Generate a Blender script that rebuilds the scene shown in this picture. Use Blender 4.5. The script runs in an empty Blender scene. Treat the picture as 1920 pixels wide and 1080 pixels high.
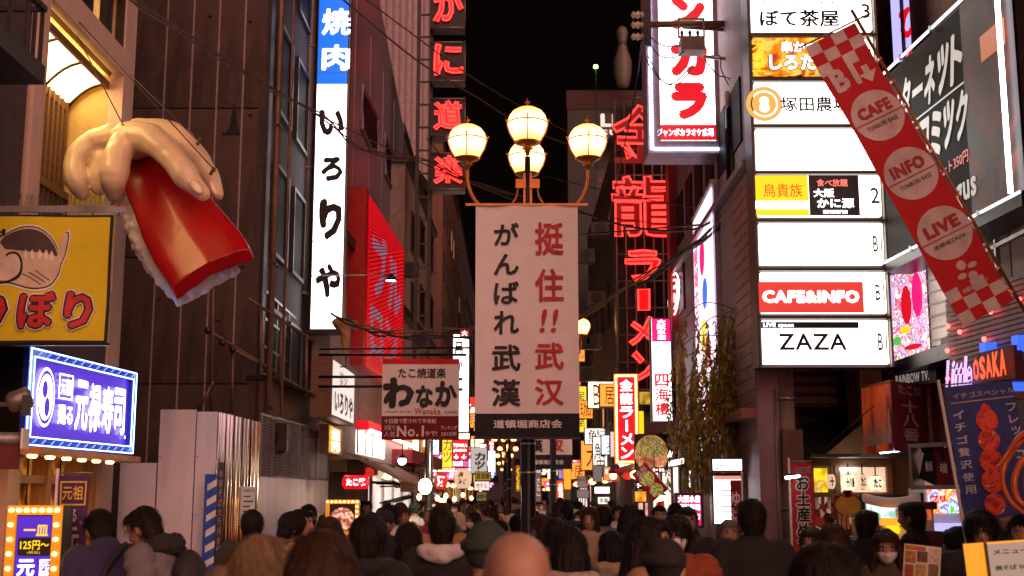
import bpy, bmesh, math, random
from mathutils import Vector, Matrix, noise

random.seed(7)
SC = bpy.context.scene
COL = SC.collection
# ------------------------------------------------------------------ camera
F = 2300.0                       # focal length in pixels of the 1920 wide photograph
PITCH = math.atan(388.0 / F)
CAMZ = 1.85
cam = bpy.data.cameras.new('camera')
cam.lens = F / 1920 * 36
cam.sensor_width = 36
cam.clip_start = 0.1
cam.clip_end = 900
cam.dof.use_dof = True
cam.dof.focus_distance = 13.2
cam.dof.aperture_fstop = 2.8
camo = bpy.data.objects.new('camera', cam)
camo.location = (0, 0, CAMZ)
camo.rotation_euler = (math.radians(90) + PITCH, 0, 0)
COL.objects.link(camo)
SC.camera = camo
# ------------------------------------------------------------------ night sky: sun far below its day height, strength next to nothing
world = bpy.data.worlds.new('World')
SC.world = world
world.use_nodes = True
wn = world.node_tree
for n in list(wn.nodes):
    wn.nodes.remove(n)
wo = wn.nodes.new('ShaderNodeOutputWorld')
bg1 = wn.nodes.new('ShaderNodeBackground')
sky = wn.nodes.new('ShaderNodeTexSky')
sky.sky_type = 'NISHITA'
sky.sun_disc = False
sky.sun_elevation = math.radians(-6)
sky.sun_rotation = math.radians(200)
bg1.inputs['Strength'].default_value = 0.004
wn.links.new(sky.outputs[0], bg1.inputs[0])
bg2 = wn.nodes.new('ShaderNodeBackground')           # town glow on the night air, the same all round
bg2.inputs['Color'].default_value = (0.0011, 0.0005, 0.00045, 1)
bg2.inputs['Strength'].default_value = 1.0
ad = wn.nodes.new('ShaderNodeAddShader')
wn.links.new(bg1.outputs[0], ad.inputs[0])
wn.links.new(bg2.outputs[0], ad.inputs[1])
wn.links.new(ad.outputs[0], wo.inputs[0])
sun = bpy.data.lights.new('town_glow_fill', 'SUN')        # added sun lamp as soft warm fill, standing in for the town behind
sun.energy = 1.5
sun.angle = math.radians(75)
sun.color = (1, .47, .36)
suno = bpy.data.objects.new('town_glow_fill', sun)
suno.rotation_euler = (math.radians(70), 0, math.radians(26))
COL.objects.link(suno)
SC.view_settings.view_transform = 'Standard'
SC.view_settings.look = 'None'
SC.view_settings.gamma = 1
SC.view_settings.exposure = 1.2
SC.view_settings.use_curve_mapping = False
SC.render.engine = 'CYCLES'
cy = SC.cycles
cy.use_denoising = True
cy.max_bounces = 6
cy.diffuse_bounces = 3
cy.glossy_bounces = 3
cy.transmission_bounces = 4
cy.transparent_max_bounces = 8
cy.sample_clamp_indirect = 3.0
cy.sample_clamp_direct = 12.0
cy.caustics_reflective = False
cy.caustics_refractive = False
cy.use_light_tree = True

# ------------------------------------------------------------------ helpers
_cp, _sp = math.cos(PITCH), math.sin(PITCH)


def ray(px, py):
    u = (540 - py) / F
    return Vector(((px - 960) / F, _cp - u * _sp, _sp + u * _cp))


def P(px, py, Y):
    """point of the place at distance Y down the street"""
    d = ray(px, py)
    return Vector((0, 0, CAMZ)) + d * (Y / d.y)


def c(h):
    h = h.lstrip('#')
    r = [int(h[i:i + 2], 16) / 255 for i in (0, 2, 4)]
    return tuple(x / 12.92 if x <= .04045 else ((x + .055) / 1.055) ** 2.4 for x in r)


MATS = {}
EK = .435          # lit faces are given for exposure 0; this scene is exposed 1.2 stops up


def mat(name, col, rough=.6, metal=0., var=.25, scale=6., bump=.15, bscale=40., spec=.5, dirt=0., coat=0., stretch=None):
    if name in MATS:
        return MATS[name]
    if isinstance(col, str):
        col = c(col)
    m = bpy.data.materials.new(name)
    m.use_nodes = True
    nt = m.node_tree
    b = nt.nodes['Principled BSDF']
    b.inputs['Roughness'].default_value = rough
    b.inputs['Metallic'].default_value = metal
    b.inputs['Specular IOR Level'].default_value = spec
    b.inputs['Coat Weight'].default_value = coat
    tc = nt.nodes.new('ShaderNodeTexCoord')
    mp = nt.nodes.new('ShaderNodeMapping')
    if stretch:
        mp.inputs['Scale'].default_value = stretch
    nt.links.new(tc.outputs['Object'], mp.inputs[0])
    nz = nt.nodes.new('ShaderNodeTexNoise')
    nz.inputs['Scale'].default_value = scale
    nz.inputs['Detail'].default_value = 6
    nz.inputs['Roughness'].default_value = .65
    nt.links.new(mp.outputs[0], nz.inputs['Vector'])
    cr = nt.nodes.new('ShaderNodeValToRGB')
    e = cr.color_ramp.elements
    e[0].position = .3
    e[1].position = .72
    e[0].color = (*[max(0, x * (1 - var)) for x in col], 1)
    e[1].color = (*[min(1, x * (1 + var)) for x in col], 1)
    nt.links.new(nz.outputs[0], cr.inputs[0])
    out = cr.outputs[0]
    if dirt > 0:
        n2 = nt.nodes.new('ShaderNodeTexNoise')
        n2.inputs['Scale'].default_value = 1.3
        n2.inputs['Detail'].default_value = 8
        mp2 = nt.nodes.new('ShaderNodeMapping')
        mp2.inputs['Scale'].default_value = (2.5, 2.5, .35)
        nt.links.new(tc.outputs['Object'], mp2.inputs[0])
        nt.links.new(mp2.outputs[0], n2.inputs['Vector'])
        r2 = nt.nodes.new('ShaderNodeValToRGB')
        r2.color_ramp.elements[0].position = .5
        r2.color_ramp.elements[1].position = .68
        r2.color_ramp.elements[0].color = (0, 0, 0, 1)
        r2.color_ramp.elements[1].color = (dirt, dirt, dirt, 1)
        nt.links.new(n2.outputs[0], r2.inputs[0])
        mx = nt.nodes.new('ShaderNodeMix')
        mx.data_type = 'RGBA'
        nt.links.new(r2.outputs[0], mx.inputs[0])
        nt.links.new(out, mx.inputs[6])
        mx.inputs[7].default_value = (*[x * .25 for x in col], 1)
        out = mx.outputs[2]
    nt.links.new(out, b.inputs['Base Color'])
    if bump > 0:
        n3 = nt.nodes.new('ShaderNodeTexNoise')
        n3.inputs['Scale'].default_value = bscale
        n3.inputs['Detail'].default_value = 4
        nt.links.new(mp.outputs[0], n3.inputs['Vector'])
        bp = nt.nodes.new('ShaderNodeBump')
        bp.inputs['Strength'].default_value = bump
        bp.inputs['Distance'].default_value = .01
        nt.links.new(n3.outputs[0], bp.inputs['Height'])
        nt.links.new(bp.outputs[0], b.inputs['Normal'])
    MATS[name] = m
    return m


def emis(name, col, strength=1., base=None, var=0., scale=3.):
    """something that gives off light: a lit sign face, a tube, a bulb"""
    if name in MATS:
        return MATS[name]
    if isinstance(col, str):
        col = c(col)
    strength *= EK if strength <= 1.6 else EK * 1.7
    m = bpy.data.materials.new(name)
    m.use_nodes = True
    nt = m.node_tree
    b = nt.nodes['Principled BSDF']
    b.inputs['Base Color'].default_value = (*(base or [x * .4 for x in col]), 1)
    b.inputs['Roughness'].default_value = .35
    b.inputs['Emission Color'].default_value = (*col, 1)
    b.inputs['Emission Strength'].default_value = strength
    if var > 0:
        tc = nt.nodes.new('ShaderNodeTexCoord')
        nz = nt.nodes.new('ShaderNodeTexNoise')
        nz.inputs['Scale'].default_value = scale
        nz.inputs['Detail'].default_value = 3
        nt.links.new(tc.outputs['Object'], nz.inputs['Vector'])
        mr = nt.nodes.new('ShaderNodeMapRange')
        mr.inputs[1].default_value = .3
        mr.inputs[2].default_value = .7
        mr.inputs[3].default_value = strength * (1 - var)
        mr.inputs[4].default_value = strength * (1 + var)
        nt.links.new(nz.outputs[0], mr.inputs[0])
        nt.links.new(mr.outputs[0], b.inputs['Emission Strength'])
    MATS[name] = m
    return m


def picture(name, cols, strength, scale=5., kind='noise', stretch=(1, 1, 1)):
    """a backlit or printed photograph: blotches of several colours"""
    if name in MATS:
        return MATS[name]
    m = bpy.data.materials.new(name)
    m.use_nodes = True
    nt = m.node_tree
    b = nt.nodes['Principled BSDF']
    tc = nt.nodes.new('ShaderNodeTexCoord')
    mp = nt.nodes.new('ShaderNodeMapping')
    mp.inputs['Scale'].default_value = stretch
    nt.links.new(tc.outputs['Object'], mp.inputs[0])
    if kind == 'noise':
        nz = nt.nodes.new('ShaderNodeTexNoise')
        nz.inputs['Scale'].default_value = scale
        nz.inputs['Detail'].default_value = 5
        nz.inputs['Distortion'].default_value = .35
        o = nz.outputs[0]
        lo, hi = .3, .7
    else:
        nz = nt.nodes.new('ShaderNodeTexVoronoi')
        nz.inputs['Scale'].default_value = scale
        sp = nt.nodes.new('ShaderNodeSeparateColor')
        nt.links.new(nz.outputs['Color'], sp.inputs[0])
        o = sp.outputs[0]
        lo, hi = 0., 1.
    nt.links.new(mp.outputs[0], nz.inputs['Vector'])
    cr = nt.nodes.new('ShaderNodeValToRGB')
    if kind != 'noise':
        cr.color_ramp.interpolation = 'CONSTANT'
    els = cr.color_ramp.elements
    while len(els) < len(cols):
        els.new(.5)
    for i, h in enumerate(cols):
        els[i].position = lo + (hi - lo) * i / max(1, len(cols) - (1 if kind == 'noise' else 0))
        els[i].color = (*c(h), 1)
    nt.links.new(o, cr.inputs[0])
    nt.links.new(cr.outputs[0], b.inputs['Base Color'])
    b.inputs['Roughness'].default_value = .5
    strength *= EK
    if strength > 0:
        nt.links.new(cr.outputs[0], b.inputs['Emission Color'])
        b.inputs['Emission Strength'].default_value = strength
    MATS[name] = m
    return m


def mk(name, verts, faces, m, parent=None, smooth=False, loc=None, mi=None, kind=None):
    me = bpy.data.meshes.new(name)
    me.from_pydata([tuple(v) for v in verts], [], faces)
    for x in (m if isinstance(m, (list, tuple)) else [m]):
        me.materials.append(x)
    if mi:
        me.polygons.foreach_set('material_index', mi)
    if smooth:
        me.polygons.foreach_set('use_smooth', [True] * len(me.polygons))
    me.update()
    o = bpy.data.objects.new(name, me)
    COL.objects.link(o)
    if parent:
        o.parent = parent
    if loc is not None:
        o.location = loc
    if kind:
        o['kind'] = kind
    return o


def thing(name, label, cat, loc=(0, 0, 0), rz=0, group=None, M=None):
    o = bpy.data.objects.new(name, None)
    COL.objects.link(o)
    o.empty_display_size = .2
    if M is not None:
        o.matrix_world = M
    else:
        o.location = loc
        o.rotation_euler = (0, 0, rz)
    return tag(o, label, cat, group)


def tag(o, label, cat=None, group=None):
    o['label'] = label
    if cat:
        o['category'] = cat
    if group:
        o['group'] = group
    return o


BOXF = [(0, 3, 2, 1), (4, 5, 6, 7), (0, 1, 5, 4), (1, 2, 6, 5), (2, 3, 7, 6), (3, 0, 4, 7)]


def boxv(x0, x1, y0, y1, z0, z1):
    return [(x0, y0, z0), (x1, y0, z0), (x1, y1, z0), (x0, y1, z0), (x0, y0, z1), (x1, y0, z1), (x1, y1, z1), (x0, y1, z1)]


BCACHE = {}


def box(name, parent, x0, x1, y0, y1, z0, z1, m, kind=None):
    if x1 < x0: x0, x1 = x1, x0
    if y1 < y0: y0, y1 = y1, y0
    if z1 < z0: z0, z1 = z1, z0
    d = (round(x1 - x0, 4), round(y1 - y0, 4), round(z1 - z0, 4), m.name)
    me = BCACHE.get(d)
    if me is None:
        hx, hy, hz = d[0] / 2, d[1] / 2, d[2] / 2
        me = bpy.data.meshes.new(name)
        me.from_pydata(boxv(-hx, hx, -hy, hy, -hz, hz), [], BOXF)
        me.materials.append(m)
        BCACHE[d] = me
    o = bpy.data.objects.new(name, me)
    COL.objects.link(o)
    o.parent = parent
    o.location = ((x0 + x1) / 2, (y0 + y1) / 2, (z0 + z1) / 2)
    if kind:
        o['kind'] = kind
    return o


class MB:
    """collects pieces that become ONE mesh object"""
    def __init__(s):
        s.v, s.f, s.mi, s.k = [], [], [], 0

    def add(s, v, f):
        b = len(s.v)
        s.v += [tuple(x) for x in v]
        s.f += [tuple(i + b for i in q) for q in f]
        s.mi += [s.k] * len(f)
        return s

    def box(s, *a):
        return s.add(boxv(*a), BOXF)

    def tube(s, pts, r, n=8, closed=False, caps=True):
        pts = [Vector(p) for p in pts]
        N = len(pts)
        rs = r if isinstance(r, (list, tuple)) else [r] * N
        up = None
        vs = []
        for i in range(N):
            if closed:
                t = pts[(i + 1) % N] - pts[i - 1]
            else:
                t = pts[min(i + 1, N - 1)] - pts[max(i - 1, 0)]
            if t.length < 1e-9:
                t = Vector((0, 0, 1))
            t.normalize()
            if up is None:
                a = Vector((0, 0, 1)) if abs(t.z) < .9 else Vector((1, 0, 0))
                up = (a - t * a.dot(t)).normalized()
            else:
                up = up - t * up.dot(t)
                up = up.normalized() if up.length > 1e-6 else t.orthogonal().normalized()
            sd = t.cross(up)
            for k in range(n):
                an = 2 * math.pi * k / n
                vs.append(pts[i] + (up * math.cos(an) + sd * math.sin(an)) * rs[i])
        fs = []
        for i in range(N if closed else N - 1):
            j = (i + 1) % N
            for k in range(n):
                l = (k + 1) % n
                fs.append((i * n + k, i * n + l, j * n + l, j * n + k))
        if not closed and caps:
            fs.append(tuple(range(n - 1, -1, -1)))
            fs.append(tuple((N - 1) * n + k for k in range(n)))
        return s.add(vs, fs)

    def lathe(s, prof, cx=0, cy=0, cz=0, n=20, sx=1, sy=1):
        vs, fs = [], []
        for (r, z) in prof:
            for k in range(n):
                a = 2 * math.pi * k / n
                vs.append((cx + r * sx * math.cos(a), cy + r * sy * math.sin(a), cz + z))
        for i in range(len(prof) - 1):
            for k in range(n):
                l = (k + 1) % n
                fs.append((i * n + k, i * n + l, (i + 1) * n + l, (i + 1) * n + k))
        fs.append(tuple(range(n - 1, -1, -1)))
        fs.append(tuple((len(prof) - 1) * n + k for k in range(n)))
        return s.add(vs, fs)

    def build(s, name, m, parent=None, smooth=False, loc=None, kind=None):
        return mk(name, s.v, s.f, m, parent, smooth, loc, s.mi if isinstance(m, (list, tuple)) else None, kind)


def smooth_pts(pts, n=6):
    pts = [Vector(p) for p in pts]
    if len(pts) < 3:
        return pts
    out = []
    q = [pts[0] * 2 - pts[1]] + pts + [pts[-1] * 2 - pts[-2]]
    for i in range(1, len(q) - 2):
        a, b, d, e = q[i - 1], q[i], q[i + 1], q[i + 2]
        for k in range(n):
            t = k / n
            out.append(.5 * ((2 * b) + (d - a) * t + (2 * a - 5 * b + 4 * d - e) * t * t + (3 * b - a - 3 * d + e) * t ** 3))
    out.append(pts[-1])
    return out


def tube(name, parent, pts, r, m, n=8, sm=0, closed=False):
    if sm:
        pts = smooth_pts(pts, sm)
    return MB().tube(pts, r, n, closed).build(name, m, parent, True)


# ------------------------------------------------------------------ lettering
GL = {}


def glyph(s, off=0., res=2):
    k = (s, off, res)
    if k not in GL:
        cu = bpy.data.curves.new('t', 'FONT')
        cu.body = s
        cu.size = 1
        cu.offset = off
        cu.resolution_u = res
        cu.space_character = 1.1 if s.isascii() else 1.02
        o = bpy.data.objects.new('t', cu)
        me = bpy.data.meshes.new_from_object(o)
        v = [(p.co.x, p.co.y) for p in me.vertices]
        f = [tuple(p.vertices) for p in me.polygons]
        GL[k] = (v, f)
        bpy.data.objects.remove(o)
        bpy.data.curves.remove(cu)
        bpy.data.meshes.remove(me)
    return GL[k]


def bbox2(v):
    return min(p[0] for p in v), max(p[0] for p in v), min(p[1] for p in v), max(p[1] for p in v)


def lay(s, x0, x1, z0, z1, off=0., fit='box', skew=0., ref_off=None, brush=0., shift=0.):
    """glyph outline laid into the rectangle; returns verts (x,z), faces"""
    v, f = glyph(s, off)
    if not v:
        return [], []
    if shift:
        rr = shift
        a, b, d, e = bbox2(v)
        v0, f0 = v, f
        v, f = [], []
        for dx, dz in ((0, 0), (1, 0), (-1, 0), (0, 1), (0, -1), (.7, .7), (-.7, .7), (.7, -.7), (-.7, -.7)):
            k = len(v)
            v += [(p[0] + dx * rr, p[1] + dz * rr) for p in v0]
            f += [tuple(i + k for i in q) for q in f0]
    a, b, d, e = bbox2(v)
    if ref_off is not None:
        g_ = bbox2(glyph(s)[0])
        a, b, d, e = g_[0] - ref_off, g_[1] + ref_off, g_[2] - ref_off, g_[3] + ref_off
    w, h = max(b - a, 1e-4), max(e - d, 1e-4)
    if fit == 'em':       # a cell of one em
        k = x1 - x0
        kz = z1 - z0
        out = [(x0 + (p[0]) * k, z0 + (p[1] + .12) * kz) for p in v]
    elif fit == 'keep':
        k = min((x1 - x0) / w, (z1 - z0) / h)
        cx, cz = (x0 + x1) / 2, (z0 + z1) / 2
        out = [(cx + (p[0] - (a + b) / 2) * k, cz + (p[1] - (d + e) / 2) * k) for p in v]
    else:
        out = [(x0 + (p[0] - a) / w * (x1 - x0), z0 + (p[1] - d) / h * (z1 - z0)) for p in v]
    if skew:
        zc = (z0 + z1) / 2
        out = [(x + (z - zc) * skew, z) for x, z in out]
    if brush:
        L = (z1 - z0)
        out = [(x + noise.noise(Vector((x / L * 3, z / L * 3, 1.3))) * brush * L, z + noise.noise(Vector((x / L * 3, z / L * 3, 7.1))) * brush * L) for x, z in out]
    return out, f


class Pan:
    """a flat thing: local x along it, z up it, y into it; root at its lower left corner"""
    def __init__(s, name, label, cat, O, u, v, W, H, group=None):
        s.O, s.u, s.v, s.W, s.H = O, u.normalized(), v.normalized(), W, H
        s.n = s.v.cross(s.u)      # away from the viewer
        s.v = s.u.cross(s.n)
        M = Matrix((s.u, s.n, s.v)).transposed().to_4x4()
        M.translation = O
        s.M = M
        s.root = thing(name, label, cat, M=M, group=group)
        s.wave = None

    @classmethod
    def at(cl, name, label, cat, xl, Yl, xr, Yr, yt, yb, ref='l', group=None):
        ym = (yt + yb) / 2
        A = P(xl, ym, Yl)
        B = P(xr, ym, Yr)
        xp, Yp = (xl, Yl) if ref == 'l' else (xr, Yr)
        zt, zb = P(xp, yt, Yp).z, P(xp, yb, Yp).z
        A.z = B.z = zb
        return cl(name, label, cat, A, B - A, Vector((0, 0, 1)), (B - A).length, zt - zb, group)

    @classmethod
    def tilted(cl, name, label, cat, BL, BR, TL, Y, group=None):
        a, b, d = P(*BL, Y), P(*BR, Y), P(*TL, Y)
        return cl(name, label, cat, a, b - a, d - a, (b - a).length, (d - a).length, group)

    def px(s, px, py):
        d = ray(px, py)
        C0 = Vector((0, 0, CAMZ))
        t = (s.O - C0).dot(s.n) / d.dot(s.n)
        q = C0 + d * t - s.O
        return q.dot(s.u), q.dot(s.v)

    def rc(s, px0, py0, px1, py1):
        ym = (py0 + py1) / 2
        x0, x1 = s.px(px0, ym)[0], s.px(px1, ym)[0]
        xm = (px0 + px1) / 2
        return x0, x1, s.px(xm, py1)[1], s.px(xm, py0)[1]

    def world(s, x, y, z):
        return s.M @ Vector((x, y, z))

    def box(s, name, x0, x1, y0, y1, z0, z1, m, kind=None):
        return box(name, s.root, x0, x1, y0, y1, z0, z1, m, kind)

    def pbox(s, name, px0, py0, px1, py1, y0, y1, m):
        r = s.rc(px0, py0, px1, py1)
        return s.box(name, r[0], r[1], y0, y1, r[2], r[3], m)

    def flat(s, name, v2, f, y, m, parent=None):
        if s.wave:
            v = [(p[0], y + s.wave(p[0], p[1]), p[1]) for p in v2]
        else:
            v = [(p[0], y, p[1]) for p in v2]
        return mk(name, v, f, m, parent or s.root)

    def rect(s, name, x0, x1, z0, z1, y, m, n=1):
        v, f = [], []
        for j in range(n + 1):
            for i in range(n + 1):
                v.append((x0 + (x1 - x0) * i / n, z0 + (z1 - z0) * j / n))
        for j in range(n):
            for i in range(n):
                a = j * (n + 1) + i
                f.append((a, a + 1, a + n + 2, a + n + 1))
        return s.flat(name, v, f, y, m)

    def disc(s, name, cx, cz, rx, rz, y, m, n=28, inner=0):
        v = [(cx + rx * math.cos(2 * math.pi * k / n), cz + rz * math.sin(2 * math.pi * k / n)) for k in range(n)]
        if inner:
            v += [(cx + rx * inner * math.cos(2 * math.pi * k / n), cz + rz * inner * math.sin(2 * math.pi * k / n)) for k in range(n)]
            f = [(k, (k + 1) % n, n + (k + 1) % n, n + k) for k in range(n)]
        else:
            f = [tuple(range(n))]
        return s.flat(name, v, f, y, m)

    def txt(s, t, r, m, y=-.006, off=.0, vert=False, px=True, name='lettering', fit=None, skew=0., pad=.04, ref_off=None, brush=0., parent=None):
        """r is a rectangle, in photograph pixels (x0,y0,x1,y1) or local (x0,x1,z0,z1)"""
        x0, x1, z0, z1 = s.rc(*r) if px else r
        V, Fc = [], []
        cells = []
        if vert:
            n = len(t)
            h = (z1 - z0) / n
            for i, ch in enumerate(t):
                if ch == 'ー':
                    cells.append(('|', x0 + (x1 - x0) * .42, x0 + (x1 - x0) * .58, z1 - h * (i + 1) + h * pad, z1 - h * i - h * pad))
                elif ch != ' ':
                    cells.append((ch, x0, x1, z1 - h * (i + 1) + h * pad, z1 - h * i - h * pad))
        else:
            cells.append((t, x0, x1, z0, z1))
        ys = []
        for ch, a, b, d, e in cells:
            kan = any('\u4e00' <= q_ <= '\u9fff' or q_ == 'ぼ' for q_ in ch) and ref_off is None
            bo = min(off, .028) if kan else off
            v, f = lay(ch, a, b, d, e, 0., fit or 'box', skew, ref_off, brush, bo)
            k = len(V)
            n1 = len(v) // 9 if bo else len(v)
            V += v
            ys += [y - .00025 * (i // max(1, n1)) for i in range(len(v))]
            Fc += [tuple(j + k for j in q) for q in f]
        if not V:
            return None
        o = s.flat(name, V, Fc, 0, m, parent)
        for vv_, yy_ in zip(o.data.vertices, ys):
            vv_.co.y += yy_
        return o

    def neon(s, t, r, tubem, fillm=None, vert=False, px=True, rad=.012, y=-.05, pad=.04, name='neon_tube', skew=0., off=.03, res=1, brush=0.):
        x0, x1, z0, z1 = s.rc(*r) if px else r
        cells = []
        n = len(t)
        if vert:
            h = (z1 - z0) / n
            for i, ch in enumerate(t):
                cells.append((ch, x0, x1, z1 - h * (i + 1) + h * pad, z1 - h * i - h * pad))
        else:
            cells.append((t, x0, x1, z0, z1))
        for ch, a, b, d, e in cells:
            v, f = lay(ch, a, b, d, e, off if off < .02 else .018, 'box', skew, None, brush)
            if ch == 'ー' and vert:
                v, f = lay('|', a + (b - a) * .35, a + (b - a) * .65, d, e, .02)
            if fillm:
                vf, f2_ = lay(ch, a, b, d, e, 0, 'box', skew, None, brush, min(off, .03))
                ft = s.flat('letter_face', vf, f2_, 0, fillm)
                n1_ = max(1, len(vf) // 9)
                for i_, q_ in enumerate(ft.data.vertices):
                    q_.co.y += y + .02 + .0003 * (i_ // n1_)
            tb = MB()
            for lp in outline(v, f):
                if len(lp) > 2:
                    tb.tube([(p[0], y, p[1]) for p in lp], rad, 5, closed=True)
            tb.build(name, tubem, s.root, True)


def outline(v, f):
    cnt = {}
    for q in f:
        for i in range(len(q)):
            a, b = q[i], q[(i + 1) % len(q)]
            cnt[(min(a, b), max(a, b))] = cnt.get((min(a, b), max(a, b)), 0) + 1
    nb = {}
    for (a, b), k in cnt.items():
        if k == 1:
            nb.setdefault(a, []).append(b)
            nb.setdefault(b, []).append(a)
    seen, loops = set(), []
    for s0 in nb:
        if s0 in seen or len(nb[s0]) != 2:
            continue
        lp, cur, prev = [], s0, None
        while cur not in seen:
            seen.add(cur)
            lp.append(v[cur])
            nx = [k for k in nb[cur] if k != prev and k not in seen]
            if not nx:
                break
            prev, cur = cur, nx[0]
        loops.append(lp)
    return loops


def frame_mb(x0, x1, z0, z1, t, y0, y1, mb=None):
    mb = mb or MB()
    mb.box(x0, x0 + t, y0, y1, z0, z1)
    mb.box(x1 - t, x1, y0, y1, z0, z1)
    mb.box(x0 + t, x1 - t, y0, y1, z0, z0 + t)
    mb.box(x0 + t, x1 - t, y0, y1, z1 - t, z1)
    return mb


def lightbox(name, label, xl, Yl, xr, Yr, yt, yb, framem, facem, thick=.18, border=.025, ref='l', group=None, cat='sign'):
    """a sign box: body, proud rim and lit face"""
    p = Pan.at(name, label, cat, xl, Yl, xr, Yr, yt, yb, ref, group)
    p.box('sign_body', 0, p.W, .01, thick, 0, p.H, framem)
    frame_mb(0, p.W, 0, p.H, border, -.012, .01).build('rim', framem, p.root)
    p.rect('lit_face', border, p.W - border, border, p.H - border, 0, facem)
    return p
# ------------------------------------------------------------------ materials
asphalt = mat('asphalt', (.05, .048, .047), .55, scale=30, bump=.5, bscale=120)
stone_pave = mat('stone_pave', (.16, .14, .125), .5, scale=9, bump=.3)
blackm = mat('black_metal', (.012, .012, .013), .35, .6, bump=.05)
darkm = mat('dark_metal', (.035, .028, .026), .45, .5, dirt=.5)
steel = mat('steel', (.42, .4, .39), .32, .9, dirt=.4)
galv = mat('galvanised', (.3, .28, .27), .45, .7, dirt=.6)
rust = mat('rusty_pipe', (.22, .13, .085), .55, .5, dirt=.6)
lampm = mat('lamp_iron', (.45, .16, .035), .4, .55, var=.3)  # orange of the lamplight put into the iron's colour
concB = mat('brown_concrete', (.09, .057, .048), .85, scale=2.2, var=.3, bump=.5, bscale=25, dirt=.75)
seam = mat('seam_grey', (.34, .27, .24), .8)
conc = mat('grey_concrete', (.28, .25, .24), .85, scale=3, bump=.4, dirt=.5)
plasterd = mat('dark_plaster', (.06, .042, .045), .8, dirt=.5)
pinkplaster = mat('pale_render', (.46, .36, .33), .7, scale=4, dirt=.3)
yel_lit_plaster = mat('yellow_lit_plaster', (.62, .42, .16), .7, scale=3, var=.15, dirt=.2)  # yellow light of the recess put into the plaster colour
wood = mat('dark_wood', (.16, .075, .035), .5, scale=5, stretch=(1, 1, 8), var=.4)
woodl = mat('light_wood', (.42, .23, .1), .5, scale=5, stretch=(8, 8, 1), var=.35)
whitem = mat('white_panel', (.78, .76, .86), .32, var=.05, scale=2, bump=.06, bscale=6, dirt=.3)
whitep = mat('white_paint', (.75, .74, .72), .45, var=.08)
glassd = mat('dark_glass', (.01, .01, .014), .6, var=.2, bump=0, spec=.05)
redpaint = mat('red_paint', (.5, .012, .015), .4)
darkred = mat('dark_red', (.11, .012, .014), .6)
purplew = mat('lilac_metal', (.2, .17, .24), .42, .15, var=.12, scale=1.5, dirt=.25, stretch=(1, 1, 5))
brownw = mat('brown_wall', (.16, .075, .055), .75, dirt=.4)
terra = mat('terracotta', (.3, .13, .085), .75, dirt=.3)
tilem = mat('wall_tile', (.3, .17, .15), .4, var=.25, scale=14)
greyroof = mat('roof_tile', (.1, .095, .1), .5, var=.35, scale=20)
cable = mat('black_cable', (.015, .013, .012), .5)
cablebr = mat('brown_cable', (.08, .045, .03), .6)  # flat brown cable colour
cableyel = mat('yellow_cable', (.12, .08, .025), .5)
cream = mat('cream_porcelain', (.6, .52, .42), .25)
black = mat('ink_black', (.008, .007, .008), .6, bump=0)
inkred = mat('ink_red', (.48, .018, .02), .6, bump=0)
inkwhite = mat('ink_white', (.78, .74, .72), .6, bump=0)
clothw = mat('white_cloth', (.86, .8, .79), .85, var=.05, bump=.25, bscale=300)
clothb = mat('black_cloth', (.016, .016, .02), .85, bump=.25, bscale=300)
clothr = mat('red_cloth', (.62, .012, .022), .75, var=.1, bump=.2, bscale=300)
clothy = mat('yellow_cloth', (.64, .54, .012), .8, var=.08, bump=.2, bscale=300)
clothp = mat('purple_cloth', (.07, .025, .11), .8)
clothn = mat('navy_cloth', (.05, .07, .28), .8)
clothdr = mat('maroon_cloth', (.2, .012, .02), .85)

W_ = emis('lit_white', (1, .95, .93), 2.0)
Ww = emis('lit_warm_white', (1, .9, .74), 2.2)
Wc = emis('lit_cool_white', (.86, .93, 1), 1.9)
Wd = emis('lit_soft_white', (1, .88, .8), .75)
Wt = emis('tube_white', (1, .93, .88), 7)
Wtx = emis('lit_letter_white', (1, .95, .98), 2.2)
Blu = emis('lit_blue', (.0, .16, .85), 1.15)
Pur = emis('lit_purple', (.075, .022, .56), 1.0)
BluT = emis('tube_blue_white', (.3, .55, 1), 5)
BluD = emis('lit_deep_blue', (.0, .04, .75), 1.0)
RedL = emis('lit_red', (.85, .006, .02), .9)
RedT = emis('neon_red', (1, .032, .026), 2.1)
RedF = emis('neon_red_face', (.7, .003, .006), 1.2)
Pink = emis('lit_magenta', (.9, .01, .2), 1.0)
Oran = emis('lit_orange', (1, .33, .03), 1.4)
OrBulb = emis('bulb_orange', (1, .52, .12), 8)
YelL = emis('lit_yellow', (.95, .7, .01), 1.1)
LampG = emis('lamp_globe', (1, .44, .09), 4.2)
_nt = LampG.node_tree                      # bulb falloff and orange bloom painted into the emission, redder towards cap and cup
_tc = _nt.nodes.new('ShaderNodeTexCoord'); _sx = _nt.nodes.new('ShaderNodeSeparateXYZ')
_nt.links.new(_tc.outputs['Object'], _sx.inputs[0])
_ab = _nt.nodes.new('ShaderNodeMath'); _ab.operation = 'ABSOLUTE'
_nt.links.new(_sx.outputs[2], _ab.inputs[0])
_cr = _nt.nodes.new('ShaderNodeValToRGB')
_cr.color_ramp.elements[0].position = .03; _cr.color_ramp.elements[0].color = (1, .56, .18, 1)
_cr.color_ramp.elements[1].position = .2; _cr.color_ramp.elements[1].color = (.4, .085, .005, 1)
_nt.links.new(_ab.outputs[0], _cr.inputs[0])
_nt.links.new(_cr.outputs[0], _nt.nodes['Principled BSDF'].inputs['Emission Color'])
WarmIn = emis('warm_interior', (1, .45, .13), .55, var=.5)
Lil = emis('lit_lilac', (.55, .5, 1), 1.1)
GrnB = emis('flare_green', (.35, 1, .08), 14)

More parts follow.
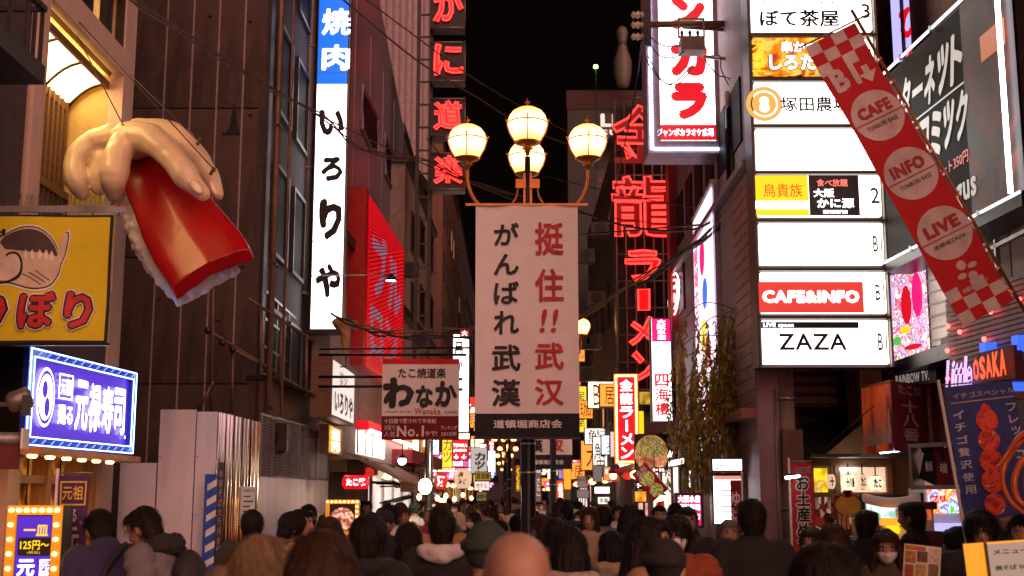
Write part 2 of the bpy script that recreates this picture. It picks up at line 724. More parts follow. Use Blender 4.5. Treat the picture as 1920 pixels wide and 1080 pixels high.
# ------------------------------------------------------------------ ground
o = mk('ground', [(-260, -40, -.02), (260, -40, -.02), (260, 420, -.02), (-260, 420, -.02)], [(0, 1, 2, 3)], asphalt)
o['kind'] = 'structure'
o = mk('street', [(-3.6, -12, 0), (3.4, -12, 0), (3.4, 260, 0), (-3.6, 260, 0)], [(0, 1, 2, 3)], stone_pave)
o['kind'] = 'structure'
for nm, x0, x1 in (('gutter_left', -3.6, -3.3), ('gutter_right', 3.1, 3.4)):
    o = mk(nm, [(x0, -12, .004), (x1, -12, .004), (x1, 260, .004), (x0, 260, .004)], [(0, 1, 2, 3)], conc)
    o['kind'] = 'structure'

# ------------------------------------------------------------------ street lamps
def globe_unit(root, x, y, z, r=.205):
    """one globe with its cage, cup and finial; z is the globe centre"""
    g = MB().lathe([(r * .42, -r * .98), (r * .62, -r * .8), (r * .86, -r * .35), (r * .98, .05 * r), (r, .2 * r), (r * .93, .5 * r), (r * .75, .75 * r), (r * .45, .93 * r), (r * .1, r)], n=26)
    gl = g.build('globe', LampG, root, True, (x, y, z))
    m = MB()
    k = 1.035
    prof = [(r * .45, -r * .95), (r * .66, -r * .78), (r * .89, -r * .35), (r * 1.0, .05 * r), (r * 1.02, .2 * r), (r * 1.1, .34 * r)]
    for a in range(4):
        an = a * math.pi / 2 + .3 * 0
        m.tube([(q[0] * k * math.cos(an), q[0] * k * math.sin(an), q[1]) for q in prof], r * .035, 5)
        m.lathe([(.002, -r * .08), (r * .06, 0), (r * .03, r * .05), (.001, r * .16)], r * 1.04 * math.cos(an), r * 1.04 * math.sin(an), r * .25, 6)
    ring = [(r * 1.035 * math.cos(t * math.pi / 12), r * 1.035 * math.sin(t * math.pi / 12), r * .12) for t in range(24)]
    m.tube(ring, r * .04, 5, closed=True)
    m.build('globe_cage', lampm, gl, True)
    MB().lathe([(r * .1, -r * 1.55), (r * .14, -r * 1.3), (r * .3, -r * 1.2), (r * .22, -r * 1.1), (r * .6, -r * .95), (r * .7, -r * .86), (r * .5, -r * .8)], n=18).build('cup', lampm, gl, True)
    MB().lathe([(r * .2, r * .97), (r * .1, r * 1.03), (r * .05, r * 1.16), (r * .17, r * 1.25), (r * .05, r * 1.31), (r * .03, r * 1.42), (.002, r * 1.5)], n=12).build('finial', lampm, gl, True)


def street_lamp(x, y, label):
    t = thing('street_lamp', label, 'street lamp', (x, y, 0), 0, 'globe lamps down the middle of the street')
    MB().lathe([(.19, 0), (.19, .25), (.15, .3), (.13, .42), (.085, .5), (.075, 2.4), (.075, 3.3), (.045, 3.4), (.04, 4.9), (.03, 5.5)], n=20).build('post', blackm, t, True)
    for z in (2.08, 2.38):
        MB().lathe([(.0795, -.012), (.083, 0), (.0795, .012)], 0, 0, z, 20).build('steel_band', steel, t, True)
    for s in (-.035, .035):
        box('upright', t, s * 1.0 - .012, s + .012, -.06, -.045, 4.8, 5.3, lampm)
    for k in range(4):
        a = k * math.pi / 2
        dx, dy = math.cos(a), math.sin(a)
        if k == 3:
            continue
        pts = [(dx * q[0], dy * q[0], q[1]) for q in ((.04, 4.88), (.2, 4.84), (.4, 4.87), (.57, 5.0), (.655, 5.2), (.66, 5.4))]
        tube('arm', t, pts, .022, lampm, 8, 5)
        pts = [(dx * q[0], dy * q[0], q[1]) for q in ((.33, 4.85), (.22, 4.92), (.13, 5.03), (.1, 5.16))]
        tube('scroll', t, pts, .013, lampm, 6, 4)
        globe_unit(t, dx * .66, dy * .66, 5.66)
    for s in (-1, 1):
        box('bracket_plate', t, s * .075 - .055, s * .075 + .055, -.075, -.07, 5.13, 5.23, lampm)
    globe_unit(t, 0, 0, 5.85, .215)
    return t


def copy_tree(o, parent=None):
    n = o.copy()
    COL.objects.link(n)
    n.parent = parent
    for ch in [q for q in KIDS.get(o.name, [])]:
        copy_tree(ch, n)
    return n


KIDS = {}


def index_tree(o):
    KIDS[o.name] = list(o.children)
    for ch in KIDS[o.name]:
        index_tree(ch)


lamp0 = street_lamp(.17, 13, 'tall street lamp with globes glowing orange above the white and black cloth banner')
bpy.context.view_layer.update()
index_tree(lamp0)
for x, y, lb in ((.93, 28, 'street lamp behind the cloth banner, one globe peeping out at its edge'), (-.1, 43, 'third street lamp down the street, hidden behind the cloth banner'),
                 (-.3, 60, 'fourth street lamp down the street, hidden behind the cloth banner'),
                 (-.55, 85, 'far street lamp whose globes show just below the black band of the banner'),
                 (-.35, 104, 'far street lamp in the cluster left of the lamp post, upper row of globes'),
                 (-.75, 122, 'far street lamp in the cluster left of the lamp post, second row of globes'),
                 (-.95, 152, 'far street lamp in the cluster left of the lamp post, third row of globes'),
                 (-.9, 190, 'far street lamp in the cluster left of the lamp post, lowest small globes'),
                 (-.2, -2.5, 'street lamp standing behind the viewpoint, out of the photograph')):
    n = copy_tree(lamp0)
    n.location = (x, y, 0)
    n['label'] = lb


# ------------------------------------------------------------------ the lamp banners
def lamp_banner(label, xl, xr, yt, yb, Y, full=True):
    p = Pan.at('street_banner', label, 'banner', xl, Y, xr, Y, yt, yb, group='cloth banners on the lamp posts')
    W, H = p.W, p.H
    p.wave = lambda x, z: .022 * math.sin(x / W * 6 + z * .7) * (1.1 - z / H * .6) + .009 * math.sin(x / W * 17 + z * 1.9) + .01 * math.sin(z * 3.1 + x * 2)
    p.rect('cloth', 0, W, .155 * 1.0 * H / 2.47, H, 0, clothw, 30)
    p.rect('black_band', 0, W, 0, .1 * H, -.002, clothb, 24)
    box('top_rod', p.root, -.11, W + .11, -.012, .012, H - .005, H + .02, lampm)
    box('bottom_rod', p.root, -.01, W + .01, -.008, .018, -.02, 0, blackm)
    return p


b1 = lamp_banner('large white cloth banner with red and black columns of lettering over a black band', 891, 1085, 385, 820, 12.78)
b1.rect('hem', 0, b1.W, .0, .155 * b1.H / 2.47 * 1.05, -.001, clothb, 24)
for ch, y0, y1 in (('挺', 417, 479), ('住', 504, 567), ('武', 643, 694), ('汉', 711, 760)):
    b1.txt(ch, (1003, y0, 1057, y1), inkred, -.016, .022)
b1.txt('!!', (1014, 580, 1045, 624), inkred, -.016, .015, skew=.15)
for ch, y0, y1 in (('が', 418, 460), ('ん', 476, 516), ('ば', 528, 571), ('れ', 583, 627), ('武', 646, 696), ('漢', 711, 762)):
    b1.txt(ch, (926 if y0 < 600 else 922, y0, 973 if y0 < 600 else 976, y1), black, -.016, .022)
b1.txt('道頓堀商店会', (925, 787, 1054, 803), inkwhite, -.018, .03)
b2 = lamp_banner('second white cloth banner further down, showing only its last row of lettering', 982, 1072, 628, 878, 28)
b2.txt('汉', (1032, 824, 1057, 848), inkred, -.03, .03)
b2.txt('漢', (994, 824, 1018, 848), black, -.03, .03)
b2.txt('武', (1032, 790, 1057, 814), inkred, -.03, .03)
b2.txt('武', (994, 790, 1018, 814), black, -.03, .03)
b2.txt('道頓堀商店会', (1000, 862, 1057, 871), inkwhite, -.03, .03)

# ------------------------------------------------------------------ LEFT: near building with the lit ceiling recess
A = thing('corner_restaurant_building', 'building at the left with pale pillars around a lit yellow recess', 'building', (-4.1, 10, 0))
def ab(name, x0, x1, y0, y1, z0, z1, m):
    return box(name, A, x0 + 4.1, x1 + 4.1, y0 - 10, y1 - 10, z0, z1, m)
pil = mat('pink_lit_pillar', (.62, .45, .36), .6, scale=3, var=.1, dirt=.15)  # concrete with the orange-pink light put into its colour
ab('wall', -9, -4.7, 4, 12.75, 0, 15, plasterd)
ab('front_wall', -4.7, -4.12, 6.3, 10.0, 2.75, 15, plasterd)
ab('pillar', -4.25, -4.1, 10.1, 10.35, 0, 15, pil)
ab('pillar', -4.25, -4.1, 12.4, 12.75, 0, 15, pil)
ab('end_wall', -4.7, -4.25, 12.4, 12.75, 3.9, 6.5, yel_lit_plaster)
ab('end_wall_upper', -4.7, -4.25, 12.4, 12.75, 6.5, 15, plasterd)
ab('back_panel', -4.7, -4.68, 10.35, 12.4, 3.9, 6.3, brownw)
ab('ceiling_panel', -4.68, -4.25, 10.35, 12.4, 6.2, 6.4, yel_lit_plaster)
ab('beam', -4.2, -4.1, 10.35, 12.4, 6.22, 6.5, pil)
ab('beam', -4.2, -4.1, 10.35, 12.4, 7.1, 7.3, pil)
ab('beam', -4.22, -4.1, 10.35, 12.4, 3.72, 3.9, pil)
ab('fascia', -4.7, -4.13, 10.0, 12.4, 2.7, 3.72, plasterd)
for k in range(16):
    ab('lattice_slat', -4.68, -4.63, 10.4 + k * .125, 10.45 + k * .125, 3.9, 6.0, wood)
ab('lattice_rail', -4.63, -4.6, 10.35, 12.4, 4.85, 4.93, wood)
ab('lattice_rail', -4.63, -4.6, 10.35, 12.4, 4.3, 4.42, wood)
for k in range(5):
    y = 10.35 + k * .5
    ab('mullion', -4.2, -4.12, y, y + .1, 6.5, 7.1, darkm)
    ab('window_pane', -4.3, -4.28, y + .1, y + .5, 6.5, 7.1, WarmIn if k in (2, 3) else glassd)
for k in range(5):
    y = 10.35 + k * .5
    ab('mullion', -4.2, -4.12, y, y + .08, 7.3, 8.6, darkm)
    ab('window_pane', -4.3, -4.28, y + .08, y + .5, 7.3, 8.6, glassd)
ab('upper_wall', -4.7, -4.12, 10.35, 12.4, 8.6, 15, plasterd)
# curved light box
lightp = emis('ceiling_light', (1, .66, .24), 5.5, var=.25, scale=2.5)
for k in range(3):
    y0, y1 = 10.42 + k * .65, 10.42 + k * .65 + .61
    v, f = [], []
    for i in range(9):
        t = i / 8
        x = -4.27 - .38 * t + 4.1
        z = 6.13 - .24 * t * t - .02
        v += [(x, y0 - 10, z), (x, y1 - 10, z)]
    for i in range(8):
        f.append((2 * i, 2 * i + 1, 2 * i + 3, 2 * i + 2))
    mk('light_pane', v, f, lightp, A)
for k in range(4):
    y = 10.385 + k * .65
    tube('light_rib', A, [(-4.26 + 4.1 - .39 * i / 6, y - 10, 6.1 - .25 * (i / 6) ** 2) for i in range(7)], .018, darkm, 6)
ab('light_edge', -4.67, -4.64, 10.35, 12.38, 5.8, 5.9, wood)
ab('light_edge', -4.27, -4.24, 10.35, 12.38, 6.06, 6.14, wood)
# near balcony
bal = box('balcony', A, -.2, .62, -3.4, -1.25, 4.86, 5.0, darkm)
for k in range(8):
    y = -1.3 - k * .28
    box('baluster', A, .58, .605, y - .012, y + .012, 5.0, 5.42, darkm)
box('handrail', A, .57, .615, -3.4, -1.27, 5.42, 5.46, darkm)
for k in range(3):
    box('baluster', A, .12 + k * .2, .145 + k * .2, -1.3, -1.275, 5.0, 5.42, darkm)
box('handrail', A, 0, .61, -1.31, -1.265, 5.42, 5.455, darkm)
# shop front
shopw = mat('shop_timber', (.5, .27, .1), .5, scale=4, var=.3, stretch=(6, 6, 1))
ab('shop_sill', -4.5, -4.14, 6.3, 12.4, 0, .5, shopw)
for y in (6.3, 7.4, 8.5, 9.3, 10.36, 11.1, 11.9, 12.3):
    ab('shop_post', -4.3, -4.15, y, y + .09, .5, 2.5, shopw)
ab('shop_head', -4.32, -4.14, 6.3, 12.4, 2.5, 2.7, shopw)
ab('transom', -4.26, -4.17, 6.3, 12.3, 1.95, 2.02, shopw)
shopin = picture('shop_interior', ['#2a1206', '#7a3c10', '#d98a35', '#5a2c0c', '#f0b060'], .55, 2.2)
for y0, y1 in ((6.39, 7.4), (7.49, 8.5), (8.59, 9.3), (9.39, 10.1), (10.45, 11.1), (11.19, 11.9), (11.99, 12.3)):
    ab('shop_window', -4.36, -4.34, y0, y1, .5, 1.95, shopin)
    ab('shop_window', -4.36, -4.34, y0, y1, 2.02, 2.5, shopin)
ab('shop_soffit', -4.12, -3.66, 9.6, 12.2, 2.165, 2.22, mat('soffit_amber', (.6, .3, .08), .45))
for k in range(6):
    MB().lathe([(.03, 0), (.04, .012), (.04, .02)], .3, -.2 + k * .38, 2.14, 10).build('downlight', emis('downlight', (1, .6, .2), 10), A)

# purple lit sign
pg = Pan.at('shop_sign', 'purple lit sign with white brush lettering framed by blue and white tubes', 'sign', 46, 9.8, 250, 11.95, 649, 836)
bluef = mat('blue_enamel', (.02, .05, .5), .2, coat=.5, var=.3)
pg.box('sign_body', 0, pg.W, .03, .28, 0, pg.H, blackm)
frame_mb(0, pg.W, 0, pg.H, .085, -.02, .03).build('blue_surround', bluef, pg.root)
pg.rect('lit_face', .085, pg.W - .085, .085, pg.H - .085, .02, Pur)
for i, (d, mm) in enumerate(((.012, BluT), (.075, BluT))):
    pg.root  # two rings of tubing
    pts = [(d, -.03, d), (pg.W - d, -.03, d), (pg.W - d, -.03, pg.H - d), (d, -.03, pg.H - d)]
    for k in range(4):
        tube('light_tube', pg.root, [pts[k], pts[(k + 1) % 4]], .0045, mm, 6)
m = MB()
rnd = random.Random(3)
for z in (.043, pg.H - .043):
    for k in range(26):
        x = .05 + k * (pg.W - .1) / 26
        if k % 2:
            m.tube([(x, -.028, z - .015), (x + .06, -.028, z + .015)], .005, 5)
m.build('zigzag_tube', emis('zigzag_blue', (.2, .4, 1), 1.2), pg.root, kind='stuff')
W, H = pg.W, pg.H
def fr(p, a, b, d, e): return (a * p.W, b * p.W, d * p.H, e * p.H)
pg.disc('emblem_disc', .165 * W, .52 * H, .075 * W, .31 * H, -.0, Wtx)
pg.disc('emblem_ring', .165 * W, .52 * H, .068 * W, .28 * H, -.003, Pur, inner=.86)
pg.disc('emblem_drop', .155 * W, .6 * H, .022 * W, .09 * H, -.004, Pur)
pg.disc('emblem_drop', .178 * W, .42 * H, .022 * W, .1 * H, -.004, Pur)
frame_mb(.27 * W, .39 * W, .53 * H, .8 * H, .012, -.004, .0).build('seal_box', Wtx, pg.root)
pg.txt('元祖', fr(pg, .285, .375, .575, .755), Wtx, -.004, .04, px=False)
pg.txt('廻る', fr(pg, .27, .4, .26, .47), Wtx, -.004, .05, px=False)
for i, ch in enumerate('元禄寿司'):
    pg.txt(ch, fr(pg, .42 + .125 * i, .535 + .125 * i, .22 + .0 * i, .77), Wtx, -.004, .055, px=False, brush=.03)
pg.disc('seal_dot', .925 * W, .2 * H, .008 * W, .02 * H, -.004, Wtx)

# yellow banner with the fish
yb = Pan.at('hanging_banner', 'yellow cloth banner with a round fish and fat red lettering edged in black and white', 'banner', -110, 9, 207, 9, 403, 643)
yb.wave = lambda x, z: .012 * math.sin(x * 6 + z * 2) + .006 * math.sin(z * 9 + x * 4)
W, H = yb.W, yb.H
yb.rect('cloth', 0, W, 0, H, 0, clothy, 16)
for a in ((0, W, 0, .018), (0, W, H - .014, H), (W - .025, W, .018, H - .014)):
    yb.rect('black_hem', *a, -.003, clothb, 10)
outw = mat('print_cream', (.75, .66, .5), .7)
def blob(p, name, pts, y, m):
    v = [p.px(*q) for q in pts]
    mbm = bpy.data.meshes.new(name)
    return p.flat(name, v, [tuple(range(len(v)))], y, m)
def curve2(pts, n=6):
    q = smooth_pts([(a, b, 0) for a, b in pts] + [(pts[0][0], pts[0][1], 0)], n)
    return [(k.x, k.y) for k in q][:-1]
fish = curve2([(-10, 500), (-5, 455), (15, 440), (45, 428), (75, 430), (98, 448), (110, 468), (118, 440), (128, 440), (122, 475), (114, 495), (108, 515), (92, 535), (60, 540), (20, 530), (-10, 530)])
cx = sum(q[0] for q in fish) / len(fish); cy_ = sum(q[1] for q in fish) / len(fish)
blob(yb, 'fish_outline', [(cx + (a - cx) * 1.07, cy_ + (b - cy_) * 1.1) for a, b in fish], -.004, inkwhite)
blob(yb, 'fish_outline', [(cx + (a - cx) * 1.035, cy_ + (b - cy_) * 1.045) for a, b in fish], -.006, black)
blob(yb, 'fish_body', fish, -.008, mat('fish_cream', (.55, .45, .32), .7))
blob(yb, 'fish_back', curve2([(-8, 470), (10, 445), (45, 431), (75, 434), (97, 452), (108, 480), (80, 474), (40, 470), (10, 468)]), -.010, mat('fish_dark', (.06, .045, .04), .7))
for i, (a, b) in enumerate(((50, 478), (62, 478), (76, 478), (88, 478), (98, 480))):
    blob(yb, 'fish_spot', curve2([(a, b - 10), (a + 4, b), (a, b + 10), (a - 4, b)]), -.012, outw)
blob(yb, 'fish_fin_outline', curve2([(-6, 545), (-2, 500), (14, 476), (34, 474), (44, 492), (40, 518), (20, 530), (0, 532)]), -.011, black)
blob(yb, 'fish_fin', curve2([(-6, 541), (0, 502), (16, 480), (32, 478), (40, 494), (36, 514), (18, 526), (0, 528)]), -.013, mat('fish_fin_cream', (.62, .52, .4), .7))
for i in range(3):
    q = [yb.px(44 + i * 12, 514 - i * 3), yb.px(60 + i * 11, 522 - i * 2), yb.px(78 + i * 8, 534 - i * 4)]
    tube('fish_line', yb.root, [(a, -.012 + yb.wave(a, b), b) for a, b in q], .003, black, 4)
yb.txt('d', (-8, 430, 12, 444), black, -.006, .04)
for ch, x0, x1 in (('り', -52, 16), ('ぼ', 36, 106), ('り', 122, 174)):
    for o_, m_, y_ in ((.105, inkwhite, -.018), (.08, black, -.02), (.032, inkred, -.022)):
        yb.txt(ch, (x0, 547, x1, 618), m_, y_, o_, ref_off=.05)
box('banner_bar', yb.root, -.1, W + .09, -.015, .02, H + .02, H + .06, galv)
box('bottom_rod', yb.root, -.1, W + .02, -.01, .02, -.02, 0, blackm)
for k in range(7):
    tube('tie', yb.root, [(.1 + k * .2, 0, H - .01), (.1 + k * .2, 0, H + .03)], .004, black, 4)
# bird spikes above the bar
sp = MB()
q0, q1 = P(0, 385, 9.05), P(224, 385, 9.05)
for k in range(95):
    a = q0.lerp(q1, k / 94)
    sp.tube([a, a + Vector((random.uniform(-.02, .02), random.uniform(-.02, .02), .07 + random.uniform(0, .03)))], .0015, 3)
so = sp.build('bird_spikes', blackm, None)
tag(so, 'row of thin black bird spikes above the bar of the yellow banner', 'bird spikes')
bx = thing('banner_gantry', 'grey steel arm over the yellow banner carrying bird spikes', 'bracket', tuple(P(112, 392, 9.05)))
box('arm', bx, -.95, .43, -.02, .03, -.02, .022, galv)
box('end_cap', bx, .43, .445, -.025, .035, -.03, .03, redpaint)

# flood light and rolled awning at the left edge
fl = thing('flood_light', 'small grey flood light poking in at the left edge beside the purple sign', 'flood light', tuple(P(14, 757, 8.8)), .3)
MB().lathe([(.05, 0), (.075, .03), (.08, .15), (.05, .17)], n=12).build('housing', galv, fl, True).rotation_euler = (0, math.radians(70), 0)
box('lens_hood', fl, .1, .16, -.08, .08, -.08, .06, darkm)
box('bracket', fl, -.3, 0, -.015, .015, -.02, .01, darkm)
ra = thing('rolled_awning', 'rolled grey awning with a dark red valance at the left edge', 'awning', tuple(P(-20, 850, 8.6)))
MB().tube([(-.6, 0, .1), (.235, 0, .1)], .045, 10).build('roller', galv, ra, True)
box('valance', ra, -.6, .21, -.01, .01, -.11, .06, darkred)
box('roller_end', ra, .235, .25, -.06, .06, .03, .17, whitep)

# bulb framed menu sign at lower left
bs = Pan.at('bulb_framed_sign', 'purple menu sign in an orange frame of round bulbs at the lower left', 'sign', 8, 8.3, 111, 8.3, 948, 1180)
W, H = bs.W, bs.H
bs.box('case', 0, W, .01, .2, 0, H, darkm)
frame_mb(0, W, 0, H, .06, -.01, .01).build('amber_frame', emis('amber_frame', (.95, .3, .02), .65), bs.root)
bs.rect('lit_face', .068, W - .068, .068, H - .068, 0, Pur)
for k in range(7):
    for (x, z) in ((.03 + k * (W - .06) / 6, H - .03),):
        MB().lathe([(.012, -.012), (.018, 0), (.012, .012)], x, -.02, z, 8).build('bulb', OrBulb, bs.root, True)
for k in range(1, 9):
    for x in (.03, W - .03):
        MB().lathe([(.012, -.012), (.018, 0), (.012, .012)], x, -.02, H - .03 - k * .095, 8).build('bulb', OrBulb, bs.root, True)
yl2 = emis('lit_letter_yellow', (.85, .6, .02), 1.1)
bs.txt('一皿', (45, 984, 91, 1005), yl2, -.004, .05)
bs.pbox('price_plate', 34, 1008, 96, 1042, -.006, 0, black)
bs.txt('125円～', (39, 1013, 93, 1031), yl2, -.012, .03)
bs.txt('(税抜)', (52, 1033, 76, 1039), yl2, -.012, .0)
bs.txt('元', (32, 1049, 65, 1080), Wtx, -.004, .06, brush=.03)
bs.txt('元禄', (76, 1053, 92, 1085), Wtx, -.004, .02, vert=True)
frame_mb(*bs.rc(74, 1049, 95, 1090), .006, -.004, .0).build('seal_box', Wtx, bs.root)

# purple nobori flag
nb = Pan.tilted('shop_flag', 'dark purple upright flag with a yellow boxed heading and pale lettering', 'flag', (94, 1190), (150, 1190), (124, 892), 8.7)
nb.wave = lambda x, z: .02 * math.sin(z * 4 + x * 8)
nb.rect('cloth', 0, nb.W * 1.05, 0, nb.H, 0, clothp, 12)
pt = mat('print_yellow', (.7, .48, .03), .7)
ptp = mat('print_lilac', (.55, .45, .52), .7)
for q in ((.02, .06, .0, 0),):
    pass
W, H = nb.W, nb.H
for a in ((.08 * W, .97 * W, H * .955, H * .965), (.08 * W, .97 * W, H * .81, H * .82), (.08 * W, .13 * W, H * .82, H * .955), (.92 * W, .97 * W, H * .82, H * .955)):
    nb.rect('heading_box', *a, -.004, pt, 4)
nb.txt('元祖', (.17 * W, .88 * W, H * .845, H * .935), pt, -.006, .02, px=False)
nb.txt('廻る', (.14 * W, .7 * W, H * .7, H * .79), ptp, -.006, .03, px=False)
nb.txt('元禄寿司', (.2 * W, .8 * W, H * .02, H * .68), ptp, -.006, .04, px=False, vert=True, brush=.03)
nb.disc('seal_ring', .86 * W, H * .7, .05 * W, .05 * W, -.006, ptp, inner=.7)
tube('flag_pole', nb.root, [(-.02, .01, -.3), (-.02, .01, H + .05)], .012, whitep, 8)
tube('flag_arm', nb.root, [(-.02, .01, H + .02), (W * 1.15, .01, H + .02)], .006, galv, 6)

# ------------------------------------------------------------------ hand holding sushi
sc_ = thing('giant_sushi_sculpture', 'giant pale hand gripping a glossy red and white sushi, hung on wires above the street', 'sculpture', tuple(P(290, 380, 11.6)))
S0 = Vector(sc_.location)
def remesh(mb, vox, smooth_it=2, disp=None, smf=.5):
    me = bpy.data.meshes.new('raw')
    me.from_pydata(mb.v, [], mb.f)
    bm = bmesh.new(); bm.from_mesh(me)
    bmesh.ops.recalc_face_normals(bm, faces=bm.faces)
    bm.to_mesh(me); bm.free()
    ob = bpy.data.objects.new('raw', me)
    COL.objects.link(ob)
    r = ob.modifiers.new('r', 'REMESH'); r.mode = 'VOXEL'; r.voxel_size = vox
    if smooth_it:
        s = ob.modifiers.new('s', 'SMOOTH'); s.iterations = smooth_it; s.factor = smf
    dg = bpy.context.evaluated_depsgraph_get()
    out = bpy.data.meshes.new_from_object(ob.evaluated_get(dg))
    bpy.data.objects.remove(ob); bpy.data.meshes.remove(me)
    if disp:
        no = [v.normal.copy() for v in out.vertices]
        for v, n_ in zip(out.vertices, no):
            v.co = disp(v.co, n_)
    out.polygons.foreach_set('use_smooth', [True] * len(out.polygons))
    out.update()
    return out
def ob_of(name, me, m, parent, loc=None):
    me.name = name
    me.materials.clear()
    for x in (m if isinstance(m, (list, tuple)) else [m]):
        me.materials.append(x)
    o = bpy.data.objects.new(name, me)
    COL.objects.link(o)
    o.parent = parent
    if loc is not None:
        o.location = loc
    return o
def ellip(mb, c0, r, n=14, rot=None):
    v, f = [], []
    for i in range(1, n):
        th = math.pi * i / n
        for k in range(n):
            ph = 2 * math.pi * k / n
            q = Vector((r[0] * math.sin(th) * math.cos(ph), r[1] * math.sin(th) * math.sin(ph), r[2] * math.cos(th)))
            if rot: q = rot @ q
            v.append(Vector(c0) + q)
    for i in range(n - 2):
        for k in range(n):
            l = (k + 1) % n
            f.append((i * n + k, i * n + l, (i + 1) * n + l, (i + 1) * n + k))
    f.append(tuple(range(n - 1, -1, -1)))
    f.append(tuple((n - 2) * n + k for k in range(n)))
    mb.add(v, f)
    return mb
def hp(px, py, dY=0.):
    return P(px, py, 11.6 + dY) - S0
hm = MB()
kpx = 11.6 / F
def limb(mb, pts):
    """tube through joints, denser and smoothed, with round ends"""
    q = [Vector((*p[0], p[1])) if False else p for p in pts]
    cs = smooth_pts([p[0] for p in pts], 5)
    rs = []
    for i in range(len(cs)):
        t = i / 5
        a = min(int(t), len(pts) - 1); b = min(a + 1, len(pts) - 1)
        rs.append(pts[a][1] + (pts[b][1] - pts[a][1]) * (t - a))
    mb.tube(cs, rs, 12)
    for e in (0, -1):
        ellip(mb, cs[e], (rs[e],) * 3, 10)
limb(hm, [(hp(238, 258, 0), 30 * kpx), (hp(284, 262, -.14), 30 * kpx), (hp(318, 292, -.26), 25 * kpx), (hp(350, 330, -.36), 26 * kpx), (hp(380, 362, -.4), 15 * kpx)])
limb(hm, [(hp(262, 248, .15), 28 * kpx), (hp(320, 250, .12), 25 * kpx), (hp(362, 284, .04), 21 * kpx), (hp(390, 326, -.0), 20 * kpx), (hp(409, 366, -.02), 11 * kpx)])
limb(hm, [(hp(246, 258, .05), 31 * kpx), (hp(222, 286, -.12), 27 * kpx), (hp(213, 330, -.22), 27 * kpx), (hp(214, 358, -.14), 19 * kpx)])
limb(hm, [(hp(212, 258, .12), 28 * kpx), (hp(168, 268, .1), 22 * kpx), (hp(141, 298, .02), 21 * kpx), (hp(142, 340, -.04), 22 * kpx), (hp(152, 362, .02), 14 * kpx)])
limb(hm, [(hp(195, 300, .15), 26 * kpx), (hp(182, 335, .1), 20 * kpx), (hp(186, 352, .1), 15 * kpx)])
ellip(hm, hp(250, 268, .18), (.24, .22, .17))
ellip(hm, hp(200, 275, .22), (.22, .2, .15))
hand_skin = mat('painted_hand', (.76, .6, .38), .36, var=.1, scale=3.5, bump=.1, coat=.15, dirt=.2)
hmesh = remesh(hm, .016, 2, lambda co, n: co + n * (noise.noise(co * 9) * .008 + noise.noise(co * 3) * .012))
hand = ob_of('hand', hmesh, hand_skin, sc_)
def nail(px, py, ax, ay, dY, L, R, roll):
    n_ = MB()
    ellip(n_, (0, 0, 0), (R, .018, L), 10)
    d = Vector((ax, 0, -ay)).normalized()
    n = Vector((roll, -1, .15)).normalized()
    n = (n - d * n.dot(d)).normalized()
    Mx = Matrix((n.cross(d), n, d)).transposed()
    n_.v = [tuple(Mx @ Vector(q)) for q in n_.v]
    return n_.build('nail', mat('painted_nail', (.8, .62, .4), .2, coat=.6, bump=0), hand, True, hp(px, py, dY))
nail(368, 349, 22, 26, -.50, .09, .05, .35)
nail(401, 352, 14, 30, -.22, .085, .032, .7)
# red topping and rice: lofted along a bent axis
axp = [hp(282, 300, .45), hp(302, 345, .32), hp(332, 405, .1), hp(366, 458, -.15), hp(394, 500, -.38), hp(403, 520, -.5)]
axs = smooth_pts(axp, 5)
wdir = Vector((.84, .05, .48)).normalized()
def slab(widths, thick, off, shift, round_=4.):
    v, f = [], []
    N, K = len(axs), 28
    for i, p in enumerate(axs):
        t = (axs[min(i + 1, N - 1)] - axs[max(i - 1, 0)]).normalized()
        w = (wdir - t * wdir.dot(t)).normalized()
        n = t.cross(w).normalized()
        if n.y > 0: n = -n
        s = i / (N - 1)
        wd = widths(s) / 2
        th = thick(s) / 2
        for k in range(K):
            a = 2 * math.pi * k / K
            ca, sa = math.cos(a), math.sin(a)
            e = 2 / round_
            x = math.copysign(abs(ca) ** e, ca) * wd
            y = math.copysign(abs(sa) ** e, sa) * th
            y += -.045 * (x / .33) ** 2
            v.append(p + w * (x + (shift(s) if callable(shift) else shift)) + n * (y + off))
    for i in range(N - 1):
        for k in range(K):
            l = (k + 1) % K
            f.append((i * K + k, i * K + l, (i + 1) * K + l, (i + 1) * K + k))
    f.append(tuple(range(K - 1, -1, -1)))
    f.append(tuple((N - 1) * K + k for k in range(K)))
    m_ = MB(); m_.add(v, f)
    return m_
top = slab(lambda s: .6 + .2 * min(1, s * 1.8), lambda s: .17, .1, 0, 8)
redgl = mat('glossy_red', (.4, .004, .008), .3, var=.2, scale=2.5, bump=.25, bscale=60, coat=.12, spec=.5)
tmesh = remesh(top, .018, 3, lambda co, n: co + n * noise.noise(co * 2.2) * .02)
ob_of('fish_topping', tmesh, redgl, sc_)
axs = axs[1:-5]
rice = slab(lambda s: .46 + .22 * min(1, s * 1.5), lambda s: .3 - .04 * s, -.13, lambda s: -.33 + .22 * s, 2.6)
def ricedisp(co, n):
    q = co * 11
    d = noise.voronoi(q)[0]
    return co + n * (.02 - .045 * min(1, d[0] * 1.3))
rmesh = remesh(rice, .016, 1, ricedisp)
ob_of('rice', rmesh, mat('rice_white', (.74, .66, .64), .45, var=.1), sc_)
for a, b in (((110, 0, 11.2), (250, 272, 11.5)), ((245, 140, 11.6), (375, 268, 11.5)), ((120, 10, 11), (405, 322, 11.4)), ((350, 380, 12.2), (352, 372, 11.5))):
    w_ = tube('hanging_wire', sc_, [P(*a) - S0, P(*b) - S0], .006, cablebr, 5)
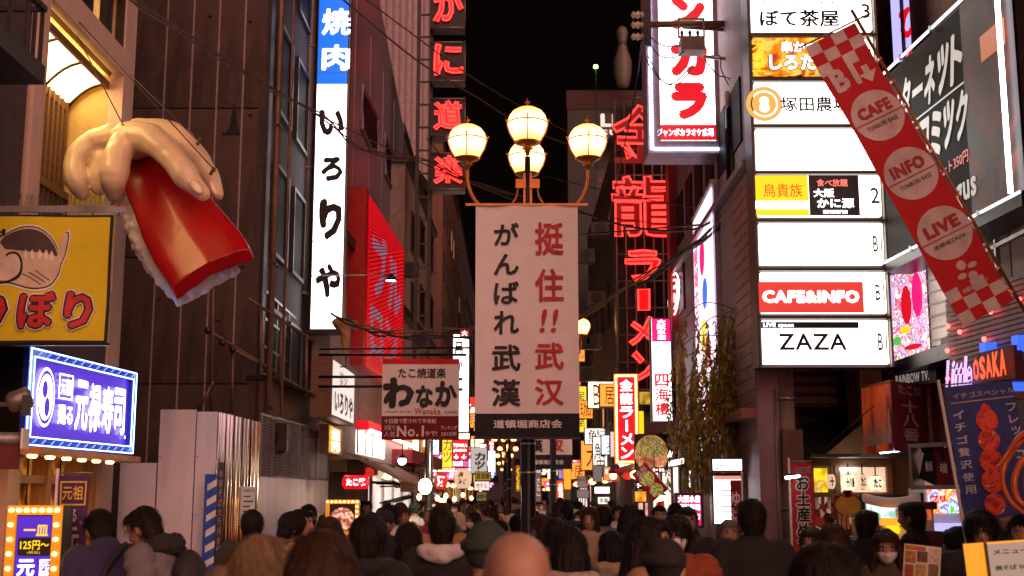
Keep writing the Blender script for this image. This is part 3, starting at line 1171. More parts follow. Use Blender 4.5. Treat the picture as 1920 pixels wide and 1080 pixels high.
for p_ in ((375, 266), (400, 322)):
    MB().tube([hp(p_[0] - 6, p_[1] + 6, -.2), hp(p_[0] + 2, p_[1] - 8, -.2)], .018, 6).build('eyelet', cablebr, sc_)

# ------------------------------------------------------------------ LEFT: brown concrete building
Bb = Pan.at('brown_concrete_building', 'tall brown concrete building with vertical joints, bare side wall facing the street', 'building', 196, 17, 486, 17, -260, 928 + 250, ref='l')
W, H = Bb.W, Bb.H
Bb.box('wall_core', 0, W, .06, 7, 0, H, concB)
xs = [Bb.px(a, 500)[0] for a in (196, 292, 343, 393, 443, 486)]
zs = [0] + [Bb.px(350, a)[1] for a in (720, 483, 203, -80)] + [H]
for i in range(5):
    for j in range(len(zs) - 1):
        Bb.box('wall_panel', xs[i] + .008, xs[i + 1] - .008, 0 + random.uniform(-.004, .004), .06, zs[j] + .01, zs[j + 1] - .01, concB)
for i in range(1, 5):
    Bb.box('joint_strip', xs[i] - .012, xs[i] + .012, -.006, .05, 0, H, seam)
for px_, py_ in ((395, 30), (420, 250), (470, 40), (370, 440), (455, 500), (300, 560), (410, 600), (470, 215)):
    x, z = Bb.px(px_, py_)
    MB().lathe([(.03, -.012), (.03, .0)], x, -.004, z, 10).build('tie_hole', black, Bb.root).rotation_euler = (0, 0, 0)
x, z = Bb.px(437, 240)
stain = mat('soot', (.02, .014, .012), .9)
mk('soot_stain', [(x - .1, -.012, z - .1), (x + .12, -.012, z - .1), (x + .06, -.012, z + .05), (x + .02, -.012, z + .35), (x - .01, -.012, z + .35), (x - .04, -.012, z + .05)], [(0, 1, 2, 3, 4, 5)], stain, Bb.root)
# its street front, receding from 17 m to 24 m
X0 = Bb.world(W, 0, 0).x
Bf = Pan('street_front', 'x', 'x', Vector((X0 + .02, 17, 0)), Vector((0, 1, 0)), Vector((0, 0, 1)), 7, 14)
bfr = Bf.root
del bfr['label'], bfr['category']
bfr.parent = Bb.root
bfr.matrix_basis = Bb.M.inverted() @ Bf.M
Bf.box('front_panel', 0, 7, .0, .1, 0, 14, plasterd)
for zi in range(5):
    for k in range(4):
        x0, z0 = .8 + k * 1.5, 3.2 + zi * 2.2
        Bf.box('window_pane', x0, x0 + .95, -.02, 0, z0, z0 + 1.3, glassd)
        frame_mb(x0 - .06, x0 + 1.01, z0 - .06, z0 + 1.36, .06, -.06, 0).build('window_frame', darkm, bfr)
Bf.box('corner_post', 0, .25, -.05, 0, 0, 14, darkm)
# big ducts
for i, (px_, Yd, zt) in enumerate(((537, 20.0, 545), (568, 20.6, 553))):
    q = P(px_, zt, Yd)
    dd = thing('exhaust_duct', ('wide ' if i == 0 else 'slimmer ') + 'grey vertical exhaust duct on the dark facade, ' + ('nearer the corner pipe' if i == 0 else 'nearer the tall white lit sign'), 'duct', (q.x, q.y, q.z), 0, 'vertical ducts on the dark facade')
    r_ = .13 if i == 0 else .11
    MB().lathe([(r_, 0), (r_, 12)], n=16).build('shaft', galv, dd, True)
    for k in range(5):
        MB().lathe([(r_ + .004, -.03), (r_ + .015, 0), (r_ + .004, .03)], 0, 0, .02 + k * 2.2, 16).build('collar', galv, dd, True)
dp = thing('corner_drain_pipe', 'thin dark drain pipe running down the corner of the brown concrete wall', 'pipe', (P(497, 928, 16.8).x, 16.8, 0))
MB().lathe([(.045, 0), (.045, 16)], n=10).build('pipe', rust, dp, True)
MB().lathe([(.02, 0), (.02, 16)], .16, .1, 0, 8).build('pipe', rust, dp, True)
for k in range(7):
    box('clip', dp, -.06, .06, -.05, .1, 1 + k * 2, 1.04 + k * 2, darkm)
# railings / pipes in front of the concrete wall
pr = thing('scaffold_railing', 'sloping rusty pipe railing with uprights in front of the concrete wall', 'railing', tuple(P(460, 660, 16.3)))
R0 = Vector(pr.location)
def rl(n_, pts, r=.022, m_=rust): tube(n_, pr, [P(*p) - R0 for p in pts], r, m_, 7)
rl('rail', [(388, 618, 16.2), (520, 700, 16.9)])
rl('rail', [(466, 560, 16.3), (590, 640, 17.8)])
rl('rail', [(438, 655, 16.3), (590, 742, 17.8)])
for a in (((402, 380, 16.2), (396, 775, 16.2)), ((437, 650, 16.3), (434, 775, 16.3)), ((528, 600, 16.9), (526, 720, 16.9)), ((490, 575, 16.5), (488, 690, 16.5)), ((575, 628, 17.6), (574, 745, 17.6))):
    rl('upright', a)
rl('brace', [(400, 715, 16.2), (372, 770, 16.2)])
for q in ((390, 620), (417, 642), (436, 655)):
    ellip_ = MB(); ellip(ellip_, P(q[0], q[1], 16.2) - R0, (.05, .04, .05), 8); ellip_.build('clamp', darkm, pr)
lf = Pan.at('barred_window_screen', 'dark barred screen over pale pink panes on the facade beside the ducts', 'window screen', 492, 17.2, 560, 20.5, 545, 700)
lf.rect('pane', 0, lf.W, 0, lf.H, .03, mat('pink_glass', (.42, .3, .33), .4))
for k in range(7):
    lf.box('bar', k * lf.W / 6 - .03, k * lf.W / 6 + .03, -.02, .02, 0, lf.H, blackm)
for k in range(4):
    lf.box('cross_bar', 0, lf.W, -.03, -.02, k * lf.H / 3 - .02, k * lf.H / 3 + .02, blackm)
pc = Pan.at('brown_pent_roof', 'brown boxed canopy on the facade under the barred screen', 'canopy', 502, 17, 600, 20.5, 712, 800)
pc.box('box_front', 0, pc.W, 0, .3, 0, pc.H, brownw)
pc.box('box_lip', -.05, pc.W + .05, -.05, .3, pc.H, pc.H + .06, darkm)

# ------------------------------------------------------------------ white hoarding
hd = thing('construction_hoarding', 'white panel hoarding around a gap, stepped, its side of shiny steel and mesh', 'hoarding', (P(362, 928, 13.5).x, 13.5, 0))
H0 = Vector(hd.location)
def hpan(name, xl, Yl, xr, Yr, yt, m_, z0=0, n=1):
    A_, B_ = P(xl, 928, Yl), P(xr, 928, Yr)
    zt = P(xl, yt, Yl).z
    u = (B_ - A_); u.z = 0; L = u.length; u.normalize()
    nrm = Vector((0, 0, 1)).cross(u)
    v = []
    for z in (z0, zt):
        for (s, d) in ((.004, 0), (L - .004, 0), (L - .004, .03), (.004, .03)):
            q = A_ + u * s + nrm * d
            v.append((q.x - H0.x, q.y - H0.y, z))
    return mk(name, v, BOXF, m_, hd)
hpan('panel', 222, 13.5, 292, 13.5, 868, whitem)
hpan('panel', 293, 13.45, 362, 13.45, 768, whitem)
hpan('panel', 363, 13.45, 402, 13.45, 772, whitem)
for px_, n_ in ((222, 868), (293, 768), (363, 772), (291, 768), (361, 772)):
    for k in range(5):
        q = P(px_ + 6, 900, 13.42) - H0
        zz = .4 + k * .62
        if zz < P(px_, n_, 13.5).z - .08:
            MB().lathe([(.012, 0), (.008, .006)], q.x, 0, 0, 6).build('bolt', galv, hd, False, (0, q.y - .006, zz)).rotation_euler = (0, 0, 0)
ste = mat('shiny_steel', (.8, .62, .5), .17, 1.0, var=.1, scale=2, stretch=(1, 1, .3), bump=0)
wrinkle = ste.node_tree
yy = [13.5, 13.85, 14.2, 14.6, 15.0, 15.5]
xx = [402 + (485 - 402) * (1 / 13.5 - 1 / y) / (1 / 13.5 - 1 / 15.5) for y in yy]
rs_ = random.Random(5)
for i in range(5):
    A_, B_ = P(xx[i], 928, yy[i]) - H0, P(xx[i + 1], 928, yy[i + 1]) - H0
    A_.z = B_.z = 0
    zt = P(402, 772, 13.5).z
    nrm = Vector((-(B_ - A_).y, (B_ - A_).x, 0)).normalized()
    v, f = [], []
    NC, NR = 20, 14
    ph = rs_.uniform(0, 6)
    for j in range(NR + 1):
        for k in range(NC + 1):
            t = k / NC
            d = .012 * math.sin(t * 6.28 * 2.5 + ph + .25 * math.sin(j * .9 + ph)) + .006 * noise.noise(Vector((t * 3, j * .35, i * 3.1)))
            q = A_.lerp(B_, t) + nrm * d
            v.append((q.x, q.y, zt * j / NR))
    for j in range(NR):
        for k in range(NC):
            a_ = j * (NC + 1) + k
            f.append((a_, a_ + 1, a_ + NC + 2, a_ + NC + 1))
    mk('steel_panel', v, f, ste, hd, True)
yy = [15.5, 16.5, 17.5, 18.5, 19.8, 21.2]
xx = [485 + (615 - 485) * (1 / 15.5 - 1 / y) / (1 / 15.5 - 1 / 21.2) for y in yy]
for i in range(5):
    hpan('low_panel', xx[i], yy[i], xx[i + 1], yy[i + 1], 892 + i * 1.5, whitem)
    # mesh screen above each low panel
    A_, B_ = P(xx[i], 928, yy[i]) - H0, P(xx[i + 1], 928, yy[i + 1]) - H0
    A_.z = B_.z = 0
    zt = P(xx[i], 776 + i * 7, yy[i]).z; zl = P(xx[i], 892 + i * 1.5, yy[i]).z
    mm = MB()
    for (a, b) in (((A_, zl), (A_, zt)), ((B_, zl), (B_, zt)), ((A_, zt), (B_, zt)), ((A_, zl), (B_, zl))):
        mm.tube([a[0] + Vector((0, 0, a[1])), b[0] + Vector((0, 0, b[1]))], .018, 5)
    fr_ = mm.build('mesh_frame', galv, hd)
    mm = MB()
    n_ = 16
    for k in range(1, n_):
        q = A_.lerp(B_, k / n_)
        mm.tube([q + Vector((0, 0, zl)), q + Vector((0, 0, zt))], .004, 3, caps=False)
    for k in range(1, 20):
        z = zl + (zt - zl) * k / 20
        mm.tube([A_ + Vector((0, 0, z)), B_ + Vector((0, 0, z))], .004, 3, caps=False)
    mm.build('wire_mesh', galv, fr_, kind='stuff')
bw = Pan.at('striped_flag', 'blue flag with white diagonal stripes against the white hoarding', 'flag', 380, 13.2, 403, 13.2, 889, 1110)
bw.rect('cloth', 0, bw.W, 0, bw.H, 0, mat('blue_cloth', (.02, .09, .5), .7))
for k in range(8):
    z = bw.H - .12 - k * .16
    mk('stripe', [(.03, -.003, z - .06), (bw.W, -.003, z), (bw.W, -.003, z + .07), (.03, -.003, z + .01)], [(0, 1, 2, 3)], inkwhite, bw.root)
pv = Pan.at('narrow_nobori_flag', 'narrow dark flag with small pale lettering beside the striped one', 'flag', 405, 13.3, 416, 13.6, 866, 1110)
pv.rect('cloth', 0, pv.W, 0, pv.H, 0, mat('dusk_cloth', (.09, .05, .09), .8))
pv.txt('中華そば大行列食堂', (407, 880, 414, 1040), ptp, -.004, .03, vert=True)
nt_ = Pan.at('permit_notice', 'white construction notice sheet fixed to the shiny hoarding', 'notice', 453, 14.55, 478, 15.2, 912, 985)
nt_.box('board', 0, nt_.W, 0, .02, 0, nt_.H, whitep)
nt_.txt('お知らせ', (.1 * nt_.W, .9 * nt_.W, .85 * nt_.H, .93 * nt_.H), black, -.004, .02, px=False)
for k in range(5):
    nt_.box('text_block', nt_.W * .12, nt_.W * (.85 if k % 2 else .6), -.003, 0, nt_.H * (.72 - k * .13), nt_.H * (.76 - k * .13), black)
# ------------------------------------------------------------------ LEFT: tall white sign and its neighbours
tw = lightbox('vertical_sign', 'tall white lit sign with a blue top and black brush lettering', 590, 20.5, 651, 20.5, -120, 619, darkm, W_, .3, .02)
tw.box('side_cladding', tw.W, tw.W + .012, .0, .3, 0, tw.H, galv)
tw.rect('blue_face', .02, tw.W - .02, tw.px(620, 158)[1], tw.H - .02, -.004, Blu)
tw.txt('焼', (604, 16, 658, 66), Wtx, -.01, .055)
tw.txt('肉', (604, 84, 656, 132), Wtx, -.01, .055)
br = dict(brush=.06)
tw.txt('い', (599, 206, 646, 256), black, -.01, .05, **br)
tw.txt('ろ', (601, 294, 643, 340), black, -.01, .055, **br)
tw.txt('り', (600, 374, 642, 450), black, -.01, .055, **br)
tw.txt('や', (592, 494, 640, 562), black, -.01, .05, **br)
for py in (136, 291, 453):
    x0, x1, z0, z1 = tw.rc(590, py - .6, 651, py + .6)
    tw.box('face_joint', .02, tw.W - .02, -.007, -.004, z0, z1, seam)
tw.box('bottom_cap', -.03, tw.W + .03, -.03, .33, -.05, 0, darkm)
for z in (.8, 3.4, 6):
    tw.box('wall_bracket', -.5, 0, .1, .18, z, z + .08, darkm)
# lilac metal building with slanted windows, receding
C = Pan.at('slanted_window_building', 'pale lilac metal building with two slanted diamond windows', 'building', 618, 23.8, 750, 36, 200, 928 + 180, ref='l')
W = C.W
zt0 = P(677, 20, 25.5).z
C.box('lower_wall', 0, W, .0, 4, 0, C.px(748, 560)[1], plasterd)
zl = C.px(748, 560)[1]
# clad face with holes for the windows: built as panels round two slanted openings
v = []
xa, xb = 0, W
ztA = C.px(650, 20)[1]; ztB = C.px(748, 213)[1]
mk('cladding', [(0, 0, zl), (W, 0, zl), (W, 0, ztB), (W * .0, 0, ztA + 4), (0, 4, zl), (W, 4, zl), (W, 4, ztB), (0, 4, ztA + 4)], BOXF, purplew, C.root)
for k in range(1, 5):
    x = W * k / 5
    C.box('cladding_seam', x - .012, x + .012, -.01, 0, zl, ztB, galv)
def poly(p, name, pts, y0, y1, m_):
    q = [p.px(*a) for a in pts]
    n = len(q)
    v = [(a, y0, b) for a, b in q] + [(a, y1, b) for a, b in q]
    f = [tuple(range(n - 1, -1, -1)), tuple(range(n, 2 * n))] + [(i, (i + 1) % n, n + (i + 1) % n, n + i) for i in range(n)]
    return mk(name, v, f, m_, p.root)
for pts in (((677, 160), (706, 222), (706, 284), (694, 280), (676, 240)), ((719, 250), (733, 288), (735, 358), (720, 325))):
    poly(C, 'slanted_window', pts, -.02, .0, glassd)
    q = [C.px(*a) for a in pts]
    MB().tube([(a, -.03, b) for a, b in q], .05, 4, closed=True).build('window_trim', purplew, C.root)
C.box('corner_pier', -.5, 0, -.05, 4, 0, 14, mat('warm_pier', (.3, .2, .17), .7, dirt=.4))
C.box('service_ledge', 0, W, -.06, 0, zl - .12, zl, galv)

# red sign with dotted lettering
rs = Pan.at('red_perforated_sign', 'big red perforated sign board with pale dotted lettering', 'sign', 690, 24, 757, 29.5, 366, 668, ref='l')
rs.box('case', 0, rs.W, .02, .45, -.2, rs.H, redpaint)
rs.rect('lit_face', 0, rs.W, -.2, rs.H, 0, emis('lit_red_dim', (.72, .004, .012), .9, var=.25, scale=.7))
dotw = emis('dotted_white', (.6, .3, .5), .36)
rs.txt('ブル', (.1 * rs.W, .9 * rs.W, .42 * rs.H, .86 * rs.H), dotw, -.01, .04, px=False, vert=False, skew=-.2)
rs.txt('ロン', (.08 * rs.W, .8 * rs.W, .02 * rs.H, .36 * rs.H), dotw, -.01, .04, px=False, skew=-.2)
# slats of the perforated sheet
m = MB()
for k in range(60):
    z = -1.2 + k * .09
    m.add([(0, -.02, z), (rs.W, -.02, z + 1.2), (rs.W, -.02, z + 1.2 + .03), (0, -.02, z + .03)], [(0, 1, 2, 3)])
m.v = [(x, y, min(max(z, -.2), rs.H)) for x, y, z in m.v]
m.build('perforation_rib', redpaint, rs.root, kind='stuff')
rs.box('side_face', -.3, 0, .02, .45, -.2, rs.H + .1, redpaint)

# lower lit sign board, brown framed
ls = lightbox('projecting_sign', 'pale blue-white lit box sign in a brown frame under the tall white sign', 621, 17.8, 665, 20.3, 668, 781, wood, Wd, .3, .035)
ls.txt('いろりや', (.12 * ls.W, .9 * ls.W, .1 * ls.H, .5 * ls.H), black, -.01, .04, px=False, brush=.03)
ls.txt('炭火', (.3 * ls.W, .65 * ls.W, .6 * ls.H, .85 * ls.H), black, -.01, .0, px=False)
# paper wrapped lamp
wl = thing('wrapped_lamp', 'brown paper-wrapped lamp on a bracket beside the foot of the tall white sign', 'lamp', tuple(P(648, 625, 18.5)))
m = MB()
limb(m, [(Vector((-.12, 0, .16)), .09), (Vector((.0, 0, .12)), .1), (Vector((.14, -.05, .12)), .07)])
limb(m, [(Vector((0, 0, .1)), .1), (Vector((0, 0, -.1)), .07), (Vector((.0, 0, -.28)), .05)])
ob_of('wrapping', remesh(m, .02, 1, lambda co, n: co + n * noise.noise(co * 14) * .02), mat('kraft_paper', (.35, .2, .09), .7, bump=.6), wl)
tube('bracket', wl, [(0, .1, -.28), (0, .1, -.5), (-.4, .1, -.5)], .012, darkm, 6)
# arm lamp
al = thing('arm_lamp', 'small white flood lamp on a long thin horizontal arm over the red sign', 'lamp', tuple(P(733, 524, 20)))
tube('arm', al, [(-1.35, 0, .06), (0, 0, .08)], .01, steel, 6)
MB().lathe([(.03, .1), (.06, .05), (.11, 0), (.1, -.02)], n=12).build('shade', darkm, al, True)
MB().lathe([(.02, -.03), (.085, -.02), (.08, 0)], n=12).build('bulb', Wt, al, True)

# striped dark tower behind (pale vertical fins)
T = Pan.at('finned_tower', 'tall dark building with pale vertical fins against the night sky', 'building', 655, 46, 800, 62, 205, 928 + 60, ref='l')
ft = T.px(700, 205)[1]
T.box('tower_core', 0, T.W, .3, 9, 0, 46, glassd)
for k in range(11):
    x = .3 + k * T.W / 11
    T.box('fin', x, x + .55, -.1, .3, ft, 46, mat('fin_grey', (.4, .31, .34), .6))
T.box('belt_course', -.1, T.W, -.12, .3, ft - .6, ft, darkm)
# pale narrow house next to it
E_ = Pan.at('pale_narrow_building', 'pale narrow rendered building with dark slit windows beside the red crab restaurant letters', 'building', 755, 33, 812, 43, 300, 928 + 110, ref='l')
E_.box('wall', 0, E_.W, 0, 3, 0, E_.px(770, 330)[1], mat('mauve_render', (.3, .22, .2), .75, dirt=.5))
for (px_, y0, y1) in ((770, 410, 470), (786, 420, 480), (770, 540, 600), (786, 545, 600), (802, 440, 500), (802, 560, 610)):
    x0, x1, z0, z1 = E_.rc(px_, y0, px_ + 8, y1)
    w_ = E_.box('window_pane', x0, x1, -.02, 0, z0, z1, glassd)
    frame_mb(x0 - .1, x1 + .1, z0 - .1, z1 + .1, .1, -.05, 0).build('window_frame', darkm, E_.root)
E_.box('parapet', -.1, E_.W + .1, -.1, 3, E_.px(770, 330)[1], E_.px(770, 318)[1], darkm)

# dark filling blocks behind, with a few faint windows
def block(label, x0, x1, y0, y1, h, m_, wins=(), name='building', cat='building'):
    t = thing(name, label, cat, ((x0 + x1) / 2, (y0 + y1) / 2, 0))
    w, d = (x1 - x0) / 2, (y1 - y0) / 2
    box('wall', t, -w, w, -d, d, 0, h, m_)
    box('parapet', t, -w - .05, w + .05, -d - .05, d + .05, h, h + .4, darkm)
    rr = random.Random(int(h * 10 + x0 * 7))
    cols = max(2, int(2 * w / 2.0)); rows = max(2, int((h - 4) / 3))
    for i in range(cols):
        for j in range(rows):
            xx_ = -w + (i + .5) * 2 * w / cols; z = 4 + j * 3
            pm = glassd if rr.random() > .2 else WarmIn
            f_ = frame_mb(xx_ - .55, xx_ + .55, z - .05, z + 1.35, .07, -d - .05, -d).build('window', darkm, t)
            box('pane', f_, xx_ - .48, xx_ + .48, -d - .02, -d, z + .02, z + 1.28, pm)
    # street side
    side = w if (x0 + x1) < 0 else -w
    sg = 1 if side > 0 else -1
    n = max(2, int(2 * d / 2.4))
    for i in range(n):
        for j in range(rows):
            yy_ = -d + (i + .5) * 2 * d / n; z = 4 + j * 3
            pm = glassd if rr.random() > .15 else WarmIn
            m_2 = MB()
            for a in ((yy_ - .6, yy_ - .53, z - .05, z + 1.4), (yy_ + .53, yy_ + .6, z - .05, z + 1.4), (yy_ - .53, yy_ + .53, z - .05, z + .02), (yy_ - .53, yy_ + .53, z + 1.33, z + 1.4)):
                m_2.box(min(side, side + .05 * sg), max(side, side + .05 * sg), *a)
            f_ = m_2.build('window', darkm, t)
            box('pane', f_, side, side + .02 * sg, yy_ - .53, yy_ + .53, z + .02, z + 1.33, pm)
    return t
block('dark tall building on the left far beyond the red neon letters', -11, -4.3, 47, 60, 16, plasterd)
block('brown building on the left between the red neon letters and the far lamps', -10, -3.6, 62, 80, 20, brownw)
block('farther dark building on the left side of the street', -12, -4.2, 82, 110, 24, plasterd)
block('farthest dark building on the left closing the street', -16, -4.6, 112, 170, 26, plasterd)
block('dark brown building right of the banner with stacked windows and air units', 3.0, 9, 33, 47, 11.5, mat('night_brown', (.07, .04, .032), .8, dirt=.4))
block('dark building on the right behind the tall red neon letters', 3.6, 12, 49, 57, 13, plasterd)
block('farther building on the right side of the street', 3.9, 12, 68, 100, 22, brownw)
block('farthest building on the right side of the street', 4.2, 15, 102, 180, 26, plasterd)
block('low dark building closing the end of the street', -30, 30, 225, 240, 30, plasterd)

# ------------------------------------------------------------------ red neon letters on the left (vertical row)
pos = [('か', -18, 41), ('に', 84, 141), ('道', 190, 243), ('楽', 292, 344)]
for i, (ch, y0, y1) in enumerate(pos):
    n_ = Pan.at('neon_letter_sign', ['topmost red neon character of the vertical row, cut off by the picture edge', 'second red neon character from the top of the vertical row at left',
                'third red neon character of the row, left of the top lamp globe', 'lowest red neon character of the row, beside the left lamp globe'][i],
                'neon sign', 806, 32, 872, 32, y0 - 8, y1 + 12, group='red neon characters in a vertical row')
    n_.box('back_box', 0, n_.W, .05, .5, 0, n_.H, blackm)
    n_.neon(ch, (815, y0, 867, y1), RedT, RedF, rad=.024, y=-.06, off=.04, brush=.05)
    tube('frame_bar', n_.root, [(0, -.02, .02), (n_.W, -.02, .02)], .015, galv, 5)
    tube('frame_bar', n_.root, [(0, -.02, n_.H - .05), (n_.W, -.02, n_.H - .05)], .015, galv, 5)
    tube('frame_bar', n_.root, [(n_.W, -.02, .0), (n_.W, -.02, n_.H)], .012, galv, 5)
q = P(803, 600, 32.4)
t = thing('neon_sign_mast', 'dark steel mast with rungs carrying the vertical row of red neon characters', 'mast', (q.x, q.y, 0))
for dx in (-.35, .0):
    box('upright', t, dx - .05, dx + .05, -.05, .05, 0, 18, darkm)
for k in range(24):
    box('rung', t, -.3, -.05, -.02, .02, 2 + k * .65, 2.05 + k * .65, darkm)

# ------------------------------------------------------------------ RIGHT: karaoke sign
kz = lightbox('karaoke_sign', 'huge white lit sign with thick red letters, rimmed with tiny bluish lights', 1211, 15.6, 1361, 15.6, -150, 288, mat('lilac_frame', (.3, .25, .35), .4), W_, .55, .17)
W, H = kz.W, kz.H
m = MB()
for k in range(70):
    z = .05 + k * (H - .1) / 70
    m.box(.03, .07, -.03, -.012, z, z + .03)
for k in range(34):
    x = .08 + k * (W - .1) / 34
    m.box(x, x + .022, -.03, -.012, .04, .075)
m.build('led_border', emis('led_cool', (.7, .75, 1), 5), kz.root, kind='stuff')
kz.txt('ラ', (1258, 155, 1327, 225), RedL, -.01, .085)
kz.txt('カ', (1256, 70, 1326, 144), RedL, -.01, .085)
kz.txt('ン', (1256, -8, 1322, 56), RedL, -.01, .085)
kz.rect('red_strip', *kz.rc(1226, 234, 1361, 263), -.004, RedL)
kz.txt('ジャンボカラオケ広場', (1232, 241, 1338, 256), Wtx, -.01, .05)
pm = kz.root
for z in (1.2, 3.2):
    kz.box('wall_bracket', W, W + 1.4, .2, .3, z, z + .1, darkm)

# tall neon letters on their lattice
kn = Pan.at('tall_neon_sign', 'tall steel lattice carrying big red neon letters, the longest vertical sign right of the banner', 'neon sign', 1157, 24, 1262, 24, 180, 730)
W, H = kn.W, kn.H
for k in range(7):
    x = k * W / 6
    tube('lattice_upright', kn.root, [(x, .12, 0), (x, .12, H)], .02, galv, 5)
for k in range(12):
    z = k * H / 11
    tube('lattice_bar', kn.root, [(0, .12, z), (W, .12, z)], .018, galv, 5)
kn.box('rear_panel', 0, W, .5, .6, 0, H * .99, blackm)
for ch, r in (('金', (1147, 200, 1250, 308)), ('龍', (1147, 332, 1262, 444)), ('ラ', (1172, 472, 1237, 528)), ('ー', (1196, 544, 1216, 582)), ('メ', (1178, 596, 1226, 648)), ('ン', (1184, 660, 1232, 716))):
    kn.neon(ch if ch != 'ー' else '|', r, RedT, RedF if ch not in '金龍' else emis('neon_red_face_dim', (.28, .002, .004), .5), rad=.024, y=-.08, off=.05 if ch not in '金龍' else .015, brush=.05 if ch not in '金龍' else .015)
# white and red vertical sign
sk = lightbox('vertical_sign', 'narrow white lit sign with a magenta top and red characters, right of the neon lattice', 1221, 20, 1260, 20, 596, 791, darkm, W_, .25, .015)
sk.rect('magenta_top', *sk.rc(1222, 597, 1259, 641), -.003, Pink)
sk.txt('大阪水産', (1232, 599, 1248, 637), Wtx, -.01, .04, vert=True)
sk.txt('回転寿司', (1233, 644, 1247, 687), black, -.01, .0, vert=True)
sk.txt('四海樓', (1228, 700, 1254, 780), RedL, -.01, .035, vert=True)
# orange bulb sign
ob_ = Pan.at('bulb_edged_sign', 'red vertical sign with white lettering edged by rows of orange bulbs', 'sign', 1153, 23.4, 1196, 23.4, 702, 869)
W, H = ob_.W, ob_.H
ob_.box('case', 0, W, .01, .25, 0, H, redpaint)
ob_.rect('lit_face', .06, W - .06, .06, H - .06, 0, RedL)
bm_ = MB().lathe([(.012, -.015), (.02, 0), (.012, .015)], n=6)
b0 = bm_.build('bulb', OrBulb, ob_.root, True, (.03, -.02, .03))
def bulb(x, z):
    n = b0.copy(); COL.objects.link(n); n.location = (x, -.02, z)
for k in range(1, 40):
    z = .03 + k * (H - .06) / 39
    bulb(.03, z); bulb(W - .03, z)
for k in range(1, 9):
    x = .03 + k * (W - .06) / 9
    bulb(x, .03); bulb(x, H - .03)
frame_mb(-.01, W + .01, -.01, H + .01, .03, -.01, .02).build('amber_edge', emis('amber_edge', (1, .25, .01), 1.2), ob_.root)
ob_.txt('金龍ラーメン', (1163, 710, 1187, 862), Wtx, -.006, .02, vert=True, brush=.03, pad=.08)

# thin signs around
s1 = lightbox('thin_vertical_sign', 'very thin red and white vertical sign left of the neon lattice', 1153, 26, 1163, 26, 463, 615, darkm, RedL, .2, .01)
s1.txt('道頓堀極楽商店街', (1155, 472, 1162, 612), Wtx, -.01, .03, vert=True)
# magenta building right, receding, with lit vertical panel
R1 = Pan.at('mauve_building', 'mauve rendered building with a red strip, behind the tall lit picture panel', 'building', 1268, 21, 1420, 13.6, 300, 928 + 260, ref='r')
W = R1.W
R1.box('wall', 0, W, .0, .4, 0, R1.px(1400, -300)[1], mat('mauve_wall', (.33, .2, .23), .6, scale=1.5, dirt=.3))
R1.box('red_pilaster', .1, .6, -.12, 0, R1.px(1290, 600)[1], 14, redpaint)
tz0, tz1 = R1.px(1395, 830)[1], R1.px(1395, 330)[1]
for k in range(22):
    for j in range(2):
        z = tz0 + k * (tz1 - tz0) / 22
        R1.box('tile_course', W - 1.15 + j * .56, W - .6 + j * .56, -.012, 0, z + .006, z + (tz1 - tz0) / 22 - .006, tilem)
R1.box('cornice', 0, W, -.18, 0, R1.px(1400, 790)[1], R1.px(1400, 772)[1], terra)
R1.box('ledge', 0, W, -.1, 0, R1.px(1390, 335)[1], R1.px(1390, 322)[1], galv)
for k in range(6):
    x = .8 + k * 1.1
    R1.box('window_pane', x, x + .7, -.02, 0, R1.px(1400, 250)[1], R1.px(1400, 120)[1], glassd)
lp = Pan.at('tall_picture_panel', 'tall glowing white panel with a faint colourful figure picture, seen edge-on behind the willow', 'sign', 1303, 18.2, 1341, 15.9, 345, 830, ref='r')
lp.box('case', 0, lp.W, .02, .3, 0, lp.H, mat('lilac_frame', (.3, .25, .35), .4))
lp.rect('lit_face', .02, lp.W - .02, .02, lp.H - .02, 0, emis('lit_pinkish_white', (1, .8, .97), 1.5))
for (a, b, d, e, mm) in ((.35, .6, .7, .86, Pink), (.45, .7, .55, .68, Blu), (.3, .6, .38, .52, YelL), (.5, .8, .3, .44, RedL), (.25, .5, .25, .35, Oran), (.4, .75, .1, .2, Pink)):
    lp.disc('print_patch', (a + b) / 2 * lp.W, (d + e) / 2 * lp.H, (b - a) / 2 * lp.W, (e - d) / 2 * lp.H, -.004 - a * .01, mm, 12)
lp.txt('道頓堀ホテル', (.1 * lp.W, .3 * lp.W, .4 * lp.H, .95 * lp.H), Pink, -.02, .02, px=False, vert=True)
lp.box('top_cap', -.02, lp.W + .02, -.02, .32, lp.H, lp.H + .06, galv)
# red awnings beneath the karaoke sign
rp = Pan.at('red_peaked_sign', 'dark red glowing sign box with a slanted top, between neon lattice and tall panel', 'sign', 1277, 20.5, 1303, 19, 330, 520, ref='r')
rp.box('case', 0, rp.W, 0, .4, 0, rp.H, redpaint)
rp.rect('lit_face', .05, rp.W - .05, .05, rp.H - .05, -.004, emis('lit_red_low', (.6, .004, .01), .45))
rp.box('cap', -.03, rp.W + .03, -.03, .42, rp.H, rp.H + .05, darkred)
oc = Pan.at('round_neon_sign', 'round white neon ring sign seen at an angle beside the narrow white sign', 'neon sign', 1256, 21.5, 1278, 19.5, 532, 610)
oc.box('back_box', 0, oc.W, .03, .15, 0, oc.H, darkm)
for k_ in (1, .72):
    tube('neon_ring', oc.root, [(oc.W / 2 + oc.W * .46 * k_ * math.cos(t * math.pi / 10), -.03, oc.H / 2 + oc.H * .46 * k_ * math.sin(t * math.pi / 10)) for t in range(20)], .015, emis('neon_pinkwhite', (1, .6, .65), 2.2), 5, closed=True)
oc.txt('S', (oc.W * .3, oc.W * .7, oc.H * .3, oc.H * .7), Wtx, -.03, .03, px=False)

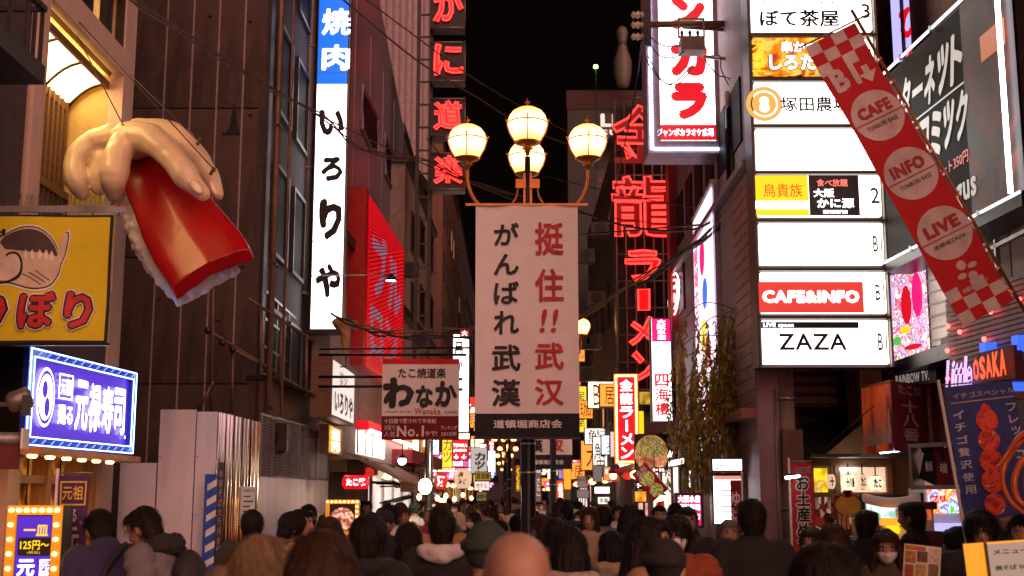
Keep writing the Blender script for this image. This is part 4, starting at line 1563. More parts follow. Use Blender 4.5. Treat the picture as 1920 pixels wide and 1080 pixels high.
# ------------------------------------------------------------------ bowling pin and rooftop, night shade put into their colours
pn = thing('giant_bowling_pin', 'giant unlit grey bowling pin standing on a rooftop against the black sky', 'sculpture', tuple(P(1168, 166, 60)))
k = 60 / F
prof = [(8, 0), (12, 8), (16, 30), (18, 55), (18, 72), (14, 92), (10, 108), (8.5, 122), (9, 134), (11, 146), (11.5, 156), (9, 166), (4, 172)]
MB().lathe([(a * k, b * k * .74) for a, b in prof], n=24).build('pin_body', mat('dim_white', (.11, .095, .09), .5), pn, True)
MB().lathe([(8.9 * k, 118 * k * .74), (9.1 * k, 121 * k * .74), (9.1 * k, 125 * k * .74), (8.9 * k, 128 * k * .74)], n=24).build('neck_stripe', mat('dull_red', (.06, .02, .02), .5), pn, True)
rb = thing('rooftop_hall', 'dark rooftop building under the giant bowling pin with a white pixel sign', 'building', (P(1190, 928, 62).x, 66, 0))
box('wall', rb, -3.2, 6, -4, 6, 0, P(1168, 166, 60).z, blackm)
box('red_band', rb, -3.25, 6.05, -4.06, 6.05, P(1168, 205, 62).z, P(1168, 170, 62).z, mat('night_red', (.04, .008, .008), .7))
rsn = Pan.at('rooftop_sign', 'pale white blocky sign on the dark rooftop left of the big neon character', 'sign', 1126, 60, 1200, 60, 213, 256)
rsn.box('back_plate', 0, rsn.W, .02, .2, 0, rsn.H, darkm)
rsn.txt('LEI', (.0, rsn.W * .7, rsn.H * .42, rsn.H), Wd, -.01, .05, px=False)
rsn.txt('SURE', (.0, rsn.W, rsn.H * .05, rsn.H * .3), Wd, -.01, .03, px=False)
rw = Pan.at('unlit_kana_sign', 'dim unlit vertical lettering on the dark building right of the right-hand globe', 'sign', 1118, 45, 1150, 45, 318, 480)
rw.box('back_plate', 0, rw.W, .02, .2, 0, rw.H, darkm)
rw.txt('ボウル', (0.1, rw.W - .1, .1, rw.H - .1), mat('dull_letter', (.16, .06, .055), .6), -.01, .04, px=False, vert=True)
gb = thing('green_flare', 'tiny green flare spot high in the black sky right of the lamp globes', 'glint', tuple(P(1117, 125, 58)))
MB().lathe([(.02, -.1), (.1, -.05), (.1, .05), (.02, .1)], n=12).build('lens', GrnB, gb, True)  # flare spot built as an added glowing lamp on a mast
tube('mast', gb, [(0, 0, -.1), (0, 0, -6)], .02, blackm, 5)

# ------------------------------------------------------------------ transformer and crossarm
up = thing('utility_pole', 'utility pole behind the lit menu tower with a cross arm, switch box and insulators', 'utility pole', (P(1402, 928, 15.2).x, 15.2, 0))
U0 = Vector(up.location)
MB().lathe([(.13, 0), (.1, 9)], n=14).build('post', conc, up, True)
def ub(name, a, b, r, m_): return tube(name, up, [P(*a) - U0, P(*b) - U0], r, m_, 6)
ub('crossarm', (1212, 46, 14.9), (1396, 44, 15.1), .045, rust)
ub('crossarm', (1280, 50, 15.0), (1396, 58, 15.15), .03, rust)
ub('crossarm', (1318, 106, 15.0), (1398, 114, 15.1), .025, steel)
for y in (28, 47, 69):
    q = P(1196, y, 14.9) - U0
    MB().lathe([(.01, -.09), (.05, -.06), (.03, -.03), (.055, 0), (.03, .03), (.05, .06), (.015, .09)], n=10).build('insulator', cream, up, True, q).rotation_euler = (0, math.radians(90), 0)
q = P(1213, 45, 14.9) - U0
box('insulator_bracket', up, q.x - .05, q.x + .05, q.y - .03, q.y + .03, q.z - .3, q.z + .35, darkm)
q = P(1297, 88, 14.8) - U0
box('switch_box', up, q.x - .15, q.x + .15, q.y - .12, q.y + .12, q.z - .08, q.z + .1, mat('grey_box', (.2, .15, .12), .5, dirt=.5))
for dx in (-.12, -.02, .08):
    MB().lathe([(.01, 0), (.025, .03), (.015, .06), (.025, .09), (.01, .12)], q.x + dx, q.y, q.z + .1, 8).build('bushing', darkm, up, True)
frame_mb(q.x - .17, q.x + .17, q.z + .12, q.z + .38, .02, q.y - .02, q.y + .02).build('hanger', rust, up)
a_, b_ = P(1380, 345, 14.7) - U0, P(1377, 185, 14.7) - U0
MB().lathe([(.09, 0), (.11, .05), (.11, .95), (.09, 1.02)], a_.x, a_.y, a_.z, 16).build('cable_head', blackm, up, True)
m = MB()
for k in range(16):
    an = k * math.pi / 8
    m.tube([(a_.x + .112 * math.cos(an), a_.y + .112 * math.sin(an), a_.z + .06), (a_.x + .112 * math.cos(an), a_.y + .112 * math.sin(an), a_.z + .7)], .006, 4)
m.build('cooling_rib', blackm, up)
for dx in (-.075, 0, .075):
    MB().lathe([(.03, 0), (.035, .1), (.028, .12), (.034, .16), (.015, .17)], a_.x + dx, a_.y, a_.z + 1.02, 10).build('porcelain_head', cream, up, True)
for pts in (((1200, 28), (1225, 75), (1262, 88), (1290, 78)), ((1200, 50), (1232, 100), (1262, 108), (1285, 95)), ((1203, 70), (1216, 120), (1255, 158), (1300, 122)), ((1320, 110), (1345, 140), (1365, 146), (1377, 165)), ((1215, 105), (1240, 150), (1270, 158), (1298, 128)), ((1330, 105), (1350, 105), (1352, 130), (1366, 160))):
    tube('jumper_wire', up, [P(a, b, 14.75) - U0 for a, b in pts], .008, cable, 5, 5)

# ------------------------------------------------------------------ overhead cables
def cab(label, pts, r, m_, strands=1):
    w = [P(*q) for q in pts]
    o_ = w[0]
    mb = MB()
    sp_ = smooth_pts([q - o_ for q in w], 8)
    for s in range(strands):
        off = Vector((0, 0, s * r * 1.8))
        tw_ = [p + off + Vector((0, math.sin(i * .9 + s * 2) * r, math.cos(i * .9 + s * 2) * r * 1.2)) if strands > 1 else p for i, p in enumerate(sp_)]
        mb.tube(tw_, r, 6)
    ob = mb.build('overhead_cable', m_, None, True, o_)
    tag(ob, label, 'cable', 'overhead cables across the street')
cab('thick twisted cable bundle sagging from the top left past the tall white sign', [(225, -12, 9), (350, 72, 11), (490, 160, 14), (610, 225, 16), (665, 276, 17.5), (740, 298, 19), (800, 303, 20), (880, 342, 22), (985, 372, 24)], .011, cablebr, 3)
cab('thin upper cable running beside the thick sagging bundle at the left', [(240, -10, 10), (400, 95, 13), (560, 195, 16), (700, 265, 19), (860, 335, 23), (1000, 390, 26)], .012, cablebr)
cab('pale cable falling from the top beside the tall white sign to the right globe', [(620, -20, 14), (780, 112, 17), (900, 186, 19), (1000, 245, 21), (1150, 302, 24)], .014, cablebr)
cab('upper thin cable passing behind the top globe of the lamp', [(660, -20, 15), (868, 133, 19), (965, 193, 21), (1090, 262, 24)], .011, cablebr)
cab('thin dark cable from the red neon row down to the lamp banner', [(800, 260, 20), (880, 340, 21), (1060, 395, 22), (1240, 420, 24)], .01, cable)
cab('black sagging cable crossing the big neon characters', [(1080, 395, 20), (1180, 425, 19), (1290, 432, 17), (1360, 400, 15.6), (1404, 385, 15)], .018, cable)
cab('lower black cable crossing the big neon characters to the utility pole', [(1090, 440, 21), (1230, 428, 19), (1340, 418, 16.5), (1404, 396, 15)], .015, cable)
cab('thick black and yellow cable from the right lamp up across the neon lattice', [(1085, 602, 18), (1180, 538, 17.5), (1290, 470, 17), (1404, 398, 15.3)], .013, cableyel, 3)
cab('black cable coil slanting over the tall lit panel to the pole', [(1190, 545, 18), (1300, 462, 16.5), (1370, 408, 15.5), (1402, 360, 15)], .02, cable, 2)
cab('yellow and black cable pair stretched level above the brush lettered banner', [(652, 605, 17), (720, 622, 17), (800, 622, 17), (895, 616, 17)], .012, cableyel, 2)
cab('black cable just below the yellow pair above the brush lettered banner', [(620, 590, 17), (690, 622, 17.2), (760, 634, 17.4), (900, 634, 18)], .016, cable, 2)
cab('thin cables from the near roof edge down to the blue neon sign at right', [(1640, 760, 12), (1500, 880, 14)], .006, cable)
cab('bunch of thin cables hanging from the insulators beside the karaoke sign', [(1205, 60, 14.9), (1190, 180, 16), (1165, 300, 18), (1140, 420, 22)], .008, cable, 3)
cab('diagonal thin cable from the far facade at right down to the lamp', [(1020, 330, 20), (1200, 372, 19), (1330, 390, 17), (1404, 376, 15.2)], .008, cable)

# ------------------------------------------------------------------ white brush lettered banner at left
wn_ = Pan.at('takoyaki_banner', 'white cloth banner with black brush lettering and a dark red lower band, hung from pipes', 'banner', 716, 17.2, 861, 17.2, 673, 825)
W, H = wn_.W, wn_.H
wn_.wave = lambda x, z: .012 * math.sin(x * 7 + z * 3)
wn_.rect('cloth', 0, W, wn_.px(780, 782)[1], H, 0, clothw, 12)
wn_.rect('red_hem', 0, W, H - .075, H, -.003, clothr, 12)
wn_.rect('red_band', 0, W, 0, wn_.px(780, 780)[1], -.003, clothdr, 12)
wn_.txt('たこ焼道楽', (747, 690, 836, 709), black, -.012, .02, brush=.02)
wn_.txt('わ', (718, 708, 776, 765), black, -.012, .06, brush=.06)
wn_.txt('な', (779, 722, 812, 764), black, -.012, .05, brush=.06)
wn_.txt('か', (815, 714, 856, 763), black, -.012, .05, brush=.06)
wn_.txt('Wanaka', (777, 765, 826, 777), inkred, -.012, .01)
wn_.txt('takoyaki do-raku', (722, 769, 772, 775), black, -.012, 0)
wn_.txt('osaka', (834, 769, 857, 775), black, -.012, 0)
wn_.txt('十日間で愛されて半世紀', (720, 785, 818, 794), inkwhite, -.012, .02)
wn_.txt('大阪で', (720, 797, 741, 807), inkwhite, -.012, .0)
wn_.txt('人気', (720, 809, 741, 819), inkwhite, -.012, .0)
wn_.txt('No.1', (744, 798, 795, 819), inkwhite, -.012, .03)
wn_.txt('やで!', (797, 808, 820, 818), inkwhite, -.012, .02)
wn_.txt('ランキング', (827, 798, 857, 806), inkwhite, -.012, .02)
wn_.txt('2015年', (827, 809, 857, 818), inkwhite, -.012, .02)
for k in range(9):
    tube('tie', wn_.root, [(W * k / 8, 0, H - .02), (W * k / 8, 0, H + .06)], .004, blackm, 4)
tube('banner_pipe', wn_.root, [(-.9, .02, H + .06), (W + .1, .02, H + .06)], .02, blackm, 7)
tube('banner_pipe', wn_.root, [(-.9, .02, H + .14), (W + .2, .02, H + .16)], .015, blackm, 7)
for z in (H * .78, H * .66):
    tube('support_pipe', wn_.root, [(-.9, .05, z), (.0, .05, z)], .02, blackm, 7)

# ------------------------------------------------------------------ shops in the left middle distance
S1 = Pan.at('white_lit_shop', 'shop with white lit upper floor, a glaring tube along its red fascia and folded awnings', 'building', 614, 21.5, 812, 41, 560, 928 + 195, ref='l')
W = S1.W
S1.box('wall', 0, W, 0, 4, 0, 4.9, mat('shop_render', (.45, .33, .28), .7, dirt=.3))
def on(p, px0, px1, y0m, y1m):
    """rectangle on a receding front from pixel columns and the heights at its left edge"""
    return p.px(px0, y0m)[0], p.px(px1, y0m)[0], p.px(px0, y1m)[1], p.px(px0, y0m)[1]
a = on(S1, 668, 720, 800, 850)
S1.box('lit_window', a[0], a[1], -.02, 0, a[2], a[3], Ww)
for k in range(5):
    x = a[0] + (a[1] - a[0]) * k / 4
    S1.box('mullion', x - .04, x + .04, -.05, -.02, a[2], a[3], galv)
a = on(S1, 668, 762, 788, 806)
S1.box('red_fascia', a[0], a[1], -.25, 0, a[2], a[3], RedL)
tube('fascia_tube', S1.root, [(a[0], -.3, a[2] - .02), (a[1], -.3, a[2] - .02)], .035, Wt, 8)
a = on(S1, 752, 790, 805, 835)
S1.box('orange_board', a[0], a[1], -.3, 0, a[2], a[3], emis('dim_amber', (.8, .3, .02), .5))
a = on(S1, 735, 800, 842, 868)
S1.box('red_awning', a[0], a[1], -.5, 0, a[2], a[3], mat('awning_red', (.3, .03, .05), .7))
a = on(S1, 690, 812, 880, 990)
S1.box('bright_front', a[0], a[1], -.04, 0, .6, a[3], emis('pale_shop_light', (1, .8, .72), .95, var=.4, scale=.8))
for k in range(9):
    x = a[0] + (a[1] - a[0]) * k / 8
    S1.box('shutter_post', x - .05, x + .05, -.1, -.04, 0, a[3], whitep)
a = on(S1, 614, 690, 862, 885)
S1.box('soffit', 0, a[1], -.35, 0, a[2], a[3], wood)
S1.box('dark_shopfront', 0, a[1], -.02, 0, 0, a[2], brownw)
for zz in (5.6, 7.2):
    S1.box('upper_floor_band', 0, W, -.06, 0, zz - .7, zz - .5, darkm)
ym_ = Pan.at('yellow_vertical_sign', 'glowing yellow-orange slanted sign with white script at the shop corner', 'sign', 617, 19, 640, 20.3, 795, 850)
ym_.box('case', 0, ym_.W, .01, .15, 0, ym_.H, wood)
ym_.rect('lit_face', .02, ym_.W - .02, .02, ym_.H - .02, 0, picture('flame_print', ['#2a1002', '#c86a08', '#ffc83a', '#a04404', '#fff0b0'], 1.0, 3))
ym_.txt('焼肉', (.2 * ym_.W, .8 * ym_.W, .1 * ym_.H, .9 * ym_.H), Wtx, -.01, .03, px=False, vert=True)
# awnings
def awning(label, xl, Yl, xr, Yr, yt, drop, out, m_):
    p = Pan.at('folding_awning', label, 'awning', xl, Yl, xr, Yr, yt, yt + 20)
    W = p.W
    n = 8
    v, f = [], []
    for i in range(n + 1):
        v += [(W * i / n, 0, p.H), (W * i / n, -out, p.H - drop), (W * i / n, -out - .01, p.H - drop - .18)]
    for i in range(n):
        b = 3 * i
        f += [(b, b + 1, b + 4, b + 3), (b + 1, b + 2, b + 5, b + 4)]
    mk('canvas', v, f, m_, p.root)
    for x in (0.02, W / 2, W - .02):
        tube('awning_arm', p.root, [(x, 0, p.H - .5), (x, -out * .9, p.H - drop - .03)], .018, blackm, 5)
    tube('front_bar', p.root, [(0, -out, p.H - drop), (W, -out, p.H - drop)], .025, woodl, 6)
    return p
awning('long brown canvas awning with a wooden edge over the left shopfront', 640, 21, 706, 26, 846, .5, 1.0, mat('awning_brown', (.2, .11, .07), .8))
awning('narrow brown awning farther along over the white shopfront', 712, 26.5, 765, 33, 868, .45, .9, mat('awning_brown', (.2, .11, .07), .8))
awning('grey folded awning over the white shopfront', 712, 25.8, 740, 29, 898, .3, .7, mat('awning_grey', (.16, .14, .14), .8))
awning('small maroon cloth awning at the end of the white shopfront', 768, 32, 792, 36, 882, .7, .4, mat('awning_maroon', (.22, .05, .05), .8))
# red oval lantern sign
rl_ = thing('red_oval_sign', 'red glowing rounded sign with white lettering hanging over the left shop', 'sign', tuple(P(667, 904, 19)))
m = MB()
m.tube([(-.21, 0, 0), (-.19, 0, 0), (-.17, 0, 0), (.17, 0, 0), (.19, 0, 0), (.21, 0, 0)], [.03, .08, .105, .105, .08, .03], 16)
m.build('shell', RedL, rl_, True)
v, f = lay('たこ焼', -.13, .16, -.06, .06, .04)
mk('lettering', [(a, -.11, b) for a, b in v], f, Wtx, rl_)
tube('hanger', rl_, [(-.12, 0, .1), (-.12, 0, .3)], .008, blackm, 5)
tube('hanger', rl_, [(.12, 0, .1), (.12, 0, .3)], .008, blackm, 5)
# bulb framed picture board
gp = Pan.at('picture_board', 'board of grilled seafood in an orange frame of bulbs at the left shop', 'sign', 610, 15.5, 673, 15.5, 937, 1003)
gp.box('case', 0, gp.W, .01, .12, 0, gp.H, darkm)
frame_mb(0, gp.W, 0, gp.H, .05, -.01, .01).build('amber_frame', emis('amber_frame', (.95, .3, .02), .65), gp.root)
gp.rect('picture', .055, gp.W - .055, .055, gp.H - .055, 0, black)
gp.disc('plate_print', gp.W / 2, gp.H * .45, gp.W * .36, gp.H * .33, -.004, picture('crab_print', ['#301010', '#c86a4a', '#f0d8c8', '#8a2418', '#e8a888'], .75, 9))
for k in range(8):
    MB().lathe([(.009, -.01), (.014, 0), (.009, .01)], .025 + k * (gp.W - .05) / 7, -.02, gp.H - .025, 8).build('bulb', OrBulb, gp.root, True)
for k in range(1, 7):
    MB().lathe([(.009, -.01), (.014, 0), (.009, .01)], gp.W - .025, -.02, gp.H - .025 - k * .06, 8).build('bulb', OrBulb, gp.root, True)
# slender bright pole
q = P(806, 928, 19.5)
sp_ = thing('slender_pole', 'slender bright metal pole rising from the crowd beside the glaring lamp', 'pole', (q.x, q.y, 0))
MB().lathe([(.045, 0), (.045, 3.2), (.05, 3.22), (.02, 3.3)], n=12).build('post', steel, sp_, True)
# glaring work light
gl_ = thing('glaring_lamp', 'glaring bare white lamp hanging by the left shops just above the crowd', 'lamp', tuple(P(797, 912, 18.8)))
ellip(MB(), (0, 0, 0), (.1, .1, .12), 10).build('bulb', emis('glare', (1, .82, .6), 40), gl_, True)
tube('cord', gl_, [(0, 0, .1), (0, 0, 1.4)], .01, blackm, 5)
for i, (px_, py_, Y_, mm) in enumerate(((875, 771, 30, Wt), (754, 864, 24, Wt), (1252, 850, 22, Wt), (1150, 892, 28, OrBulb), (905, 836, 45, Wt), (830, 938, 30, OrBulb), (1165, 866, 26, OrBulb), (1236, 934, 20, OrBulb))):
    t = thing('spot_lamp', ['bright white spot lamp beside the small white vertical sign', 'small white lamp under the awning of the left shop', 'bright white spot lamp beside the round ramen picture',
              'yellowish lamp on a thin pole right of the second banner', 'small white lamp far down the left side', 'small orange lamp low among the left stalls', 'orange strip lamp under the bulb-edged red sign', 'orange lamp by the red lantern at the ramen stall'][i], 'lamp', tuple(P(px_, py_, Y_)))
    ellip(MB(), (0, 0, 0), (.08, .08, .08), 10).build('bulb', mm, t, True)
    MB().lathe([(.02, .12), (.05, .1), (.12, .05), (.115, .045)], n=12).build('shade', darkm, t, True)
    tube('stem', t, [(0, 0, .1), (0, .0, .5)], .012, blackm, 5)
for i, (px_, py_, Y_) in enumerate(((820, 934, 26), (836, 930, 27), (852, 936, 28), (786, 932, 24), (868, 928, 31), (884, 934, 35))):
    t = thing('stall_bulb', 'bare warm bulb over the left stalls just above the heads, ' + ['second', 'third', 'fourth', 'first', 'fifth', 'sixth'][i] + ' along the row', 'bulb', tuple(P(px_, py_, Y_)), 0, 'bare bulbs over the left stalls')
    ellip(MB(), (0, 0, 0), (.045, .045, .06), 10).build('glass', emis('stall_bulb', (1, .5, .16), 9), t, True)
    tube('cord', t, [(0, 0, .08), (0, 0, .6)], .01, blackm, 5)
# lanterns
def lantern(label, px_, py_, Y, rx, rz, m_, text, tm, group=None):
    k = Y / F
    t = thing('paper_lantern', label, 'lantern', tuple(P(px_, py_, Y)), 0, group)
    prof = [(math.cos(a) ** .6 * rx * k * (1 + .02 * (i % 2)), math.sin(a) * rz * k) for i, a in enumerate([(-1.35 + 2.7 * j / 18) for j in range(19)])]
    MB().lathe(prof, n=20).build('paper_shell', m_, t, True)
    for s in (-1, 1):
        MB().lathe([(.42 * rx * k, -.03 * rz * k * 2), (.45 * rx * k, 0), (.42 * rx * k, .06 * rz * k)], 0, 0, s * rz * k * .99, 14).build('lantern_cap', black, t, True)
    v, f = lay(text, -rx * k * .55, rx * k * .55, -rz * k * .6, rz * k * .6, .05)
    mk('lettering', [(a, -math.sqrt(max(0, 1 - (a / (rx * k)) ** 2)) * rx * k * 1.05 * (1 - .12 * abs(b / (rz * k))) - .01, b) for a, b in v], f, tm, t)
    tube('hanging_cord', t, [(0, 0, rz * k), (0, 0, rz * k + (.12 if Y < 14 else .3))], .008, blackm, 5)
lanpap = emis('lantern_paper', (1, .66, .42), .75)
lanred = emis('lantern_red', (.85, .03, .02), .75)
lantern('big round cream paper lantern with red and black brush marks at the left stalls', 868, 897, 24, 16, 19, lanpap, '祭', inkred)
lantern('red paper lantern beside the cream one at the left stalls', 827, 902, 24, 12, 16, lanred, '酒', Wtx)
lantern('small red lantern hanging right of the 24 hour sign', 1441, 904, 15, 11, 8, lanred, '魚', black)
lantern('long red lantern at the ramen stall above the crowd', 1238, 950, 20, 8, 17, lanred, '麺', darkred)

# small lit signs down the street: (name,label,x0,y0,x1,y1,Y,face,text list)
def small(label, x0, y0, x1, y1, Y, face, texts=(), name='lit_sign', framem=None, b=.02, Yr=None, cat='sign'):
    p = lightbox(name, label, x0, Y, x1, Yr or Y, y0, y1, framem or darkm, face, .15, b, cat=cat)
    for t_ in texts:
        p.txt(t_[0], t_[1], t_[2], -.015, t_[3] if len(t_) > 3 else .02, vert=(len(t_) > 4 and t_[4]))
    q = p.box('hanger', p.W * .2, p.W * .25, .05, .1, p.H, p.H + .3, darkm)
    return p
small('white vertical sign with black kana left of the banner, topped with red', 847, 625, 881, 812, 27, W_, (('呂', (853, 640, 868, 668), black, .05), ('か', (852, 672, 868, 700), black, .05), ('に', (853, 705, 868, 735), black, .05)), b=.03)
small('small red and white sign on top of the white vertical kana sign', 862, 618, 880, 632, 26.8, RedL, (('大', (866, 620, 876, 630), Wtx),))
small('red lit box sign with two white arrows pointing down', 847, 823, 879, 864, 30, RedL, (('TENKA', (850, 832, 876, 838), Wtx), ('JINKO', (850, 842, 875, 848), Wtx), ('↓ ↓', (851, 852, 874, 861), Wtx, .04)))
small('tilted white sign with black katakana far left of the lamp pole', 882, 838, 914, 888, 40, emis('lit_greyish', (.75, .7, .68), .6), (('カツ', (890, 848, 910, 880), black, .04, True),))
small('dim yellow sign with dark lettering above the far crowd', 890, 884, 921, 902, 34, emis('dim_yellow', (.5, .36, .03), .45), (('居酒屋', (893, 887, 918, 898), black),))
small('white narrow blueish sign far down the left side', 915, 845, 929, 886, 60, Wc, (('貸衣装', (918, 850, 926, 882), Blu, .0, True),))
small('small pink-white lit board far down the left side', 889, 902, 918, 920, 50, emis('lit_pale_pink', (1, .72, .75), 1.2), (('ホテル', (892, 906, 914, 916), inkred),))
small('small olive lit board just above the heads left of the pole', 893, 922, 913, 940, 45, emis('dim_olive', (.3, .22, .08), .5), (('営業中', (895, 927, 911, 935), black),))
small('tall orange lettered sign left against the black lamp pole', 967, 872, 975, 922, 70, emis('dim_orange', (.6, .2, .02), .6), (('くくる', (968, 876, 974, 918), YelL, .02, True),))
small('white lit board with black marks under the second banner', 1029, 878, 1042, 899, 50, W_, (('薬', (1031, 880, 1040, 890), black), ('店', (1031, 890, 1040, 898), black)))
small('blue and yellow board under the second banner', 1046, 878, 1055, 900, 52, BluD, (('免税', (1048, 881, 1053, 897), YelL, .0, True),))
small('orange-yellow panel under the second banner', 1057, 878, 1071, 918, 54, Oran)
small('orange-red vertical sign with pale writing under the second banner', 1043, 900, 1058, 942, 46, emis('lit_vermilion', (.9, .09, .01), 1.0), (('大阪名物', (1047, 905, 1055, 938), Wtx, .0, True),))
small('small red square board under the second banner', 1030, 900, 1042, 912, 48, RedL, (('鶴', (1032, 902, 1040, 910), Wtx),))
small('pale blue board low under the second banner', 1033, 913, 1044, 932, 47, Wc, (('両替', (1036, 916, 1042, 930), Blu, .0, True),))
small('thin pinkish notice board right beside the lamp pole', 1003, 879, 1016, 942, 30, emis('dim_pinkish', (.25, .13, .13), .5), (('本家', (1005, 881, 1014, 887), Wd), ('大たこ', (1006, 895, 1013, 930), Wd, .0, True)))
small('white sign with blue script at the right of the street over the crowd', 1114, 912, 1144, 926, 36, Wc, (('えびす', (1118, 915, 1140, 923), Blu),))
small('greenish white sign with dark script under the blue lettered one', 1120, 931, 1144, 946, 36, emis('lit_greenish', (.9, 1, .8), 1.4), (('茶屋', (1124, 934, 1140, 943), black),))
small('grey white box sign left of the bulb-edged sign', 1111, 872, 1130, 904, 34, emis('dim_grey', (.4, .32, .3), .4))
small('orange lit corner board left of the bulb-edged sign', 1131, 874, 1146, 902, 33, emis('dim_orange2', (1, .35, .12), .8), (('北', (1135, 880, 1142, 888), Wtx),))
small('small pale board with a dark strip on the right-hand far facade', 1083, 893, 1100, 915, 40, emis('dim_grey2', (.45, .33, .31), .45), (('HOTEL', (1085, 897, 1098, 902), black),))
small('wide pale board below it on the right-hand far facade', 1081, 918, 1105, 934, 40, emis('dim_grey2', (.45, .33, .31), .45))
small('tall pale lit panel left of the bulb-edged red sign', 1143, 808, 1153, 858, 27, emis('lit_peach', (1, .7, .6), .9))
small('long warm white lit strip beside the round ramen picture', 1253, 864, 1284, 876, 21, Ww, Yr=19, b=.01)
small('small yellow-orange lit panel among the right stalls', 1311, 880, 1331, 912, 19, emis('warm_panel', (.9, .35, .03), .9), (('串焼', (1316, 886, 1326, 908), black, .0, True),))
small('narrow bluish white lit sign at the right stalls', 1287, 880, 1300, 916, 19, Wc, (('麺処', (1290, 885, 1297, 910), black, .0, True),))
small('red board with black and white brush characters under the willow', 1333, 836, 1358, 862, 18, RedL, (('焼', (1337, 842, 1354, 857), Wtx, .03),))
small('dark board with white scribbled characters under the willow', 1312, 826, 1328, 856, 18, black, (('鮨', (1314, 830, 1326, 852), Wtx, .02),))
small('bright narrow white vertical light panel under the willow', 1364, 797, 1371, 856, 17, W_, b=.005)
small('amber lit panel glimmering through the willow fronds', 1333, 800, 1358, 835, 18.2, picture('amber_print', ['#3a1402', '#ff9a1c', '#ffd27a', '#7a2a04', '#e86010'], .9, 7))
small('small yellow lit panel under the willow beside the dark board', 1329, 818, 1334, 858, 18, YelL, b=.004)
small('red scribbled sign low under the willow', 1298, 836, 1309, 858, 18.5, RedL, (('寿', (1300, 840, 1307, 854), black),))
small('yellow ochre panel behind the bulb-edged red sign', 1197, 722, 1222, 760, 26, picture('yellow_print', ['#50360a', '#c89a20', '#ffdf60', '#8a5a10'], .5, 5))
small('lower yellow panel behind the bulb-edged red sign', 1197, 770, 1208, 822, 26, YelL, b=.01)
# 24 hour sign and lit board
h24 = small('white lit 24 hour sign with red lettering above the bright board', 1333, 858, 1394, 885, 14.2, W_, (('24h', (1341, 863, 1361, 880), RedL, .0), ('営業中', (1362, 864, 1389, 880), black, .0)), b=.02)
lb = small('tall dazzling white board with a red heading under the 24 hour sign', 1335, 889, 1394, 985, 14.4, W_, (('ジャンカラ', (1352, 903, 1376, 911), mat('ink_grey', (.3, .28, .3), .6)), ('料金表', (1340, 920, 1346, 975), RedL, .0, True)), b=.02)
lb.rect('red_heading', *lb.rc(1338, 891, 1392, 899), -.005, emis('lit_salmon', (1, .25, .18), 1.2))
for k in range(6):
    lb.rect('price_row', *lb.rc(1350, 918 + k * 10, 1388, 921 + k * 10), -.006, emis('price_grey', (.55, .55, .68), .9))
lb.box('stand_foot', .05, .1, 0, .1, -.9, 0, darkm)
lb.box('stand_foot', lb.W - .1, lb.W - .05, 0, .1, -.9, 0, darkm)
pb = small('magenta lit standing board with white characters above the crowd', 1266, 924, 1319, 990, 15, emis('lit_magenta_soft', (.8, .03, .16), .9), (('大阪水産', (1271, 929, 1312, 942), Wtx, .02), ('回転寿司', (1273, 945, 1312, 957), Wtx, .02), ('新鮮', (1284, 962, 1296, 985), Wtx, .0, True), ('旬', (1300, 962, 1312, 974), Wtx)), b=.03, framem=mat('navy_frame', (.03, .03, .09), .4))
for k in range(4):
    pb.rect('price_row', *pb.rc(1271, 961 + k * 7, 1281, 964 + k * 7), -.006, Wtx)
# round ramen picture, ramen banners
rr_ = Pan.at('round_food_sign', 'big round picture sign of a ramen bowl with greens below the narrow white sign', 'sign', 1190, 21, 1253, 21, 813, 882)
rr_.box('backing', 0, rr_.W, .03, .12, 0, rr_.H, darkm)
rr_.disc('bowl_rim', rr_.W / 2, rr_.H * .45, rr_.W * .5, rr_.H * .52, -.0, picture('bowl_print', ['#5a2c14', '#d08a50', '#e8b070', '#a05028', '#ffd8a0'], .5, 4), 32)
rr_.disc('noodle_print', rr_.W / 2, rr_.H * .55, rr_.W * .4, rr_.H * .36, -.006, picture('noodle_print', ['#2a3010', '#8a8a3a', '#d8c070', '#506020', '#c88a50', '#f0e0b0'], .5, 12), 28)
rr_.disc('pork_print', rr_.W * .35, rr_.H * .28, rr_.W * .2, rr_.H * .13, -.012, picture('pork_print', ['#6a2a14', '#d07a50', '#f0b090'], .5, 9), 20)
rr_.disc('pork_print', rr_.W * .7, rr_.H * .25, rr_.W * .18, rr_.H * .13, -.014, picture('pork_print', ['#6a2a14', '#d07a50', '#f0b090'], .5, 9), 20)
rbn = Pan.tilted('tilted_ramen_banner', 'red banner tilted on its pole with bowl pictures, in front of the ramen stall', 'banner', (1226, 940), (1252, 918), (1189, 885), 19.5)
W, H = rbn.W, rbn.H
rbn.rect('cloth', 0, W, 0, H, 0, clothr, 4)
rbn.disc('bowl_print', W * .5, H * .62, W * .42, W * .42, -.006, picture('noodle_print', [], .5))
rbn.disc('bowl_print', W * .5, H * .2, W * .38, W * .38, -.006, picture('noodle_print', [], .5))
rbn.txt('金龍', (W * .15, W * .85, H * .82, H * .97), inkwhite, -.008, .03, px=False)
tube('pole', rbn.root, [(W + .01, 0, -.4), (W + .01, 0, H + .05)], .01, inkwhite, 6)
small('orange lit oval food picture at the ramen stall', 1188, 919, 1214, 943, 19.8, picture('egg_print', ['#7a3004', '#ff9a20', '#ffd060', '#c05a08'], .8, 5))
small('black board with white slanted lettering at the ramen stall', 1191, 904, 1220, 918, 19.9, black, (('ラーメン', (1194, 907, 1217, 915), Wtx),))
small('red board with dark outlined script at the ramen stall', 1222, 876, 1248, 886, 20.2, RedL, (('らーめん', (1224, 878, 1246, 884), Wtx),))

